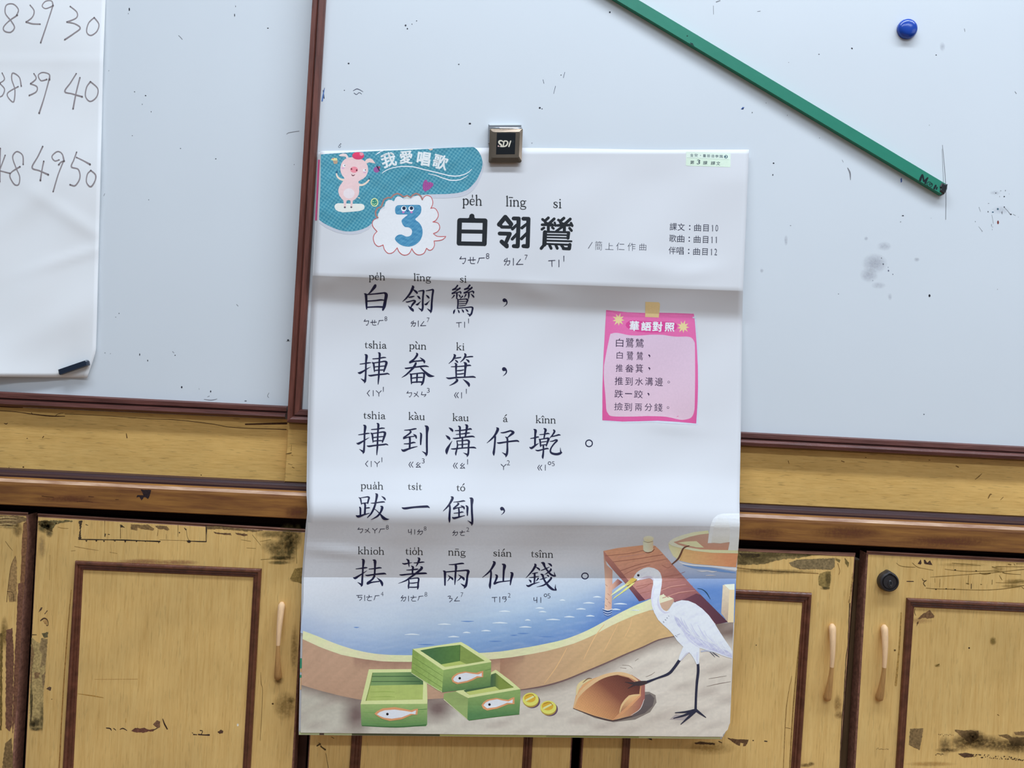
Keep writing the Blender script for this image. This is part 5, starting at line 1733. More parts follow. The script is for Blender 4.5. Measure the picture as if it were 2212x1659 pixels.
KAI['溝'] = [((328, 480, 8), (380, 520, 52), (415, 556, 46), (414, 577, 20)), ((252, 663, 8), (310, 715, 56), (345, 752, 46), (341, 772, 20)), ((405, 803, 10), (350, 890, 38), (290, 1000, 72), (275, 1060, 64), (278, 1110, 24)), ((478, 555, 20), (600, 550, 28), (760, 530, 30), (840, 512, 38), (872, 528, 18)),
           ((557, 447, 22), (592, 478, 50), (590, 580, 40), (595, 700, 36)), ((718, 412, 18), (760, 444, 60), (745, 560, 46), (725, 700, 38)), ((503, 645, 16), (650, 632, 26), (780, 612, 34), (830, 610, 18)), ((430, 736, 18), (500, 740, 34), (700, 712, 34), (880, 692, 38), (943, 710, 16)), ((650, 720, 40), (652, 850, 40), (648, 970, 38)),
           ((516, 798, 18), (535, 900, 36), (515, 1010, 36), (495, 1090, 42), (495, 1140, 20)), ((530, 802, 26), (650, 795, 24), (760, 780, 34)), ((772, 784, 36), (808, 812, 50), (800, 900, 42), (795, 1050, 44), (785, 1120, 46), (766, 1174, 20)), ((776, 1138, 50), (735, 1112, 32), (673, 1084, 6)), ((545, 895, 22), (650, 885, 24), (770, 874, 22)),
           ((383, 988, 16), (450, 992, 36), (600, 975, 30), (780, 962, 30), (920, 957, 40), (973, 975, 20))]
KAI['仔'] = [((1470, 488, 26), (1497, 526, 66), (1430, 660, 50), (1340, 760, 36), (1238, 850, 10)), ((1435, 700, 44), (1430, 800, 44), (1415, 970, 48), (1400, 1080, 58), (1402, 1137, 28)), ((1570, 603, 18), (1650, 600, 34), (1800, 557, 38)), ((1808, 560, 40), (1868, 600, 60), (1800, 660, 46), (1735, 715, 24)),
           ((1683, 706, 20), (1725, 750, 44), (1725, 900, 42), (1725, 1020, 50), (1710, 1120, 52), (1687, 1180, 20)), ((1698, 1140, 54), (1660, 1112, 34), (1598, 1074, 6)), ((1483, 843, 18), (1540, 850, 42), (1700, 825, 36), (1940, 797, 42), (2000, 818, 20))]
KAI['墘'] = [((367, 523, 20), (407, 555, 66), (400, 650, 48), (395, 800, 46), (393, 905, 42)), ((292, 742, 20), (390, 725, 28), (460, 705, 32), (488, 712, 14)), ((267, 952, 18), (315, 970, 54), (400, 910, 40), (482, 857, 10)), ((608, 502, 20), (647, 535, 58), (630, 620, 42), (610, 740, 30)), ((508, 650, 16), (620, 640, 24), (700, 622, 32), (740, 632, 16)),
           ((490, 753, 16), (515, 790, 40), (530, 927, 34)), ((505, 766, 26), (600, 750, 26), (690, 735, 34)), ((698, 738, 44), (717, 758, 58), (690, 840, 42), (665, 922, 26)), ((545, 830, 18), (600, 822, 22), (670, 815, 18)), ((540, 906, 22), (600, 895, 26), (670, 890, 24)), ((412, 1018, 18), (470, 1032, 36), (600, 1000, 32), (680, 982, 38), (718, 990, 18)),
           ((595, 930, 44), (598, 1000, 36), (590, 1110, 46), (580, 1180, 50), (585, 1222, 18)), ((836, 538, 26), (862, 570, 48), (820, 650, 36), (743, 737, 14)), ((798, 696, 24), (880, 678, 30), (960, 655, 36), (1000, 662, 18)), ((752, 812, 14), (820, 805, 28), (880, 780, 32)),
           ((882, 778, 36), (922, 792, 44), (850, 870, 36), (780, 970, 36), (764, 1050, 40), (800, 1095, 50), (890, 1117, 56), (970, 1107, 60), (1022, 1080, 46)), ((1018, 1082, 44), (1006, 1040, 28), (1000, 963, 8))]
KAI['跋'] = [((277, 492, 12), (315, 520, 34), (330, 580, 34), (342, 652, 22)), ((300, 505, 16), (400, 490, 22), (490, 475, 30)), ((494, 480, 36), (523, 498, 44), (505, 560, 42), (490, 627, 36)), ((345, 636, 20), (420, 625, 24), (500, 618, 22)), ((420, 640, 46), (430, 700, 46), (420, 885, 46)), ((450, 746, 20), (500, 738, 28), (540, 738, 16)),
           ((298, 726, 28), (316, 765, 44), (315, 925, 36)), ((212, 922, 18), (270, 946, 58), (400, 905, 34), (532, 869, 14)), ((567, 627, 14), (650, 625, 26), (780, 605, 30), (860, 598, 32), (898, 605, 16)), ((677, 402, 18), (710, 435, 60), (690, 560, 46), (650, 720, 48), (570, 880, 40), (478, 974, 14)), ((801, 702, 22), (837, 732, 60), (800, 840, 46), (720, 940, 40), (567, 1026, 8)),
           ((650, 765, 16), (720, 820, 18), (790, 890, 30), (870, 985, 72), (940, 1012, 44), (1007, 1012, 6)), ((822, 462, 8), (880, 505, 42), (908, 542, 34))]
KAI['一'] = [((1310, 734, 16), (1380, 753, 50), (1600, 725, 44), (1880, 709, 56), (1930, 716, 44), (1970, 738, 12))]
KAI['倒'] = [((496, 476, 26), (527, 510, 60), (460, 640, 46), (390, 730, 34), (303, 816, 10)), ((455, 680, 44), (465, 760, 44), (455, 900, 48), (452, 1010, 52), (455, 1080, 26)), ((548, 605, 12), (680, 592, 26), (780, 575, 36), (822, 580, 18)), ((648, 628, 26), (670, 648, 40), (600, 710, 36), (553, 748, 34)), ((553, 767, 36), (650, 738, 24), (760, 725, 22)),
           ((722, 683, 10), (790, 725, 46), (806, 765, 26)), ((675, 765, 40), (682, 830, 38), (680, 955, 38)), ((558, 870, 14), (670, 858, 24), (750, 840, 30), (787, 845, 14)), ((520, 963, 16), (565, 986, 48), (680, 960, 34), (817, 924, 14)), ((846, 687, 20), (882, 726, 50), (880, 830, 44), (882, 918, 26)),
           ((938, 502, 16), (987, 540, 78), (985, 680, 52), (990, 850, 50), (1000, 1020, 48), (996, 1100, 46), (985, 1158, 18)), ((992, 1115, 56), (950, 1086, 34), (886, 1044, 6))]
KAI['抾'] = [((210, 652, 18), (300, 642, 26), (420, 625, 38), (474, 622, 22)), ((354, 423, 20), (390, 458, 66), (378, 600, 44), (370, 750, 42), (360, 900, 46), (355, 1010, 48), (338, 1068, 22)), ((348, 1034, 56), (300, 1002, 34), (246, 969, 6)), ((146, 858, 16), (195, 870, 58), (290, 810, 38), (380, 755, 26), (470, 694, 8)),
           ((617, 438, 20), (662, 465, 70), (665, 580, 50), (655, 795, 42)), ((522, 656, 20), (640, 645, 28), (760, 625, 38), (814, 628, 22)), ((438, 798, 18), (490, 808, 38), (640, 785, 36), (870, 763, 44), (930, 778, 16)), ((648, 826, 56), (600, 900, 44), (488, 986, 48)), ((488, 1002, 56), (600, 970, 34), (760, 950, 28)), ((710, 863, 8), (790, 930, 48), (830, 995, 62), (838, 1047, 34))]
KAI['著'] = [((1318, 517, 16), (1370, 532, 38), (1460, 515, 28), (1554, 500, 8)), ((1421, 422, 24), (1462, 455, 50), (1470, 530, 38), (1480, 598, 16)), ((1592, 507, 18), (1680, 505, 28), (1790, 490, 32), (1842, 490, 16)), ((1690, 387, 20), (1722, 418, 56), (1685, 520, 40), (1643, 592, 12)), ((1536, 582, 20), (1572, 614, 52), (1562, 680, 44), (1560, 765, 38)),
           ((1420, 680, 16), (1520, 675, 28), (1660, 660, 36), (1695, 655, 18)), ((1252, 788, 16), (1310, 796, 38), (1500, 775, 36), (1840, 756, 46), (1904, 770, 12)), ((1754, 598, 22), (1782, 636, 60), (1640, 760, 48), (1500, 860, 42), (1400, 930, 34), (1222, 999, 8)), ((1470, 900, 30), (1475, 980, 36), (1465, 1060, 38), (1465, 1117, 26)),
           ((1500, 890, 24), (1600, 875, 28), (1680, 868, 28)), ((1686, 872, 36), (1710, 895, 42), (1695, 1000, 42), (1692, 1080, 46), (1682, 1132, 26)), ((1495, 991, 22), (1580, 990, 28), (1670, 976, 24)), ((1490, 1088, 26), (1600, 1090, 28), (1680, 1085, 28))]
KAI['兩'] = [((443, 548, 16), (560, 545, 28), (740, 521, 40), (796, 526, 20)), ((602, 556, 54), (610, 620, 56), (600, 720, 44), (590, 880, 44), (580, 1024, 20)), ((302, 697, 16), (342, 728, 60), (345, 850, 50), (345, 1037, 36)), ((350, 726, 26), (600, 705, 30), (860, 684, 36)),
           ((866, 688, 44), (903, 712, 66), (880, 820, 50), (865, 960, 54), (840, 1058, 58), (803, 1112, 22)), ((824, 1070, 54), (770, 1037, 34), (718, 998, 6)), ((465, 850, 30), (440, 900, 24), (403, 944, 8)), ((418, 803, 8), (470, 845, 36), (520, 883, 48), (536, 911, 24)), ((725, 850, 32), (690, 895, 26), (633, 942, 8)), ((663, 788, 8), (730, 835, 38), (790, 882, 56), (801, 920, 24))]
KAI['仙'] = [((1497, 477, 26), (1528, 515, 66), (1450, 660, 46), (1360, 760, 36), (1238, 857, 10)), ((1440, 700, 44), (1447, 780, 46), (1430, 950, 48), (1420, 1050, 58), (1422, 1117, 22)), ((1716, 537, 24), (1767, 575, 76), (1750, 700, 54), (1738, 945, 40)), ((1551, 788, 20), (1587, 826, 56), (1560, 920, 46), (1528, 988, 44)),
           ((1528, 1002, 54), (1640, 965, 34), (1800, 945, 26), (1912, 930, 20)), ((1911, 738, 20), (1952, 771, 66), (1925, 900, 50), (1906, 1032, 26))]
KAI['錢'] = [((497, 537, 26), (517, 570, 56), (440, 700, 44), (288, 869, 10)), ((522, 603, 14), (580, 640, 42), (610, 666, 38), (610, 686, 20)), ((440, 765, 18), (510, 750, 28), (572, 740, 18)), ((372, 860, 16), (480, 850, 28), (597, 830, 16)), ((495, 765, 50), (498, 860, 44), (485, 1005, 36)), ((357, 908, 10), (395, 940, 46), (410, 977, 22)), ((582, 878, 40), (555, 915, 28), (523, 946, 8)),
           ((299, 1038, 16), (355, 1061, 50), (460, 1010, 36), (610, 967, 12)), ((656, 502, 18), (707, 520, 66), (740, 600, 44), (800, 690, 42), (880, 780, 46), (950, 816, 40), (1002, 828, 14)), ((988, 818, 38), (976, 780, 26), (962, 722, 6)), ((648, 690, 14), (740, 655, 28), (847, 609, 16)), ((880, 648, 28), (884, 676, 46), (820, 735, 36), (733, 787, 10)), ((812, 515, 8), (870, 545, 46), (900, 580, 32)),
           ((647, 777, 26), (687, 802, 54), (715, 890, 44), (770, 985, 48), (850, 1080, 58), (930, 1141, 50), (1017, 1163, 12)), ((1003, 1150, 46), (990, 1100, 28), (995, 1022, 6)), ((616, 905, 12), (700, 885, 28), (792, 854, 14)), ((880, 852, 24), (892, 878, 48), (800, 980, 42), (700, 1045, 34), (546, 1083, 8)), ((782, 793, 8), (820, 815, 38), (835, 837, 20))]


def syllable(name, cr_, key, rom, bop, parent):
    """One printed character with its romanization above and its phonetic symbols below."""
    ik = page()
    if isinstance(key, str):
        big(ik, cr_, KAI[key])
    else:
        for s in key:
            ik.stroke([cr_(*p) for p in s], A(24, 28, 34, .9), n=4)
    o = ik.put(name, parent)
    ik = page()
    roman(ik, *rom)
    ik.put('romanization', o)
    ik = page()
    bopo(ik, bop[0], bop[1], w=bop[2] if len(bop) > 2 else 17)
    ik.put('phonetic_symbols', o)


def stop(name, fn):
    ik = page()
    fn(ik)
    ik.put(name, po)


cE2 = crop(750 - 33 / 11.06, 880 - 27 / 11.06, 11.06)
LY = [
    (cA, '白', (cA, 'pe|h', 415, 802, 380, 108), (cA, [('ㄅ', 290, 1328, 410, 1468), ('ㄝ', 450, 1340, 590, 1465), ('ㄏ', 622, 1345, 752, 1450), ('8', 780, 1255, 845, 1362)])),
    (cA, '翎', (cA, 'li-ng', 1475, 1890, 402, 108), (cA, [('ㄌ', 1415, 1360, 1530, 1492), ('ㄧ', 1580, 1362, 1596, 1494), ('ㄥ', 1640, 1375, 1770, 1485), ('7', 1795, 1285, 1855, 1388)])),
    (cB, '鷥', (cB, 'si', 590, 758, 441, 106), (cB, [('ㄒ', 508, 1395, 630, 1512), ('ㄧ', 695, 1390, 710, 1522), ('ㄧ', 790, 1312, 808, 1415)])),
    (cC, '車', (cC, 'tshia', 420, 942, 295, 108), (cC, [('ㄑ', 472, 1305, 545, 1445), ('ㄧ', 615, 1312, 630, 1440), ('ㄚ', 695, 1310, 815, 1448), ('ㄧ', 855, 1230, 872, 1335)])),
    (cC, '畚', (cC, 'pu`n', 1488, 1897, 318, 108), (cC, [('ㄅ', 1425, 1330, 1548, 1465), ('ㄨ', 1600, 1340, 1712, 1460), ('ㄣ', 1765, 1345, 1885, 1455), ('3', 1905, 1250, 1970, 1362)])),
    (cD, '箕', (cD, 'ki', 622, 818, 342, 108), (cD, [('ㄍ', 570, 1360, 670, 1485), ('ㄧ', 735, 1360, 748, 1492), ('ㄧ', 845, 1278, 865, 1383)])),
    (cE2, '車', (cE, 'tshia', 390, 916, 265, 108), (cE, [('ㄑ', 430, 1280, 505, 1415), ('ㄧ', 567, 1288, 581, 1415), ('ㄚ', 655, 1285, 775, 1418), ('ㄧ', 820, 1202, 838, 1305)])),
    (cE, '到', (cE, 'ka`u', 1472, 1862, 290, 108), (cE, [('ㄍ', 1472, 1305, 1578, 1432), ('ㄠ', 1645, 1315, 1750, 1435), ('3', 1785, 1220, 1850, 1335)])),
    (cF, '溝', (cF, 'kau', 422, 808, 317, 108), (cF, [('ㄍ', 432, 1328, 535, 1458), ('ㄠ', 600, 1335, 705, 1458), ('ㄧ', 765, 1245, 785, 1358)])),
    (cF, '仔', (cF, 'a/', 1622, 1735, 345, 104), (cF, [('ㄚ', 1575, 1352, 1695, 1490), ('2', 1715, 1265, 1785, 1380)])),
    (cG, '墘', (cG, 'ki^nn', 418, 900, 367, 108), (cG, [('ㄍ', 458, 1380, 562, 1502), ('ㄧ', 635, 1375, 648, 1505), ('O', 705, 1294, 781, 1370), ('5', 800, 1290, 865, 1400)])),
    (cH, '跋', (cH, 'pua|h', 330, 868, 285, 106), (cH, [('ㄅ', 252, 1218, 380, 1340), ('ㄨ', 430, 1228, 548, 1335), ('ㄚ', 605, 1228, 718, 1345), ('ㄏ', 760, 1240, 895, 1335), ('8', 925, 1152, 990, 1258)])),
    (cH, '一', (cH, 'tsi|t', 1452, 1785, 305, 104), (cH, [('ㄐ', 1458, 1252, 1545, 1375), ('ㄧ', 1605, 1262, 1622, 1372), ('ㄉ', 1678, 1262, 1808, 1380), ('8', 1832, 1185, 1892, 1285)])),
    (cI, '倒', (cI, 'to/', 625, 832, 335, 106), (cI, [('ㄉ', 530, 1288, 655, 1402), ('ㄜ', 700, 1285, 820, 1402), ('2', 855, 1210, 925, 1308)])),
    (cJ, '抾', (cJ, 'khioh', 262, 893, 293, 106), (cJ, [('ㄎ', 225, 1275, 360, 1402), ('ㄧ', 410, 1285, 426, 1412), ('ㄜ', 462, 1280, 590, 1412), ('ㄏ', 640, 1285, 765, 1392), ('4', 805, 1195, 865, 1302)])),
    (cJ, '著', (cJ, 'tio|h', 1395, 1818, 305, 106), (cJ, [('ㄉ', 1285, 1288, 1405, 1422), ('ㄧ', 1458, 1300, 1475, 1422), ('ㄜ', 1518, 1290, 1650, 1422), ('ㄏ', 1690, 1298, 1815, 1402), ('8', 1848, 1205, 1912, 1312)])),
    (cK, '兩', (cK, 'nn-g', 428, 838, 323, 106), (cK, [('ㄋ', 418, 1298, 520, 1440), ('ㄥ', 570, 1318, 695, 1425), ('7', 720, 1215, 780, 1320)])),
    (cK, '仙', (cK, 'sia/n', 1498, 1945, 346, 106), (cK, [('ㄒ', 1470, 1325, 1590, 1440), ('ㄧ', 1645, 1322, 1661, 1450), ('ㄢ', 1715, 1320, 1820, 1440), ('2', 1848, 1230, 1912, 1335)])),
    (cL, '錢', (cL, 'tsi^nn', 415, 946, 368, 108), (cL, [('ㄐ', 475, 1328, 562, 1458), ('ㄧ', 635, 1335, 651, 1458), ('O', 718, 1245, 796, 1319), ('5', 805, 1240, 875, 1355)])),
]
for it in LY:
    syllable('lyric_character', *it, po)
stop('comma', lambda ik: comma(ik, cB, 1655, 868, 46, ((1685, 868, 60), (1716, 912, 30), (1700, 970, 22), (1633, 1026, 5))))
stop('comma', lambda ik: comma(ik, cD, 1755, 800, 48, ((1785, 800, 60), (1815, 850, 32), (1795, 910, 26), (1728, 966, 6))))
stop('comma', lambda ik: comma(ik, cI, 1705, 760, 44, ((1733, 762, 56), (1765, 810, 30), (1745, 860, 22), (1688, 906, 5))))
stop('full_stop', lambda ik: ik.ring(*cG(1686, 858), 79 / 11.06, 79 / 11.06, 26 / 11.06, INK, 4))
stop('full_stop', lambda ik: ik.ring(*cL(1700, 820), 78 / 11.06, 70 / 11.06, 25 / 11.06, INK, 4))

# heading: three heavy rounded characters
TITLE = [((438, 422, 84), (432, 470, 80)), ((245, 485, 72), (645, 492, 72)), ((242, 490, 76), (232, 852, 74)), ((648, 494, 76), (636, 860, 76)), ((232, 854, 68), (636, 862, 68)), ((240, 662, 62), (640, 668, 62)), ((400, 470, 60), (470, 470, 60)),
         ((970, 434, 72), (872, 552, 72)), ((970, 434, 72), (1062, 548, 72)), ((912, 592, 52), (1050, 594, 52)), ((880, 554, 60), (915, 590, 52)), ((1060, 550, 60), (1050, 592, 52)), ((880, 696, 62), (1042, 700, 62)), ((1040, 704, 66), (985, 828, 60)), ((912, 826, 68), (994, 902, 64)), ((960, 850, 50), (1000, 880, 50)),
         ((1102, 456, 62), (1185, 458, 62)), ((1182, 460, 66), (1168, 890, 66)), ((1166, 898, 68), (1104, 896, 62)), ((1172, 540, 42), (1084, 622, 52)), ((1168, 690, 48), (1080, 784, 50)), ((1258, 460, 62), (1340, 462, 62)), ((1338, 464, 66), (1326, 890, 66)), ((1324, 898, 70), (1258, 896, 62)), ((1330, 530, 44), (1234, 606, 50)), ((1326, 680, 48), (1228, 778, 52)),
         ((1562, 470, 42), (1598, 496, 42)), ((1656, 446, 46), (1600, 504, 42), (1636, 536, 42)), ((1748, 462, 46), (1650, 546, 46), (1555, 556, 42)), ((1555, 556, 40), (1720, 552, 40)), ((1756, 524, 38), (1772, 572, 38)), ((1655, 560, 48), (1655, 664, 48)), ((1586, 606, 40), (1552, 628, 42)), ((1718, 600, 38), (1738, 616, 40)), ((1690, 570, 30), (1760, 566, 30)),
         ((1815, 480, 42), (1850, 502, 42)), ((1903, 452, 48), (1842, 512, 44), (1886, 540, 44)), ((2004, 466, 48), (1900, 552, 48), (1800, 568, 42)), ((1800, 566, 40), (2000, 562, 44)), ((2016, 530, 42), (2036, 572, 42)), ((1912, 570, 50), (1910, 664, 50)), ((1852, 606, 40), (1782, 660, 42)), ((1992, 610, 42), (2024, 650, 42)), ((1880, 590, 40), (1820, 630, 40)),
         ((1602, 676, 68), (1592, 872, 68)), ((1590, 668, 34), (1985, 676, 34)), ((1978, 684, 52), (1968, 770, 50)), ((1600, 715, 28), (1960, 722, 28)), ((1600, 758, 24), (1975, 768, 26)), ((1600, 807, 28), (2024, 820, 30)), ((1600, 860, 30), (2004, 876, 34)), ((1998, 872, 54), (1988, 934, 60)), ((1990, 940, 50), (1892, 936, 46)),
         ((1582, 884, 46), (1542, 932, 50)), ((1676, 884, 46), (1700, 932, 46)), ((1776, 886, 46), (1798, 932, 46)), ((1866, 886, 46), (1902, 932, 46))]
def isin(s, x0, x1):
    return x0 <= sum(p[0] for p in s) / len(s) < x1


syllable('title_character', cT, [s for s in TITLE if isin(s, 0, 760)], (cT, 'pe|h', 293, 604, 240, 100), (cT, [('ㄅ', 243, 1065, 345, 1178), ('ㄝ', 378, 1070, 495, 1178), ('ㄏ', 528, 1080, 638, 1168), ('8', 662, 1010, 715, 1100)], 13), po)
syllable('title_character', cT, [s for s in TITLE if isin(s, 760, 1450)], (cT, 'li-ng', 978, 1302, 258, 98), (cT, [('ㄌ', 950, 1088, 1048, 1200), ('ㄧ', 1092, 1092, 1106, 1200), ('ㄥ', 1145, 1105, 1252, 1195), ('7', 1278, 1035, 1325, 1115)], 13), po)
syllable('title_character', cT, [s for s in TITLE if isin(s, 1450, 9999)], (cT, 'si', 1732, 1870, 286, 96), (cT, [('ㄒ', 1660, 1120, 1762, 1220), ('ㄧ', 1817, 1118, 1832, 1228), ('ㄧ', 1895, 1055, 1910, 1140)], 13), po)

# track list and composer
cL2 = crop(1240, 460, 5.821)


def row(ik, cr_, items, col, off=-.008, slope=.03, lean=.03, layer=1):
    for ch, x0, y0, x1, y1 in items:
        a, b = cr_(x0, y0), cr_(x1, y1)
        ik.mesh(glyph_box(ch, a[0], a[1], b[0], b[1], slope, off, lean), col, layer)


for dx, dy, ch in ((0, 0, '課文10'), (-6, 147, '歌曲11'), (-13, 300, '伴唱12')):
    ik = page()
    row(ik, cL2, [(ch[0], 1203 + dx, 125 + dy, 1293 + dx, 218 + dy), (ch[1], 1303 + dx, 130 + dy, 1393 + dx, 223 + dy), ('曲', 1512 + dx, 140 + dy, 1597 + dx, 230 + dy), ('目', 1627 + dx, 145 + dy, 1693 + dx, 233 + dy)], INKS, 0)
    for x, c_ in ((1742, ch[2]), (1796, ch[3])):
        if c_ == '1':
            ik.stroke([cL2(x - 12 + dx, 166 + dy, 5), cL2(x + 1 + dx, 152 + dy, 8), cL2(x + dx, 228 + dy, 9)], INKS, smooth=False)
        else:
            row(ik, cL2, [(c_, x - 18 + dx, 150 + dy, x + 16 + dx, 231 + dy)], INKS, -.004)
    for y in (160, 205):
        c = cL2(1455 + dx, y + dy)
        ik.poly(ellipse(c[0], c[1], 1.5, 1.5, 10), INKS)
    ik.put('track_line', po)
ik = page()
ik.stroke([cL2(180, 445, 7), cL2(228, 370, 7)], INKS)
row(ik, cL2, [('簡', 265, 355, 352, 468), ('上', 393, 375, 497, 462), ('仁', 530, 372, 635, 470), ('作', 675, 375, 773, 478), ('曲', 822, 383, 907, 472)], INKS, -.012)
ik.put('composer_credit', po)

# pale green label in the corner
cR = crop(1460, 310, 12.289)
ik = page()
PG = A(212, 230, 224)
ik.poly([cR(*p) for p in ((278, 215), (1455, 262), (1448, 628), (290, 590), (265, 575), (268, 235))], PG)
ik.poly([cR(*p) for p in ((280, 372), (1440, 418), (1448, 628), (290, 590), (265, 575))], A(206, 226, 214), 2)
ik.stroke([cR(295, 375, 8), cR(1400, 428, 8)], A(170, 190, 180), 3)
LBL = A(84, 104, 120)
row(ik, cR, [('金', 380, 268, 465, 350), ('安', 490, 270, 585, 352), ('臺', 718, 282, 800, 362), ('語', 828, 285, 912, 368), ('遊', 938, 292, 1025, 372), ('學', 1045, 300, 1132, 375), ('園', 1155, 305, 1250, 382)], LBL, 0, layer=4)
c = cR(655, 315)
ik.poly(ellipse(c[0], c[1], .9, .9, 9), LBL, 4)
c = cR(1330, 350)
ik.poly(ellipse(c[0], c[1], 3.8, 3.8, 20), A(30, 78, 100), 4)
row(ik, cR, [('3', 1308, 318, 1354, 382)], PG, .01, layer=5)
row(ik, cR, [('第', 380, 450, 485, 550), ('3', 558, 430, 645, 552), ('課', 722, 462, 838, 562), ('課', 928, 472, 1045, 568), ('文', 1070, 478, 1178, 580)], A(44, 60, 76), .008, layer=4, lean=.1)
ik.put('corner_label', po)['label'] = 'pale green lesson label'

# pink vocabulary card
cP, cQ = crop(1290, 640, 9.217), crop(1290, 770, 9.217)
ik = page()
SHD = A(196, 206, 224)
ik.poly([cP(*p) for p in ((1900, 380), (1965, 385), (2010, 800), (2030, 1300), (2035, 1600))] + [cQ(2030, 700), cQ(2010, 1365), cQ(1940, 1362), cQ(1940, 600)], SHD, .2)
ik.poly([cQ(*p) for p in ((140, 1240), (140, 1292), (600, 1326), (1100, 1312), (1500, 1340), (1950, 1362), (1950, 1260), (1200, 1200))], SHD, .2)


def pink(x, y):
    t = (y - 670) / 245
    return lerp(A(222, 112, 176), A(202, 82, 146), min(1, max(0, t + .25 * math.sin(x * .05) * .4)))


ik.poly([cP(*p) for p in ((178, 272), (600, 318), (960, 332), (1230, 326), (1600, 335), (1925, 348), (1945, 500), (1985, 1000), (2005, 1400))] + [cQ(2008, 600), cQ(2000, 900), cQ(1972, 1335), cQ(1600, 1302), cQ(1200, 1278), cQ(800, 1290), cQ(500, 1296), cQ(103, 1270), cQ(105, 600), cQ(125, 0)], pink, 2, 14)
ik.poly([cP(*p) for p in ((250, 800), (290, 745), (370, 728), (480, 742), (640, 775), (850, 780), (1080, 765), (1300, 768), (1440, 790), (1600, 805), (1790, 803), (1880, 830), (1930, 900), (1945, 1000), (1950, 1500))] +
        [cQ(1948, 600), cQ(1940, 1000), cQ(1930, 1090), cQ(1905, 1170), cQ(1850, 1230), cQ(1720, 1262), cQ(1600, 1250), cQ(1450, 1215), cQ(1300, 1195), cQ(1000, 1188), cQ(700, 1196), cQ(300, 1190), cQ(215, 1130), cQ(182, 1050), cQ(165, 800), cQ(135, 450), cQ(135, 250), cQ(150, 100)],
        lambda x, y: lerp(A(212, 190, 216), A(206, 180, 200), (y - 720) / 180), 3, 20, True)
ik.poly([cP(*p) for p in ((565, 575), (580, 530), (640, 490), (760, 474), (1000, 470), (1300, 480), (1480, 495), (1570, 540), (1600, 590), (1570, 660), (1450, 700), (1250, 722), (1000, 722), (800, 705), (650, 660), (590, 620))], A(208, 72, 150), 3)
TAPE = A(236, 200, 150)
ik.poly([cP(*p) for p in ((960, 112), (1225, 118), (1250, 150), (1248, 220), (1226, 424), (955, 412))], TAPE, 4)
for cx_, cy_ in ((425, 465), (1712, 608)):
    pts = []
    for i in range(18):
        a = math.pi * 2 * i / 18 + .12
        r = (128 + (8 if i % 4 else -6)) if i % 2 == 0 else 62
        pts.append(cP(cx_ + r * math.cos(a), cy_ + r * math.sin(a)))
    ik.poly(pts, A(246, 208, 158), 4)
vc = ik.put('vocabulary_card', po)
vc['label'] = 'pink printed card with a tan tab and two stars'
ik = page()
for dx, dy in ((0, 0), (6, 2), (-6, -2), (2, 6), (-2, -6)):
    row(ik, cP, [('華', 650 + dx, 495 + dy, 830 + dx, 685 + dy), ('語', 880 + dx, 513 + dy, 1075 + dx, 685 + dy), ('對', 1105 + dx, 510 + dy, 1295 + dx, 700 + dy), ('照', 1350 + dx, 530 + dy, 1535 + dx, 700 + dy)], A(240, 238, 246), 0, lean=.05, layer=5)
ik.put('card_heading', vc)
PT = A(50, 34, 66, .9)
CARD = [(cP, [('白', 375, 840, 522, 1008), ('鷺', 570, 830, 730, 1020), ('鷥', 765, 840, 930, 1020)]),
        (cP, [('白', 388, 1100, 510, 1245), ('鷺', 590, 1095, 720, 1272), ('鷥', 788, 1100, 912, 1272), (',', 1038, 1178)]),
        (cP, [('推', 370, 1350, 510, 1505), ('畚', 560, 1355, 725, 1515), ('箕', 765, 1350, 912, 1520), (',', 1038, 1432)]),
        (cQ, [('推', 350, 405, 515, 570), ('到', 560, 415, 705, 575), ('水', 757, 420, 915, 575), ('溝', 955, 415, 1110, 580), ('邊', 1150, 420, 1310, 590), ('.', 1425, 510)]),
        (cQ, [('跌', 345, 665, 515, 825), ('一', 555, 732, 695, 750), ('跤', 735, 675, 910, 830), (',', 1022, 745)]),
        (cQ, [('撿', 340, 920, 510, 1075), ('到', 540, 925, 690, 1085), ('兩', 755, 940, 890, 1085), ('分', 945, 935, 1095, 1085), ('錢', 1135, 935, 1300, 1095), ('.', 1412, 1018)])]
for cr_, items in CARD:
    ik = page()
    row(ik, cr_, [i for i in items if len(i) == 5], PT, 0, layer=5)
    for i in items:
        if i[0] == ',':
            x, y = i[1:]
            ik.stroke([cr_(x - 8, y - 8, 26), cr_(x + 8, y + 10, 24), cr_(x + 2, y + 38, 6)], PT, 5)
        elif i[0] == '.':
            ik.ring(*cr_(*i[1:]), 2.1, 2.1, .8, PT, 5)
    ik.put('card_line', vc)


# ------------------------------------------------------------------ the printed picture at the foot of the poster
cM, cN = crop(640, 1280, 4.608), crop(1100, 1280, 4.337)
cO, cX = crop(1270, 1090, 6.144), crop(1330, 1200, 7.215)
cU, cV, cWd = crop(670, 300, 5.53), crop(690, 310, 11.06), crop(800, 310, 8.848)


A0_ = A


def A(r, g, b, k=0.84):
    """Inks of the picture, a little fuller than the lettering's paper white."""
    return A0_(r, g, b, k * 1.12)


def pts(cr_, *a):
    return [cr_(*p) for p in a]


def gnoise(x, y, s):
    """Smooth wash-like variation between -1 and 1."""
    return (math.sin(x * s + 1.7 * math.sin(y * s * 1.3)) + math.sin(y * s * 1.9 + 1.3 * math.sin(x * s * .7 + 2)) + math.sin((x + y) * s * 2.7)) / 3


def c3(a, b, t):
    t = min(1.0, max(0.0, t))
    return (a[0] + (b[0] - a[0]) * t, a[1] + (b[1] - a[1]) * t, a[2] + (b[2] - a[2]) * t)


def tint(c, f):
    return tuple(min(.93, v * f) for v in c)


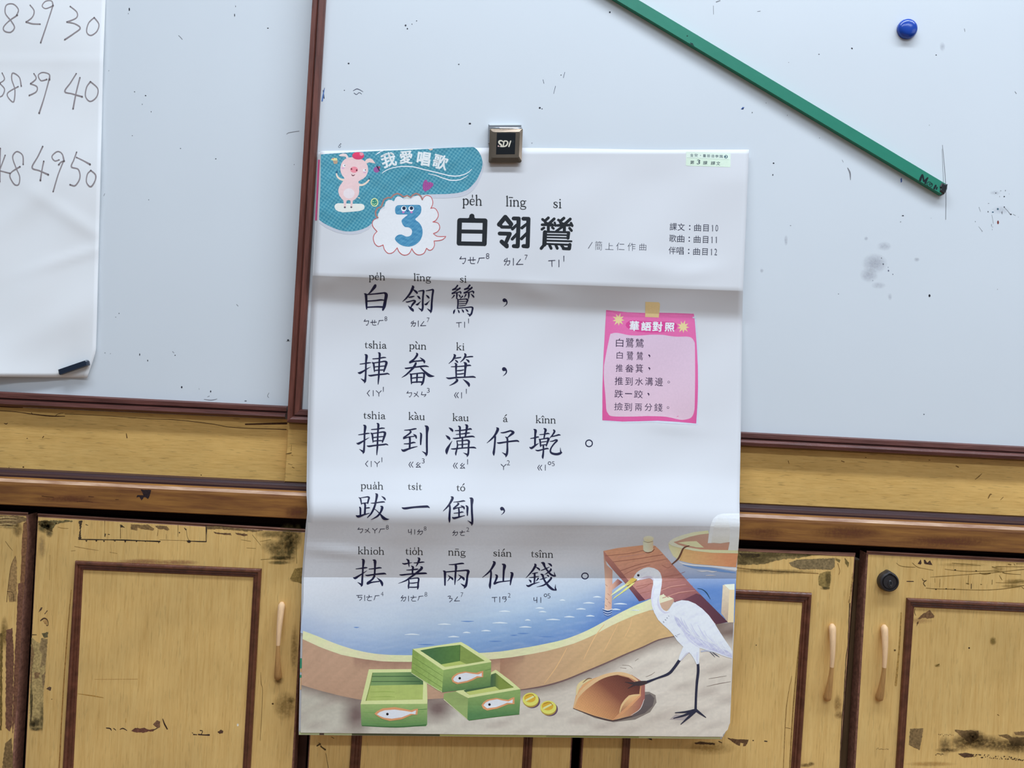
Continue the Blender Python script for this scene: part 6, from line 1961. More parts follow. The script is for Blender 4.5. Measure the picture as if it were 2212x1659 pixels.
PAPERC = A0_(214, 220, 232, .755)
water_edge = pts(cM, (42, 372), (80, 385), (200, 430), (330, 485), (450, 530), (600, 575), (750, 605), (900, 620), (1100, 624), (1500, 618), (1850, 600), (2000, 590), (2120, 575)) + \
    pts(cN, (60, 530), (200, 508), (340, 480), (490, 448), (600, 410), (700, 370), (800, 320), (900, 264), (1000, 210), (1100, 158), (1200, 112), (1320, 62), (1440, 12))
rim_low = pts(cM, (42, 455), (90, 475), (250, 550), (450, 620), (650, 660), (850, 685), (1040, 690), (1300, 690), (1700, 682), (1940, 665), (2120, 648)) + \
    pts(cN, (60, 600), (200, 578), (350, 548), (480, 515), (600, 480), (700, 440), (800, 395), (900, 340), (1000, 288), (1100, 245), (1180, 210), (1335, 160))
wall_low = pts(cM, (42, 915), (80, 930), (250, 980), (450, 1030), (640, 1068), (900, 1078), (1200, 1068), (1470, 1052), (1800, 1020)) + \
    pts(cN, (105, 912), (200, 900), (300, 880), (400, 855), (500, 825), (600, 787), (700, 745), (800, 702), (900, 660), (1000, 615), (1100, 570), (1180, 535), (1250, 508), (1320, 474), (1400, 440), (1480, 418), (1560, 405))


def curve_y(c):
    xs, ys = [p[0] for p in c], [p[1] for p in c]
    return lambda x: float(np.interp(x, xs, ys))


yw, yr, yb = curve_y(water_edge), curve_y(rim_low), curve_y(wall_low)

DEEP, MIDB, PALE = A(92, 128, 188), A(150, 180, 212), A(204, 216, 230)


def water(x, y):
    """Water deepening from bare paper at the top to strong blue along the quay, more strongly on the right."""
    right = min(1, max(0, (x - 700) / 560))
    top = 1215 + 60 * (1 - right)
    t = (y - top) / 150
    near = max(0, 1 - abs(yw(x) - y) / (60 + 30 * right))
    c = c3(PAPERC, MIDB, t * (.45 + .55 * right) * 1.3)
    c = c3(c, DEEP, near * .75 * (.45 + .75 * right) + max(0, (x - 1250) / 350) * max(0, (y - 1240) / 120) * .8)
    c = c3(c, A(70, 104, 182), max(0, (x - 1270) / 120) * max(0, (y - 1290) / 60) * (1 if x < 1400 else 0))
    n = gnoise(x * .25, y, .19) * .5 + gnoise(x * .3, y, .45) * .35
    return c3(c, PALE if n > 0 else DEEP, abs(n) * .22 * min(1, max(0, t)))


ik = page()
# left, right and lower limits of the sheet
Lx = lambda y: float(np.interp(y, VK, LX))
low_l, low_r = (649.3, 1582.6), (1561.5, 1591.6)
ik.poly([(664.5, 1150), (664.2, 1128)] + [(x, 1135) for x in range(700, 1590, 40)] + [(1596.2, 1150), (1594, 1190), (1590.2, 1250), (1586.5, 1345)] + [(1440, 1290)] + [(p[0], p[1] + 6) for p in water_edge[::-1]] + [(655.3, 1300), (656.3, 1247), (659, 1205)],
        lambda x, y: c3(PAPERC, water(x, y), (y - 1150) / 60), 1, 9)
# wavelets
for i, (x, y, l) in enumerate(((1166, 1313, 9), (1172, 1321, 8), (1135, 1354, 13), (1195, 1338, 15), (1255, 1315, 10), (1290, 1289, 9), (1272, 1302, 12), (1275, 1330, 9), (1230, 1332, 11), (960, 1348, 14), (1050, 1362, 10), (1008, 1366, 8), (890, 1370, 16), (980, 1375, 12), (1080, 1345, 16),
                               (1215, 1296, 6), (1140, 1339, 6), (1090, 1320, 12), (1340, 1304, 14), (1392, 1290, 10), (1372, 1318, 12), (1330, 1316, 10))):
    ik.stroke([(x - l, y + 1, .8), (x, y, 3.0), (x + l, y + 1.2, .8)], A(206, 218, 232), 2)
for x, y, l in ((1130, 1368, 12), (1110, 1372, 8), (770, 1355, 6), (1010, 1342, 14), (1070, 1385, 14), (920, 1392, 18), (1180, 1375, 16), (1300, 1334, 8), (1312, 1300, 10), (1400, 1276, 10)):
    ik.stroke([(x - l, y, .6), (x, y + .4, 2.4), (x + l, y, .6)], A(96, 132, 190), 2)
har = ik.put('harbour_water', po)
har['label'] = 'printed blue harbour water'

ik = page()
FACE, FACED = A(190, 158, 122), A(150, 116, 102)


def quay(x, y):
    t = (y - yr(x)) / max(20, yb(x) - yr(x))
    right = min(1, max(0, (x - 1050) / 300))
    c = c3(A(180, 148, 126), A(196, 166, 122), right)
    c = c3(c, FACED, max(0, 1 - t * 3.5) * (1 - right) * .8 if x > 760 and x < 1130 else 0)
    c = c3(c, A(150, 112, 92), max(0, (1130 - x) / 50) * .7 if 1080 < x < 1130 else 0)
    return tint(c, 1 + .07 * gnoise(x + y * .8, y * .3, .10) + .05 * gnoise(x, y, .3))


qp = [(x, yr(x)) for x in np.linspace(653.6, 1438, 46)] + [(1470, 1320), (1478, 1362), (1460, 1374)] + [(x, yb(x)) for x in np.linspace(1459, 651, 46)]
ik.poly(qp, quay, 1, 8)
RIMC = A(208, 216, 172)
rp_ = [(x, yw(x)) for x in np.linspace(654.5, 1425, 50)] + [(1436, 1284), (1450, 1300), (1408, 1316)] + [(x, yr(x)) for x in np.linspace(1407, 653.6, 46)]
ik.poly(rp_, lambda x, y: tint(c3(RIMC, A(212, 208, 176), .5 + .5 * gnoise(x, y, .05)), 1 + .05 * gnoise(x, y * 2, .16)), 2, 9)
ik.poly(pts(cO, (945, 1235), (1000, 1185), (1135, 1250), (960, 1312)), A(216, 214, 188), 3)
ik.poly(pts(cO, (955, 1310), (1138, 1250), (1140, 1285), (1080, 1380), (1010, 1420), (960, 1350)), A(190, 160, 140), 3)
for a_ in (((890, 300, 6), (800, 420, 9), (700, 620, 6)), ((1150, 240, 5), (1130, 320, 8), (1080, 420, 5)), ((540, 520, 5), (440, 700, 9), (330, 850, 5)), ((1020, 290, 4), (940, 450, 7), (880, 560, 4))):
    ik.stroke([cN(*p) for p in a_], A(212, 176, 130), 3)
qw = ik.put('quay_wall', po)
qw['label'] = 'printed tan quay wall with a pale green rim'

ik = page()


def ground(x, y):
    d = y - yb(x)
    c = c3(A(186, 184, 174), A(206, 200, 192), (x - 700) / 700)
    sh = max(0, 1 - d / 26) if x > 760 else max(0, 1 - d / 22)
    c = c3(c, A(120, 104, 98), sh * .85)
    s2 = max(0, 1 - math.hypot((x - 770) / 40, (y - 1545) / 60))
    s3 = max(0, 1 - math.hypot((x - 945) / 50, (y - 1530) / 40))
    c = c3(c, A(116, 100, 98), min(1, (s2 + s3) * 1.2))
    c = c3(c, A(160, 148, 142), max(0, gnoise(x * .5, y, .06)) * .5)
    return tint(c, 1 + .06 * gnoise(x, y, .33) + .05 * gnoise(x * .4, y, .12))


gp = [(x, yb(x)) for x in np.linspace(651.5, 1459, 50)] + pts(cX, (930, 1290), (1560, 1066), (1835, 1040)) + [(1579, 1500), (1577, 1560), (1572, 1576), (1562, 1586)] + [low_r, low_l]
ik.poly(gp, ground, 1, 8)
for a_ in (((105, 912, 8), (300, 882, 14), (500, 828, 14), (700, 748, 14), (900, 664, 14), (1100, 575, 14), (1250, 512, 12), (1400, 444, 12), (1560, 408, 8)),):
    ik.stroke([cN(*p) for p in a_], A(112, 90, 90), 2)
for a_ in (((1870, 808, 4), (1950, 795, 5), (2035, 780, 3)), ((1850, 880, 3), (1960, 855, 6), (2075, 835, 4)), ((1060, 680, 4), (1120, 685, 4), (1155, 710, 3)), ((1280, 790, 4), (1330, 770, 5), (1365, 745, 3)), ((1180, 640, 4), (1210, 620, 4)), ((1040, 705, 3), (1095, 710, 4))):
    ik.stroke([cN(*p) for p in a_], A(120, 106, 98), 2)
gr_ = ik.put('quay_ground', po)
gr_['label'] = 'printed grey stone ground'

# ------------------------------------------------------------------ pier, boat, stone post
ik = page()
side = pts(cO, (205, 612), (232, 740), (330, 862), (480, 1030), (600, 1180), (680, 1285), (760, 1268), (600, 1085), (490, 950), (345, 770))
ik.poly(side, lambda x, y: c3(A(180, 126, 116), A(96, 56, 70), (y - 1200) / 90), 3, 12)
topp = pts(cO, (208, 614), (400, 575), (720, 540), (890, 545), (950, 600), (1130, 800), (1400, 1100), (1500, 1200), (1640, 1340), (1858, 1560), (1700, 1588), (1500, 1400), (1140, 1290), (1000, 1190), (760, 1268), (600, 1085), (490, 950), (345, 770))


def planks(x, y):
    t = (y - 1180) / 130
    c = c3(A(216, 160, 130), A(162, 110, 118), t)
    c = c3(c, A(136, 86, 92), max(0, ((x - 1385) + (y - 1250) * .4) / 150))
    return tint(c, 1 + .10 * gnoise(x * .25 + y * .1, y + x * .18, .5))


ik.poly(topp, planks, 3, 6)
for a_ in (((230, 680, 5), (600, 640, 6), (900, 560, 4)), ((330, 760, 6), (650, 720, 7), (990, 665, 7)), ((430, 880, 7), (700, 790, 8), (1060, 720, 4)), ((480, 930, 5), (640, 850, 6), (820, 800, 5)), ((640, 1090, 6), (900, 1040, 6), (1330, 985, 4)), ((690, 1180, 6), (1000, 1110, 7), (1390, 1080, 5)), ((1000, 960, 6), (1180, 930, 6), (1290, 890, 4)),
           ((990, 1240, 6), (1180, 1180, 6), (1460, 1170, 5)), ((620, 1130, 5), (760, 1090, 7), (840, 1040, 4)), ((980, 800, 5), (1060, 840, 6), (1130, 800, 4))):
    ik.stroke([cO(*p) for p in a_], A(148, 96, 86), 4)
for a_ in (((950, 1150, 6), (1100, 1090, 9), (1300, 1060, 5)), ((1000, 1240, 6), (1200, 1170, 9), (1420, 1140, 5)), ((1140, 968, 4), (1260, 945, 4)), ((400, 700, 8), (620, 670, 10), (800, 640, 6))):
    ik.stroke([cO(*p) for p in a_], A(196, 146, 136), 4)
ik.poly(pts(cO, (1140, 1290), (1290, 1250), (1440, 1180), (1500, 1200), (1640, 1340), (1858, 1560), (1700, 1588), (1590, 1450), (1400, 1330)), lambda x, y: c3(A(106, 66, 80), A(78, 48, 60), (x - 1480) / 90), 5, 10)
ik.poly(pts(cO, (205, 612), (250, 800), (326, 870), (322, 1150), (315, 1388), (270, 1405), (220, 1395), (232, 1100)), lambda x, y: c3(c3(A(186, 150, 136), A(214, 182, 162), (y - 1225) / 40), A(186, 136, 122), (x - 1308) / 24), 2, 6)
ik.poly(pts(cO, (395, 985), (460, 1030), (330, 1130), (285, 1160), (268, 1115), (330, 1050)), lambda x, y: c3(A(124, 78, 82), A(206, 164, 146), (1340 - x) / 18), 2, 6)
for x, y in ((245, 1060), (275, 1180), (250, 1240), (285, 1290), (240, 1330)):
    ik.stroke([cO(x - 14, y, 5), cO(x + 12, y + 22, 7)], A(160, 116, 104), 3)
for y, c_, w in ((1395, A(214, 220, 232), 9), (1410, A(44, 64, 110), 12), (1430, A(206, 214, 230), 7), (1442, A(50, 72, 124), 10), (1460, A(206, 214, 230), 6), (1472, A(56, 84, 140), 8)):
    ik.stroke([cO(194 + (y - 1395) * .25, y - 14, w * .6), cO(262, y + 8, w), cO(326 - (y - 1395) * .15, y - 12, w * .6)], c_, 4)
ik.poly(pts(cO, (730, 480), (735, 605), (760, 626), (800, 632), (845, 622), (866, 598), (866, 480)), lambda x, y: c3(A(238, 226, 200), A(214, 198, 170), (x - 1396) / 16), 5, 5)
ik.stroke([cO(735, 608, 5), cO(790, 640, 8), cO(860, 618, 8), cO(882, 585, 4)], A(84, 50, 44), 4)
ik.stroke([cO(738, 488, 5), cO(800, 502, 6), cO(862, 488, 5)], A(140, 122, 92), 6)
ik.poly([cO(*p) for p in ellipse(805, 452, 70, 38, 20)], lambda x, y: c3(A(238, 230, 210), A(226, 208, 170), (y - 1156) / 14), 6, 5)
pi_ = ik.put('pier', po)
pi_['label'] = 'printed reddish wooden pier'

ik = page()
HULLT = A(226, 204, 158)
ik.poly(pts(cO, (1068, 515), (1110, 540), (1275, 590), (1240, 680), (1212, 742), (1130, 682), (1078, 580)), lambda x, y: c3(A(226, 216, 180), HULLT, (x - 1450) / 26), 3, 7)
ik.poly(pts(cO, (1262, 580), (1400, 612), (1650, 640), (1992, 648), (1980, 740), (1966, 832), (1700, 812), (1400, 786), (1215, 742), (1235, 660)), lambda x, y: tint(c3(A(230, 176, 124), A(220, 150, 112), (x - 1480) / 90), 1 + .08 * gnoise(x * .3, y, .5)), 3, 6)
ik.poly(pts(cO, (1068, 515), (1090, 480), (1140, 448), (1240, 408), (1400, 366), (1595, 344), (1605, 384), (1480, 398), (1350, 428), (1180, 486), (1135, 497), (1200, 532), (1280, 558), (1500, 595), (1700, 602), (1992, 606), (1992, 648), (1650, 640), (1400, 612), (1200, 570), (1110, 542)), lambda x, y: c3(A(236, 230, 206), A(232, 218, 178), (x - 1450) / 80), 5, 8)
ik.poly(pts(cO, (1135, 497), (1180, 486), (1350, 428), (1480, 398), (1605, 380), (1600, 505), (1880, 500), (1878, 604), (1700, 602), (1500, 595), (1280, 558), (1200, 532)), lambda x, y: c3(A(186, 154, 140), A(192, 144, 124), (y - 1160) / 30), 4, 8)
ik.poly(pts(cO, (1192, 505), (1300, 490), (1440, 485), (1540, 570), (1440, 568), (1340, 545)), A(232, 216, 178), 6)
ik.poly(pts(cO, (1590, 512), (1604, 400), (1622, 290), (1660, 190), (1720, 138), (1790, 120), (1900, 118), (2008, 118), (2016, 250), (2008, 420), (1994, 606), (1860, 606), (1882, 498)), lambda x, y: c3(A(232, 236, 240), A(230, 230, 220), (y - 1120) / 70), 6, 8)
ik.poly(pts(cO, (1640, 506), (1648, 420), (1670, 300), (1712, 182), (1770, 126), (1828, 142), (1868, 220), (1886, 330), (1884, 420), (1872, 498), (1760, 515)), lambda x, y: c3(c3(A(226, 232, 238), A(214, 218, 222), (y - 1112) / 30), A(206, 208, 200), (y - 1150) / 26), 7, 7)
ik.stroke([cO(1342, 546, 12), cO(1270, 578, 20), cO(1232, 655, 24), cO(1195, 722, 24), cO(1118, 790, 16)], A(104, 72, 60), 7)
ik.stroke([cO(1256, 660, 5), cO(1240, 705, 8), cO(1222, 740, 5)], A(204, 168, 110), 7)
ik.stroke([cO(1215, 762, 8), cO(1290, 790, 16), cO(1450, 810, 16), cO(1700, 826, 20), cO(1850, 846, 30), cO(1958, 856, 44)], A(222, 226, 236), 4)
ik.stroke([cO(1260, 800, 8), cO(1400, 832, 26), cO(1600, 848, 34), cO(1760, 876, 34), cO(1955, 905, 16)], A(110, 146, 200), 3)
ik.stroke([cO(1450, 876, 3), cO(1520, 884, 14), cO(1590, 880, 8), cO(1650, 892, 14), cO(1712, 882, 3)], A(220, 214, 218), 5)
ik.stroke([cO(1562, 942, 3), cO(1620, 938, 10), cO(1695, 940, 3)], A(216, 212, 218), 5)
ik.stroke([cO(1455, 1112, 6), cO(1520, 1128, 10), cO(1575, 1172, 14), cO(1625, 1255, 5)], A(34, 62, 84), 5)
bo_ = ik.put('boat', po)
bo_['label'] = 'printed small wooden boat with a white cabin'

ik = page()
ik.poly(pts(cO, (1790, 1066), (1835, 1068), (1880, 1128), (1875, 1300), (1857, 1562), (1768, 1440), (1780, 1250)), lambda x, y: tint(c3(A(206, 194, 172), A(176, 156, 140), (y - 1270) / 70), 1 + .06 * gnoise(x, y, .4)), 6, 8)
ik.poly(pts(cO, (1878, 1126), (1945, 1122), (1936, 1564), (1856, 1564)), A(222, 196, 162), 6)
ik.poly(pts(cO, (1805, 1060), (1946, 1052), (1945, 1130), (1880, 1130)), A(218, 220, 208), 7)
ik.put('stone_post', po)

# ------------------------------------------------------------------ crates
GRIM, GF, GD, GI, GFL = A(206, 216, 158), A(136, 164, 102), A(96, 136, 86), A(72, 102, 72), A(166, 184, 108)


def grain_g(c, k=.08):
    return lambda x, y: tint(c, 1 + k * gnoise(x * .35, y, .55))


def fish(ik, cr_, body, white, eye, r=13, L=10):
    ik.poly([cr_(*p) for p in body], A(208, 150, 108), L, smooth=False)
    ik.poly([cr_(*p) for p in white], lambda x, y: tint(A(232, 232, 238), 1 + .03 * gnoise(x, y, .5)), L + 1)
    c = cr_(*eye)
    ik.poly(ellipse(c[0], c[1], r / 4.608, r / 4.608, 14), A(34, 30, 34), L + 2)


# left crate
ik = page()
ik.poly(pts(cM, (640, 1110), (1306, 1076), (1303, 1312), (1290, 1330), (1000, 1340), (660, 1328), (648, 1315)), lambda x, y: tint(c3(A(150, 176, 112), A(96, 136, 86), (y - 1520) / 46), 1 + .07 * gnoise(x * .3, y, .6)), 3, 6)
ik.poly(pts(cM, (722, 764), (1150, 762), (1300, 895), (1306, 1078), (1302, 1108), (640, 1112)), GRIM, 4)
ik.poly(pts(cM, (760, 797), (1150, 792), (1262, 882), (1264, 918), (733, 926)), lambda x, y: c3(A(120, 152, 100), A(66, 100, 68), (x - 850) / 70), 5, 8)
ik.poly(pts(cM, (733, 926), (1264, 916), (1258, 1064), (694, 1076)), grain_g(GFL, .1), 5)
for y0, y1 in ((835, 832), (886, 884)):
    ik.stroke([cM(752, y0, 6), cM(1230, y1, 6)], A(52, 84, 60), 6)
for y in (990, 1040):
    ik.stroke([cM(740, y, 3), cM(900, y - 4, 6), cM(980, y, 3)], A(140, 164, 84), 6)
ik.stroke([cM(694, 1076, 7), cM(733, 926, 6), cM(760, 800, 5)], A(112, 128, 66), 6)
ik.stroke([cM(655, 1325, 8), cM(1000, 1338, 12), cM(1290, 1318, 10)], A(62, 104, 62), 5)
ik.stroke([cM(1170, 1168, 5), cM(1300, 1160, 5)], A(84, 124, 74), 5)
for y in (1190, 1250, 1290):
    ik.stroke([cM(670, y, 3), cM(900, y + 8, 6), cM(1270, y - 4, 3)], A(112, 156, 88), 4)
fish(ik, cM, ((778, 1205), (805, 1180), (860, 1152), (980, 1140), (1080, 1158), (1140, 1172), (1180, 1160), (1212, 1155), (1205, 1215), (1150, 1218), (1050, 1262), (930, 1278), (850, 1255), (800, 1225)),
     ((803, 1212), (830, 1190), (880, 1172), (980, 1165), (1080, 1178), (1150, 1190), (1192, 1172), (1186, 1212), (1140, 1206), (1050, 1242), (950, 1256), (870, 1245), (830, 1228)), (907, 1210))
o = ik.put('fish_crate', po)
o['label'] = 'printed green crate at the front left'
# right crate, lower
ik = page()
ik.poly(pts(cM, (1470, 1005), (1590, 982), (1712, 1048), (1706, 1265), (1690, 1250), (1465, 1062)), grain_g(A(140, 162, 104), .1), 5)
ik.poly(pts(cM, (1710, 1048)) + pts(cN, (105, 905), (104, 1000), (94, 1142)) + pts(cM, (2000, 1236), (1720, 1275), (1703, 1262)), lambda x, y: tint(c3(A(132, 162, 100), A(82, 124, 80), (y - 1500) / 44), 1 + .08 * gnoise(x * .4, y, .6)), 5, 6)
ik.poly(pts(cM, (1585, 985), (1680, 940), (1930, 800), (1985, 768)) + pts(cN, (0, 815), (105, 905)) + pts(cM, (1710, 1050)), GRIM, 6)
ik.poly(pts(cM, (1665, 975), (1930, 880), (1940, 815), (1985, 800), (2165, 945), (1725, 1020)), lambda x, y: c3(GI, A(124, 144, 72), (x - 1066) / 12), 7, 6)
ik.poly(pts(cM, (1690, 990), (1980, 935), (2025, 970), (1725, 1020)), A(184, 198, 118), 8)
ik.stroke([cM(1980, 810, 4), cM(1978, 935, 5)], A(66, 96, 60), 8)
ik.stroke([cM(2050, 870, 4), cM(2160, 940, 4)], A(98, 120, 62), 8)
ik.stroke([cM(1470, 1065, 7), cM(1580, 1160, 5), cM(1700, 1260, 4)], A(206, 206, 176), 6)
ik.stroke([cM(1720, 1272, 6), cM(2000, 1234, 9), cN(92, 1140, 6)], A(70, 112, 64), 6)
fish(ik, cM, ((1843, 1120), (1865, 1090), (1900, 1066), (1990, 1048), (2060, 1062), (2110, 1068), (2140, 1050), (2172, 1040), (2172, 1110), (2110, 1112), (2060, 1132), (2000, 1155), (1900, 1174), (1860, 1155)),
     ((1862, 1122), (1885, 1095), (1925, 1075), (2000, 1062), (2060, 1076), (2112, 1084), (2155, 1064), (2152, 1100), (2100, 1096), (2050, 1118), (1990, 1140), (1900, 1152)), (1923, 1115))
o = ik.put('fish_crate', po)
o['label'] = 'printed green crate at the front right, under another'
# upper crate
ik = page()
ik.poly(pts(cM, (1158, 562), (1466, 768), (1450, 990), (1410, 975), (1145, 800)), lambda x, y: tint(c3(A(130, 156, 84), A(150, 178, 104), (x - 900) / 50), 1 + .14 * gnoise(x, y + x * .6, .5)), 8, 5)
ik.poly(pts(cM, (1466, 768), (1940, 688), (1938, 800), (1932, 930), (1700, 965), (1450, 994)), lambda x, y: tint(c3(A(138, 166, 100), A(86, 124, 80), (y - 1448) / 44 + (x - 1000) / 300), 1 + .07 * gnoise(x * .4, y, .6)), 8, 6)
ik.poly(pts(cM, (1158, 562), (1400, 528), (1640, 492), (1700, 525), (1940, 680), (1940, 692), (1462, 772)), GRIM, 9)
ik.poly(pts(cM, (1232, 576), (1400, 545), (1630, 520), (1640, 525), (1876, 680), (1480, 740)), lambda x, y: tint(c3(A(70, 108, 70), A(86, 122, 66), (x - 930) / 60), 1 + .1 * gnoise(x, y, .5)), 10, 6)
ik.poly(pts(cM, (1630, 520), (1876, 680), (1690, 712), (1628, 682)), grain_g(A(126, 148, 80), .1), 11.6, 6)
ik.poly(pts(cM, (1440, 716), (1628, 682), (1690, 710), (1480, 740)), A(172, 190, 108), 11.8, 6)
for y0 in (640, 700, 760):
    ik.stroke([cM(1160, y0, 4), cM(1300, y0 + 90, 5), cM(1455, y0 + 190, 4)], A(112, 138, 74), 9)
ik.stroke([cM(1145, 800, 5), cM(1300, 900, 5), cM(1450, 990, 5)], A(200, 206, 168), 9)
ik.stroke([cM(1630, 525, 4), cM(1626, 680, 5)], A(56, 86, 54), 12)
ik.stroke([cM(1880, 775, 4), cM(1938, 762, 4)], A(88, 124, 66), 9)
fish(ik, cM, ((1543, 855), (1560, 830), (1600, 802), (1680, 785), (1750, 795), (1795, 798), (1830, 785), (1862, 780), (1860, 842), (1800, 850), (1760, 872), (1700, 895), (1600, 912), (1555, 890)),
     ((1562, 862), (1580, 835), (1620, 812), (1690, 797), (1760, 810), (1812, 815), (1846, 800), (1846, 836), (1800, 832), (1750, 858), (1700, 878), (1610, 895), (1572, 882)), (1627, 853), 13, 12)
o = ik.put('fish_crate', po)
o['label'] = 'printed green crate on top of the other two'

# ------------------------------------------------------------------ coins and winnowing basket
for cx_, cy_ in ((200, 1000), (366, 1075)):
    ik = page()
    ik.poly([cN(*p) for p in ellipse(cx_ + 14, cy_ + 18, 76, 66, 24)], A(96, 76, 100), 2)
    ik.poly([cN(*p) for p in ellipse(cx_ + 2, cy_ + 8, 76, 68, 24)], A(170, 146, 72), 3)
    ik.poly([cN(*p) for p in ellipse(cx_, cy_, 75, 62, 24)], A(228, 214, 110), 4)
    ik.poly([cN(*p) for p in ellipse(cx_ - 6, cy_ - 12, 54, 40, 24)], A(206, 168, 62), 5)
    ik.stroke([cN(cx_ - 40, cy_ + 8, 18), cN(cx_ + 34, cy_ - 30, 16)], A(236, 222, 160), 6)
    ik.stroke([cN(cx_ - 44, cy_ - 30, 5), cN(cx_ + 10, cy_ - 48, 6), cN(cx_ + 40, cy_ - 20, 5)], A(156, 120, 44), 6)
    ik.put('coin', po)
ik = page()
ik.poly(pts(cN, (600, 1085), (800, 1175), (975, 1215), (1180, 1190), (1320, 1120), (1380, 1030), (1370, 960), (1310, 930), (1240, 930), (1200, 1060), (980, 1180), (800, 1140)), A(128, 120, 116), 2)
ik.poly(pts(cN, (1270, 960), (1320, 950), (1360, 990), (1345, 1060), (1270, 1130), (1150, 1170), (1000, 1200), (1180, 1120)), A(96, 88, 90), 3)
ik.poly(pts(cN, (598, 1082), (625, 960), (645, 920), (700, 850), (760, 815), (900, 765), (1050, 752), (1150, 772), (1240, 830), (1272, 862), (1270, 1000), (1232, 1085), (1150, 1152), (970, 1196), (800, 1155)), lambda x, y: c3(A(212, 164, 118), A(150, 96, 90), (x - 1330) / 60), 4, 8)


def weave(x, y):
    t = ((1385 - x) * .9 + (y - 1470)) / 150
    c = c3(A(78, 44, 44), A(146, 92, 74), t * 1.2)
    c = c3(c, A(212, 160, 112), (t - .55) * 1.6)
    return tint(c, 1 + .12 * math.sin(x * 1.15 + y * .35) * math.sin(y * 1.2 - x * .3))


ik.poly(pts(cN, (615, 1062), (650, 990), (700, 930), (780, 855), (900, 785), (1000, 768), (1120, 800), (1228, 880), (1225, 948), (1120, 962), (1060, 1030), (1030, 1130), (970, 1192), (800, 1150)), weave, 5, 2.4)
ik.poly(pts(cN, (1228, 950), (1160, 960), (1080, 1010), (1035, 1090), (1032, 1130), (1100, 1070), (1200, 990)), lambda x, y: c3(A(216, 170, 124), A(160, 110, 88), (y - 1510) / 30), 6, 6)
ik.stroke([cN(1228, 956, 10), cN(1130, 975, 22), cN(1060, 1050, 18), cN(1035, 1125, 8)], A(222, 182, 136), 7)
ik.stroke([cN(1226, 968, 14), cN(1120, 1070, 26), cN(1020, 1160, 20), cN(972, 1192, 8)], A(206, 152, 112), 7)
ik.stroke([cN(1232, 880, 6), cN(1226, 940, 12), cN(1232, 960, 6)], A(200, 148, 104), 7)
ik.stroke([cN(606, 1075, 10), cN(640, 980, 22), cN(720, 890, 34), cN(860, 795, 34), cN(1010, 758, 28), cN(1120, 778, 30), cN(1200, 825, 16)], A(214, 180, 138), 7)
ik.stroke([cN(630, 958, 10), cN(655, 870, 34), cN(730, 820, 28), cN(775, 810, 8)], A(222, 198, 152), 7)
ik.stroke([cN(690, 845, 4), cN(735, 808, 10), cN(772, 806, 6)], A(120, 92, 72), 8)
ik.stroke([cN(600, 1086, 5), cN(800, 1160, 9), cN(970, 1200, 11), cN(1150, 1160, 5)], A(72, 54, 54), 4)
ik.stroke([cN(1264, 1000, 4), cN(1225, 1092, 6), cN(1140, 1150, 3)], A(226, 206, 206), 8)
ba_ = ik.put('winnowing_basket', po)
ba_['label'] = 'printed woven basket the egret kicks'

# ------------------------------------------------------------------ egret
ik = page()
DK = A(44, 46, 66)
for a_ in (((1748, 1100, 26), (1660, 1118, 20), (1556, 1126, 8)), ((1745, 1106, 26), (1640, 1150, 20), (1540, 1178, 7)), ((1748, 1105, 28), (1690, 1160, 24), (1608, 1234, 7)), ((1745, 1098, 28), (1790, 1132, 20), (1842, 1170, 7))):
    ik.stroke([cN(*p) for p in a_], DK, 9)
ik.poly([cN(*p) for p in ((1500, 1190), (1560, 1140), (1700, 1150), (1640, 1200))], A(166, 158, 160), 2)
ik.stroke([cN(1768, 655, 24), cN(1770, 740, 26), cN(1758, 850, 24), cN(1750, 980, 22), cN(1746, 1108, 24)], DK, 9)
ik.stroke([cN(1596, 632, 28), cN(1545, 705, 26), cN(1490, 762, 26), cN(1380, 805, 18), cN(1272, 846, 28)], DK, 9)
ik.stroke([cN(1278, 842, 32), cN(1215, 852, 44), cN(1150, 850, 18), cN(1085, 838, 4)], A(60, 50, 54), 9)
ik.stroke([cN(1250, 850, 20), cN(1170, 868, 14), cN(1112, 900, 4)], A(60, 50, 54), 9)
for a_ in (((1905, 560, 6), (1935, 582, 9), (1970, 605, 3)), ((1880, 555, 6), (1910, 585, 6), (1928, 605, 2)), ((1800, 552, 14), (1850, 545, 14), (1910, 556, 10))):
    ik.stroke([cN(*p) for p in a_], A(70, 76, 96) if a_[0][0] != 1800 else A(170, 176, 196), 8)
WH, WS = A(226, 228, 240), A(186, 190, 218)


def plume(x, y):
    t = gnoise(x + y * .5, y, .16)
    c = c3(WH, WS, max(0, t) * .35)
    return c


body = pts(cX, (275, 345), (300, 300), (330, 262), (370, 232), (430, 200), (480, 185), (520, 181), (600, 198), (660, 230), (695, 270), (712, 320), (722, 380), (716, 460), (700, 560), (684, 640), (680, 700), (692, 760), (715, 815), (745, 848), (785, 866), (830, 850),
           (850, 810), (880, 765), (940, 720), (1030, 695), (1130, 705), (1240, 750), (1350, 830), (1450, 930), (1530, 1040), (1610, 1170), (1700, 1310), (1790, 1440), (1815, 1500), (1816, 1605), (1750, 1590), (1650, 1555), (1500, 1495), (1400, 1470), (1310, 1440)) + \
    pts(cN, (1782, 540), (1782, 600), (1778, 668), (1755, 672), (1730, 620), (1700, 575), (1680, 560), (1650, 590), (1605, 640), (1585, 630), (1595, 590), (1620, 530), (1630, 508)) + \
    pts(cX, (960, 1330), (900, 1240), (820, 1150), (740, 1080), (660, 1000), (600, 890), (562, 780), (549, 660), (562, 540), (584, 450), (582, 392), (560, 366), (520, 355), (450, 366), (390, 380), (340, 392), (300, 380))
ik.poly(body, plume, 10, 6)
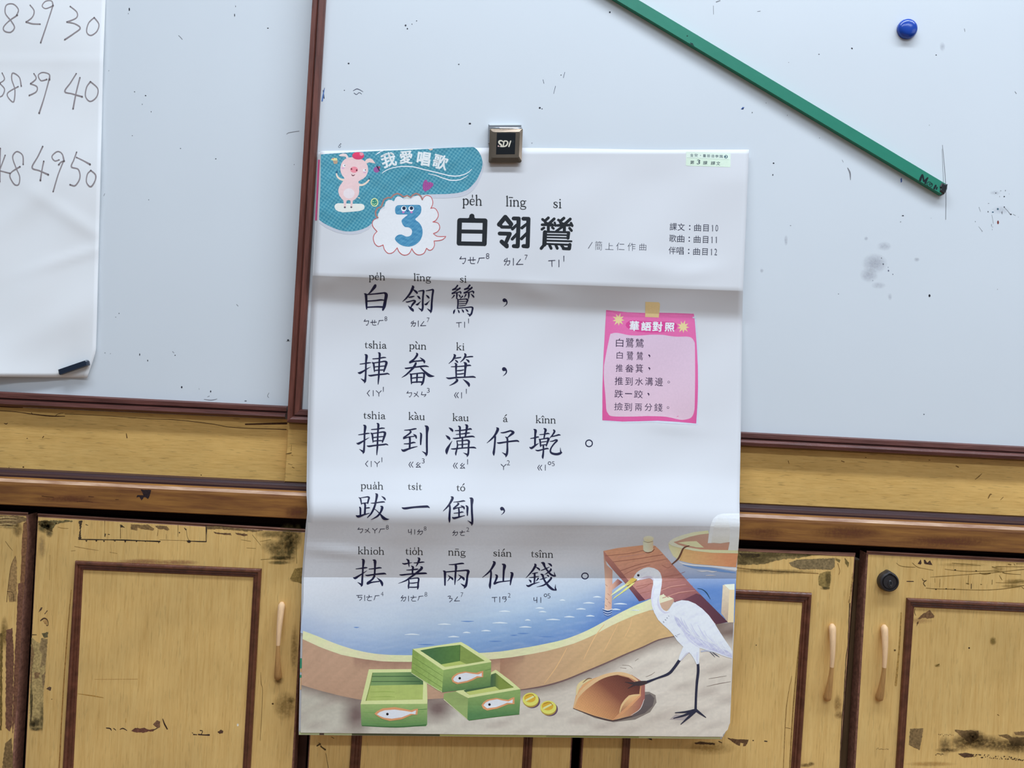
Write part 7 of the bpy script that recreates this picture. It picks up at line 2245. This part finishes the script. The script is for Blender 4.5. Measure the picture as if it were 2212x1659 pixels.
# neck and head modelling
ik.stroke([cX(350, 385, 8), cX(450, 345, 34), (cX(540, 340, 34)), cX(590, 385, 16)], A(196, 192, 212), 11)
ik.stroke([cX(605, 470, 10), cX(575, 600, 24), cX(572, 730, 22), cX(610, 850, 10)], A(206, 208, 230), 11)
ik.stroke([cX(668, 640, 8), cX(660, 730, 26), cX(690, 820, 34), cX(760, 890, 26), cX(840, 880, 8)], A(196, 198, 220), 11)
ik.poly(pts(cX, (905, 935), (925, 1000), (960, 1080), (1050, 1185), (1130, 1270), (1230, 1360), (1310, 1420), (1420, 1462), (1520, 1488), (1660, 1540), (1812, 1600), (1812, 1530), (1760, 1500), (1640, 1440), (1500, 1370), (1350, 1320), (1220, 1240), (1120, 1160), (1040, 1060), (980, 980)), lambda x, y: c3(A(206, 210, 230), A(168, 172, 206), .5 + .5 * gnoise(x, y, .25)), 11, 6)
for a_ in (((1060, 1000, 6), (1110, 1110, 16), (1190, 1200, 6)), ((1170, 1060, 6), (1230, 1180, 14), (1310, 1270, 5)), ((1280, 1080, 5), (1350, 1210, 14), (1430, 1310, 5)), ((1010, 960, 6), (1050, 1060, 18), (1120, 1150, 6)), ((1380, 1170, 5), (1430, 1260, 12), (1500, 1330, 4)), ((1200, 1130, 4), (1260, 1230, 10), (1330, 1300, 4))):
    ik.stroke([cX(*p) for p in a_], A(190, 194, 220), 12)
for a_ in (((1100, 1190, 5), (1200, 1240, 10), (1260, 1310, 4)), ((1240, 1260, 5), (1330, 1340, 10), (1390, 1410, 4)), ((1360, 1330, 5), (1440, 1390, 10), (1490, 1450, 4)), ((1480, 1370, 5), (1560, 1430, 10), (1600, 1490, 4)), ((1610, 1430, 5), (1680, 1480, 9), (1720, 1540, 4)), ((1700, 1400, 4), (1770, 1480, 8), (1810, 1560, 4)),
           ((1020, 1080, 5), (1100, 1180, 9), (1180, 1250, 4)), ((1450, 1340, 4), (1600, 1380, 8), (1720, 1440, 4)), ((1200, 1230, 4), (1340, 1300, 8), (1480, 1350, 4))):
    ik.stroke([cX(*p) for p in a_], A(226, 228, 242), 13)
for i in range(26):
    f_ = i / 25
    bx, by = 960 + 640 * f_ + (i % 3) * 26, 985 + 330 * f_ + (i % 4) * 14
    L_ = 120 + 40 * (i % 3)
    ik.stroke([cX(bx, by, 2), cX(bx + L_ * .45, by + L_ * .75, 7 if i % 2 else 9), cX(bx + L_ * .95, by + L_ * 1.15, 2)], A(196, 200, 224) if i % 2 else A(230, 232, 244), 12)
ik.stroke([cX(1310, 1440, 6), cX(1150, 1320, 26), cX(1060, 1200, 12)], A(196, 200, 224), 11)
for a_ in (((740, 1030, 9), (755, 1045, 7)), ((768, 1000, 9), (785, 1008, 8)), ((795, 970, 9), (808, 978, 7)), ((822, 940, 8), (832, 948, 6)), ((925, 1245, 7), (960, 1268, 5)), ((955, 1240, 6), (1000, 1222, 5))):
    ik.stroke([cX(*p) for p in a_], A(96, 100, 130), 12)
ik.stroke([cN(1762, 560, 8), cN(1760, 620, 14), cN(1768, 665, 8)], A(198, 204, 226), 12)
ik.stroke([cN(1690, 560, 6), cN(1660, 575, 14), cN(1610, 632, 10)], A(190, 190, 206), 12)
e_ = ik.put('egret', po)
e_['label'] = 'printed white egret'
ik = page()
BK = A(220, 208, 130)
ik.poly(pts(cX, (258, 342), (300, 356), (338, 370), (300, 408), (262, 432), (152, 482), (140, 455)), lambda x, y: c3(A(196, 170, 84), A(228, 216, 150), (1362 - x) / 14), 11, 5)
ik.poly(pts(cX, (152, 482), (140, 452), (60, 500), (0, 548), (-60, 600), (-82, 632), (-10, 590), (80, 530)), A(232, 226, 176), 11)
ik.poly(pts(cX, (300, 405), (288, 436), (240, 480), (165, 540), (60, 610), (-20, 668), (-58, 700), (-20, 650), (80, 575), (160, 505), (240, 445)), A(230, 214, 132), 11)
ik.stroke([cX(335, 372, 5), cX(295, 408, 12), cX(258, 430, 4)], A(112, 86, 62), 12)
ik.put('beak', e_)
ik = page()
c = cX(353, 308)
ik.poly(ellipse(c[0], c[1], 2.7, 2.6, 16), A(30, 28, 38), 11)
ik.poly(ellipse(c[0] + .7, c[1] - .6, .6, .6, 9), A(150, 160, 180), 12)
ik.put('eye', e_)

# ------------------------------------------------------------------ blue banner, pig, numeral
A = A0_
ik = page()
ban = pts(cU, (128, 186), (300, 172), (500, 160), (700, 150), (900, 140), (1200, 130), (1500, 114), (1700, 105), (1950, 97), (1990, 125), (2030, 180), (2055, 250), (2058, 310), (2045, 370), (2020, 430), (1990, 490), (1950, 540), (1900, 590), (1850, 620), (1780, 642), (1700, 653), (1600, 660), (1380, 664), (1200, 690),
          (1000, 740), (850, 830), (810, 920), (760, 985), (700, 1040), (640, 1072), (570, 1094), (500, 1105), (440, 1105), (380, 1097), (300, 1072), (230, 1042), (160, 1005), (106, 965), (112, 800), (122, 600), (125, 400))
ik.poly(pts(cU, (2058, 260), (2078, 310), (2066, 390), (2035, 470), (1990, 560), (1940, 620), (1870, 670), (1780, 696), (1600, 712), (1300, 705), (1000, 760), (850, 880), (790, 980), (700, 1080), (600, 1130), (500, 1145), (400, 1138), (300, 1112), (190, 1062), (104, 1000), (106, 965), (300, 1050), (700, 1000), (1000, 720), (1700, 640), (2000, 450)), A(190, 196, 212), 1)


def teal(x, y):
    u, v = (x * .985 - y * .17), (x * .17 + y * .985)
    chk = max(-.75, min(.75, 1.7 * math.sin(u * math.pi / 4.6) * math.sin(v * math.pi / 4.6)))
    c = c3(A(42, 124, 154), A(98, 164, 184), .5 + .55 * chk)
    n = gnoise(x, y, .09)
    return tint(c, 1 + .10 * n + .06 * gnoise(x, y, .8))


ik.poly(ban[:8] + spline(ban[8:-3], 4) + ban[-3:], teal, 2, 1.9)
LINEW = A(226, 240, 242)
ik.stroke([cWd(228, 572, 8), cWd(250, 545, 14), cWd(330, 500, 15), cWd(430, 465, 16), cWd(580, 440, 18), cWd(720, 438, 20), cWd(850, 452, 20), cWd(1000, 490, 20), cWd(1250, 550, 20), cWd(1450, 600, 20), cWd(1560, 620, 22), cWd(1680, 620, 20), cWd(1800, 588, 17), cWd(1880, 545, 14), cWd(1937, 488, 8)], LINEW, 4)
ik.stroke([cWd(1108, 578, 8), cWd(1250, 610, 16), cWd(1400, 665, 18), cWd(1540, 702, 20), cWd(1700, 694, 18), cWd(1800, 650, 14), cWd(1862, 608, 8)], LINEW, 4)
ik.poly(pts(cWd, (92, 222), (150, 195), (200, 160), (262, 140), (200, 143), (160, 165)), LINEW, 4)
ik.poly(pts(cWd, (1105, 104), (1195, 100), (1190, 118), (1150, 135)), A(222, 196, 184), 4)
bn = ik.put('banner', po)
bn['label'] = 'blue chequered printed banner'
ik = page()
HC = A(222, 234, 240)


def heavy(ch, cx_, cy_, size, ang, w):
    """Bold display character: the outline thickened by drawing it several times around its place."""
    c = cWd(cx_, cy_)
    for dx, dy in ((0, 0), (w, 0), (-w, 0), (0, w), (0, -w), (w * .7, w * .7), (-w * .7, -w * .7), (w * .7, -w * .7), (-w * .7, w * .7)):
        ik.mesh(glyph_at(ch, c[0] + dx, c[1] + dy, size / 8.848, ang), HC, 5)


heavy('我', 348, 312, 290, -14, 1.0)
heavy('愛', 682, 262, 262, 0, .85)
heavy('唱', 1022, 288, 285, 9, 1.1)
heavy('歌', 1338, 352, 292, 15, .85)
ik.put('heading_characters', bn)

ik = page()
for pl_, c_ in ((((275, 390), (300, 352), (350, 343), (420, 350), (432, 395), (400, 410), (330, 408)), A(214, 212, 160)), (((320, 408), (440, 405), (425, 480), (350, 490)), A(176, 152, 130)), (((310, 350), (345, 345), (340, 372), (312, 372)), A(208, 110, 110))):
    ik.poly([cV(*p) for p in pl_], c_, 4)
ik.put('cupcake', bn)
ik = page()
ik.poly([cV(*p) for p in ellipse(1365, 625, 74, 70, 20)], A(146, 84, 150), 4)
ik.poly([cV(*p) for p in ellipse(1425, 570, 30, 26, 14)], A(176, 72, 110), 4)
ik.stroke([cV(1368, 535, 18), cV(1395, 575, 34), cV(1435, 650, 22)], A(40, 36, 66), 5)
ik.put('ladybird', bn)
ik = page()
ik.poly([cV(*p) for p in ellipse(1316, 1406, 74, 84, 24)], A(46, 128, 120), 4)
ik.ring(*cV(1316, 1406), 80 / 11.06, 90 / 11.06, 2.0, A(218, 230, 170), 5)
ik.stroke([cV(1262, 1395, 12), cV(1285, 1380, 18), cV(1305, 1400, 10)], A(150, 208, 170), 5)
ik.stroke([cV(1335, 1380, 14), cV(1365, 1370, 16)], A(150, 208, 170), 5)
ik.stroke([cV(1265, 1425, 10), cV(1310, 1455, 18), cV(1360, 1420, 10)], A(170, 220, 170), 5)
ik.put('smiley', bn)
ik = page()
ik.poly(pts(cU, (1343, 560), (1352, 520), (1365, 497), (1384, 484), (1398, 500), (1404, 518), (1435, 514), (1470, 530), (1472, 556), (1430, 600), (1375, 632), (1348, 605)), lambda x, y: c3(A(146, 62, 140), A(186, 120, 176), max(0, gnoise(x, y, 1.4))), 4, 1.2)
ik.put('heart', bn)

ik = page()
ik.poly([cV(*p) for p in ((360, 1515), (365, 1480), (385, 1450), (440, 1426), (600, 1430), (800, 1438), (1000, 1440), (1055, 1460), (1080, 1500), (1076, 1545), (1050, 1580), (960, 1612), (760, 1632), (560, 1645), (450, 1622), (385, 1580))], A(222, 226, 226), 4)
ik.put('surfboard', bn)
ik = page()
SK = A(226, 196, 202)
for a_ in (((408, 722, 30), (420, 770, 38), (450, 815, 42), (510, 855, 46), (600, 875, 60)), ((930, 985, 60), (1020, 990, 48), (1090, 960, 46), (1145, 915, 42), (1186, 868, 34))):
    ik.stroke([cV(*p) for p in a_], A(224, 208, 198), 5)
pig = [(500, 620), (505, 560), (520, 490), (550, 435), (600, 380), (690, 336), (770, 328), (850, 332), (960, 358), (1060, 405), (1120, 465), (1152, 530), (1166, 610), (1155, 690), (1115, 780), (1050, 840), (980, 875), (930, 908), (940, 950), (960, 1000), (948, 1070), (952, 1150), (938, 1220), (900, 1285), (850, 1335), (800, 1365),
       (792, 1440), (784, 1505), (742, 1505), (745, 1440), (742, 1365), (700, 1352), (650, 1362), (640, 1430), (632, 1505), (586, 1505), (580, 1440), (572, 1360), (530, 1320), (475, 1240), (452, 1160), (452, 1100), (475, 1030), (530, 950), (565, 900), (598, 845), (590, 815), (545, 760), (512, 690)]
ik.poly([cV(*p) for p in pig[:26]] + [cV(*p) for p in pig[26:]], lambda x, y: tint(SK, 1 + .03 * gnoise(x, y, .4)), 6, 4)
ik.poly([cV(*p) for p in ((468, 285), (500, 255), (560, 238), (630, 242), (668, 275), (695, 340), (640, 355), (628, 315), (560, 308), (480, 300))], A(228, 206, 210), 6)
ik.poly([cV(*p) for p in ((1085, 430), (1110, 390), (1150, 360), (1210, 352), (1260, 375), (1300, 420), (1340, 478), (1260, 462), (1190, 448), (1130, 475))], A(228, 200, 200), 6)
ik.poly([cV(*p) for p in ellipse(705, 1192, 134, 122, 26)], A(222, 214, 224), 7)
for cx_, cy_, rx, ry, c_ in ((565, 588, 38, 20, A(206, 168, 200)), (1080, 690, 36, 22, A(206, 168, 196)), (592, 528, 34, 36, A(236, 236, 240)), (1074, 640, 34, 32, A(236, 236, 240))):
    ik.poly([cV(*p) for p in ellipse(cx_, cy_, rx, ry, 16)], c_, 7)
for cx_, cy_, r in ((606, 524, 13), (1098, 632, 13)):
    ik.poly([cV(*p) for p in ellipse(cx_, cy_, r, r * 1.2, 12)], A(96, 80, 96), 8)
ik.stroke([cV(765, 733, 9), cV(785, 762, 20), cV(815, 765, 22), cV(850, 740, 8)], A(96, 34, 52), 7)
for x, y in ((608, 1524), (762, 1522)):
    ik.poly([cV(*p) for p in ellipse(x, y, 24, 20, 12)], A(96, 88, 104), 7)
ik.poly([cV(*p) for p in ellipse(415, 680, 24, 32, 12)], A(34, 92, 128), 6)
ik.poly([cV(*p) for p in ellipse(1190, 846, 20, 18, 12)], A(30, 70, 100), 6)
ik.stroke([cV(915, 1300, 8), cV(945, 1290, 22), cV(960, 1310, 18)], A(206, 206, 190), 6)
pg = ik.put('pig', bn)
ik = page()
ik.poly([cV(*p) for p in ellipse(828, 625, 92, 73, 24)], A(224, 136, 154), 8)
for x, y, r in ((766, 608, 18), (890, 638, 20)):
    ik.poly([cV(*p) for p in ellipse(x, y, r, r * 1.2, 12)], A(104, 34, 50), 9)
ik.put('pig_snout', bn)
ik = page()
bl = [p for p in ellipse(925, 292, 142, 92, 36)]
ik.poly([cV(x, max(y, 208 - (x - 925) * .02)) for x, y in bl], lambda x, y: c3(A(226, 66, 108), A(200, 60, 104), (y - 330) / 14), 7, 4)
ik.poly([cV(*p) for p in ((955, 225), (985, 212), (1030, 215), (1055, 240), (1045, 280), (1000, 295), (965, 275))], A(240, 146, 168), 8)
ik.put('ball', bn)

ik = page()
out_top = [(1340, 725), (1325, 690), (1300, 664), (1262, 652), (1225, 672), (1200, 700), (1160, 676), (1125, 690), (1105, 688), (1080, 665), (1040, 652), (1000, 668), (965, 705), (930, 700), (880, 725), (858, 790), (850, 812), (805, 825), (780, 870), (785, 920), (808, 940)]
out_rest = [(808, 940), (765, 965), (742, 1000), (752, 1050), (800, 1106), (765, 1145), (755, 1195), (772, 1250), (815, 1284), (872, 1266), (885, 1315), (915, 1355), (950, 1368), (995, 1352), (1040, 1300), (1060, 1345), (1095, 1378), (1140, 1388), (1185, 1365), (1215, 1310), (1238, 1350), (1275, 1380), (1318, 1383), (1362, 1362), (1390, 1306),
            (1425, 1330), (1462, 1315), (1484, 1272), (1480, 1220), (1560, 1210), (1600, 1190), (1620, 1166), (1530, 1166), (1495, 1150), (1472, 1130), (1525, 1105), (1548, 1055), (1525, 1005), (1465, 992), (1505, 968), (1532, 910), (1510, 850), (1478, 826), (1440, 830), (1462, 785), (1462, 735), (1438, 690), (1395, 676), (1365, 690), (1340, 725)]
inner = [(808, 935), (812, 895), (840, 855), (890, 830), (890, 790), (905, 750), (940, 728), (975, 732), (1002, 750), (1015, 712), (1040, 688), (1068, 688), (1100, 706), (1118, 724), (1160, 712), (1200, 722), (1235, 700), (1280, 680), (1330, 690)]
ik.poly([cU(*p) for p in inner + [(1340, 725)] + out_rest[::-1][1:-1] + [(815, 960)]], A(216, 221, 231), 3)
ik.poly([cU(*p) for p in ((1118, 706), (1150, 672), (1200, 700), (1180, 722))], A(190, 200, 202), 4)
BR = A(166, 116, 112)
ik.stroke([cU(x, y, 20) for x, y in out_top], A(132, 140, 140), 4, smooth=False)
ik.stroke([cU(x, y, 15) for x, y in out_top], BR, 5, smooth=False)
# the outline is drawn arc by arc so that its inward points stay sharp
CUSPS = {(800, 1106), (872, 1266), (1040, 1300), (1215, 1310), (1390, 1306), (1480, 1220), (1620, 1166), (1472, 1130), (1465, 992), (1440, 830), (1340, 725), (808, 940)}
seg_ = [out_rest[0]]
for p in out_rest[1:]:
    seg_.append(p)
    if p in CUSPS:
        ik.stroke([cU(x, y, 8.5) for x, y in seg_], A(186, 84, 88), 5)
        seg_ = [p]
sb = ik.put('speech_bubble', po)
sb['label'] = 'white scalloped speech bubble with a thin red outline'
ik = page()
ik.poly(pts(cU, (1014, 850), (1020, 815), (1040, 796), (1065, 791), (1180, 789), (1290, 788), (1318, 800), (1328, 825), (1327, 862), (1315, 895), (1285, 930), (1256, 962), (1300, 1000), (1330, 1045), (1343, 1100), (1338, 1155), (1312, 1215), (1260, 1262), (1210, 1282), (1160, 1287), (1090, 1270), (1040, 1235), (1016, 1205), (1014, 1185),
              (1030, 1162), (1060, 1145), (1095, 1144), (1120, 1155), (1145, 1166), (1180, 1164), (1207, 1145), (1218, 1108), (1208, 1078), (1180, 1058), (1150, 1054), (1130, 1050), (1105, 1022), (1092, 985), (1100, 962), (1130, 935), (1163, 905), (1100, 904), (1040, 902), (1020, 886)), lambda x, y: tint(c3(A(48, 120, 168), A(88, 152, 188), .5 + .5 * gnoise(x, y, .35)), 1), 6, 2.2, True)
for x in (1118, 1207):
    c = cU(x, 834)
    ik.poly(ellipse(c[0], c[1], 5.9, 5.8, 24), A(234, 238, 242), 7)
    c = cU(x + 3, 828)
    ik.poly(ellipse(c[0], c[1], 3.8, 3.8, 20), A(20, 34, 66), 8)
for x in (1114, 1210):
    c = cU(x, 876)
    ik.poly(ellipse(c[0], c[1], 2.8, 2.2, 14), A(190, 120, 184), 8)
ik.stroke([cU(1150, 852, 8), cU(1164, 866, 12), cU(1180, 852, 8)], A(24, 84, 140), 7)
ik.put('numeral_three', sb)
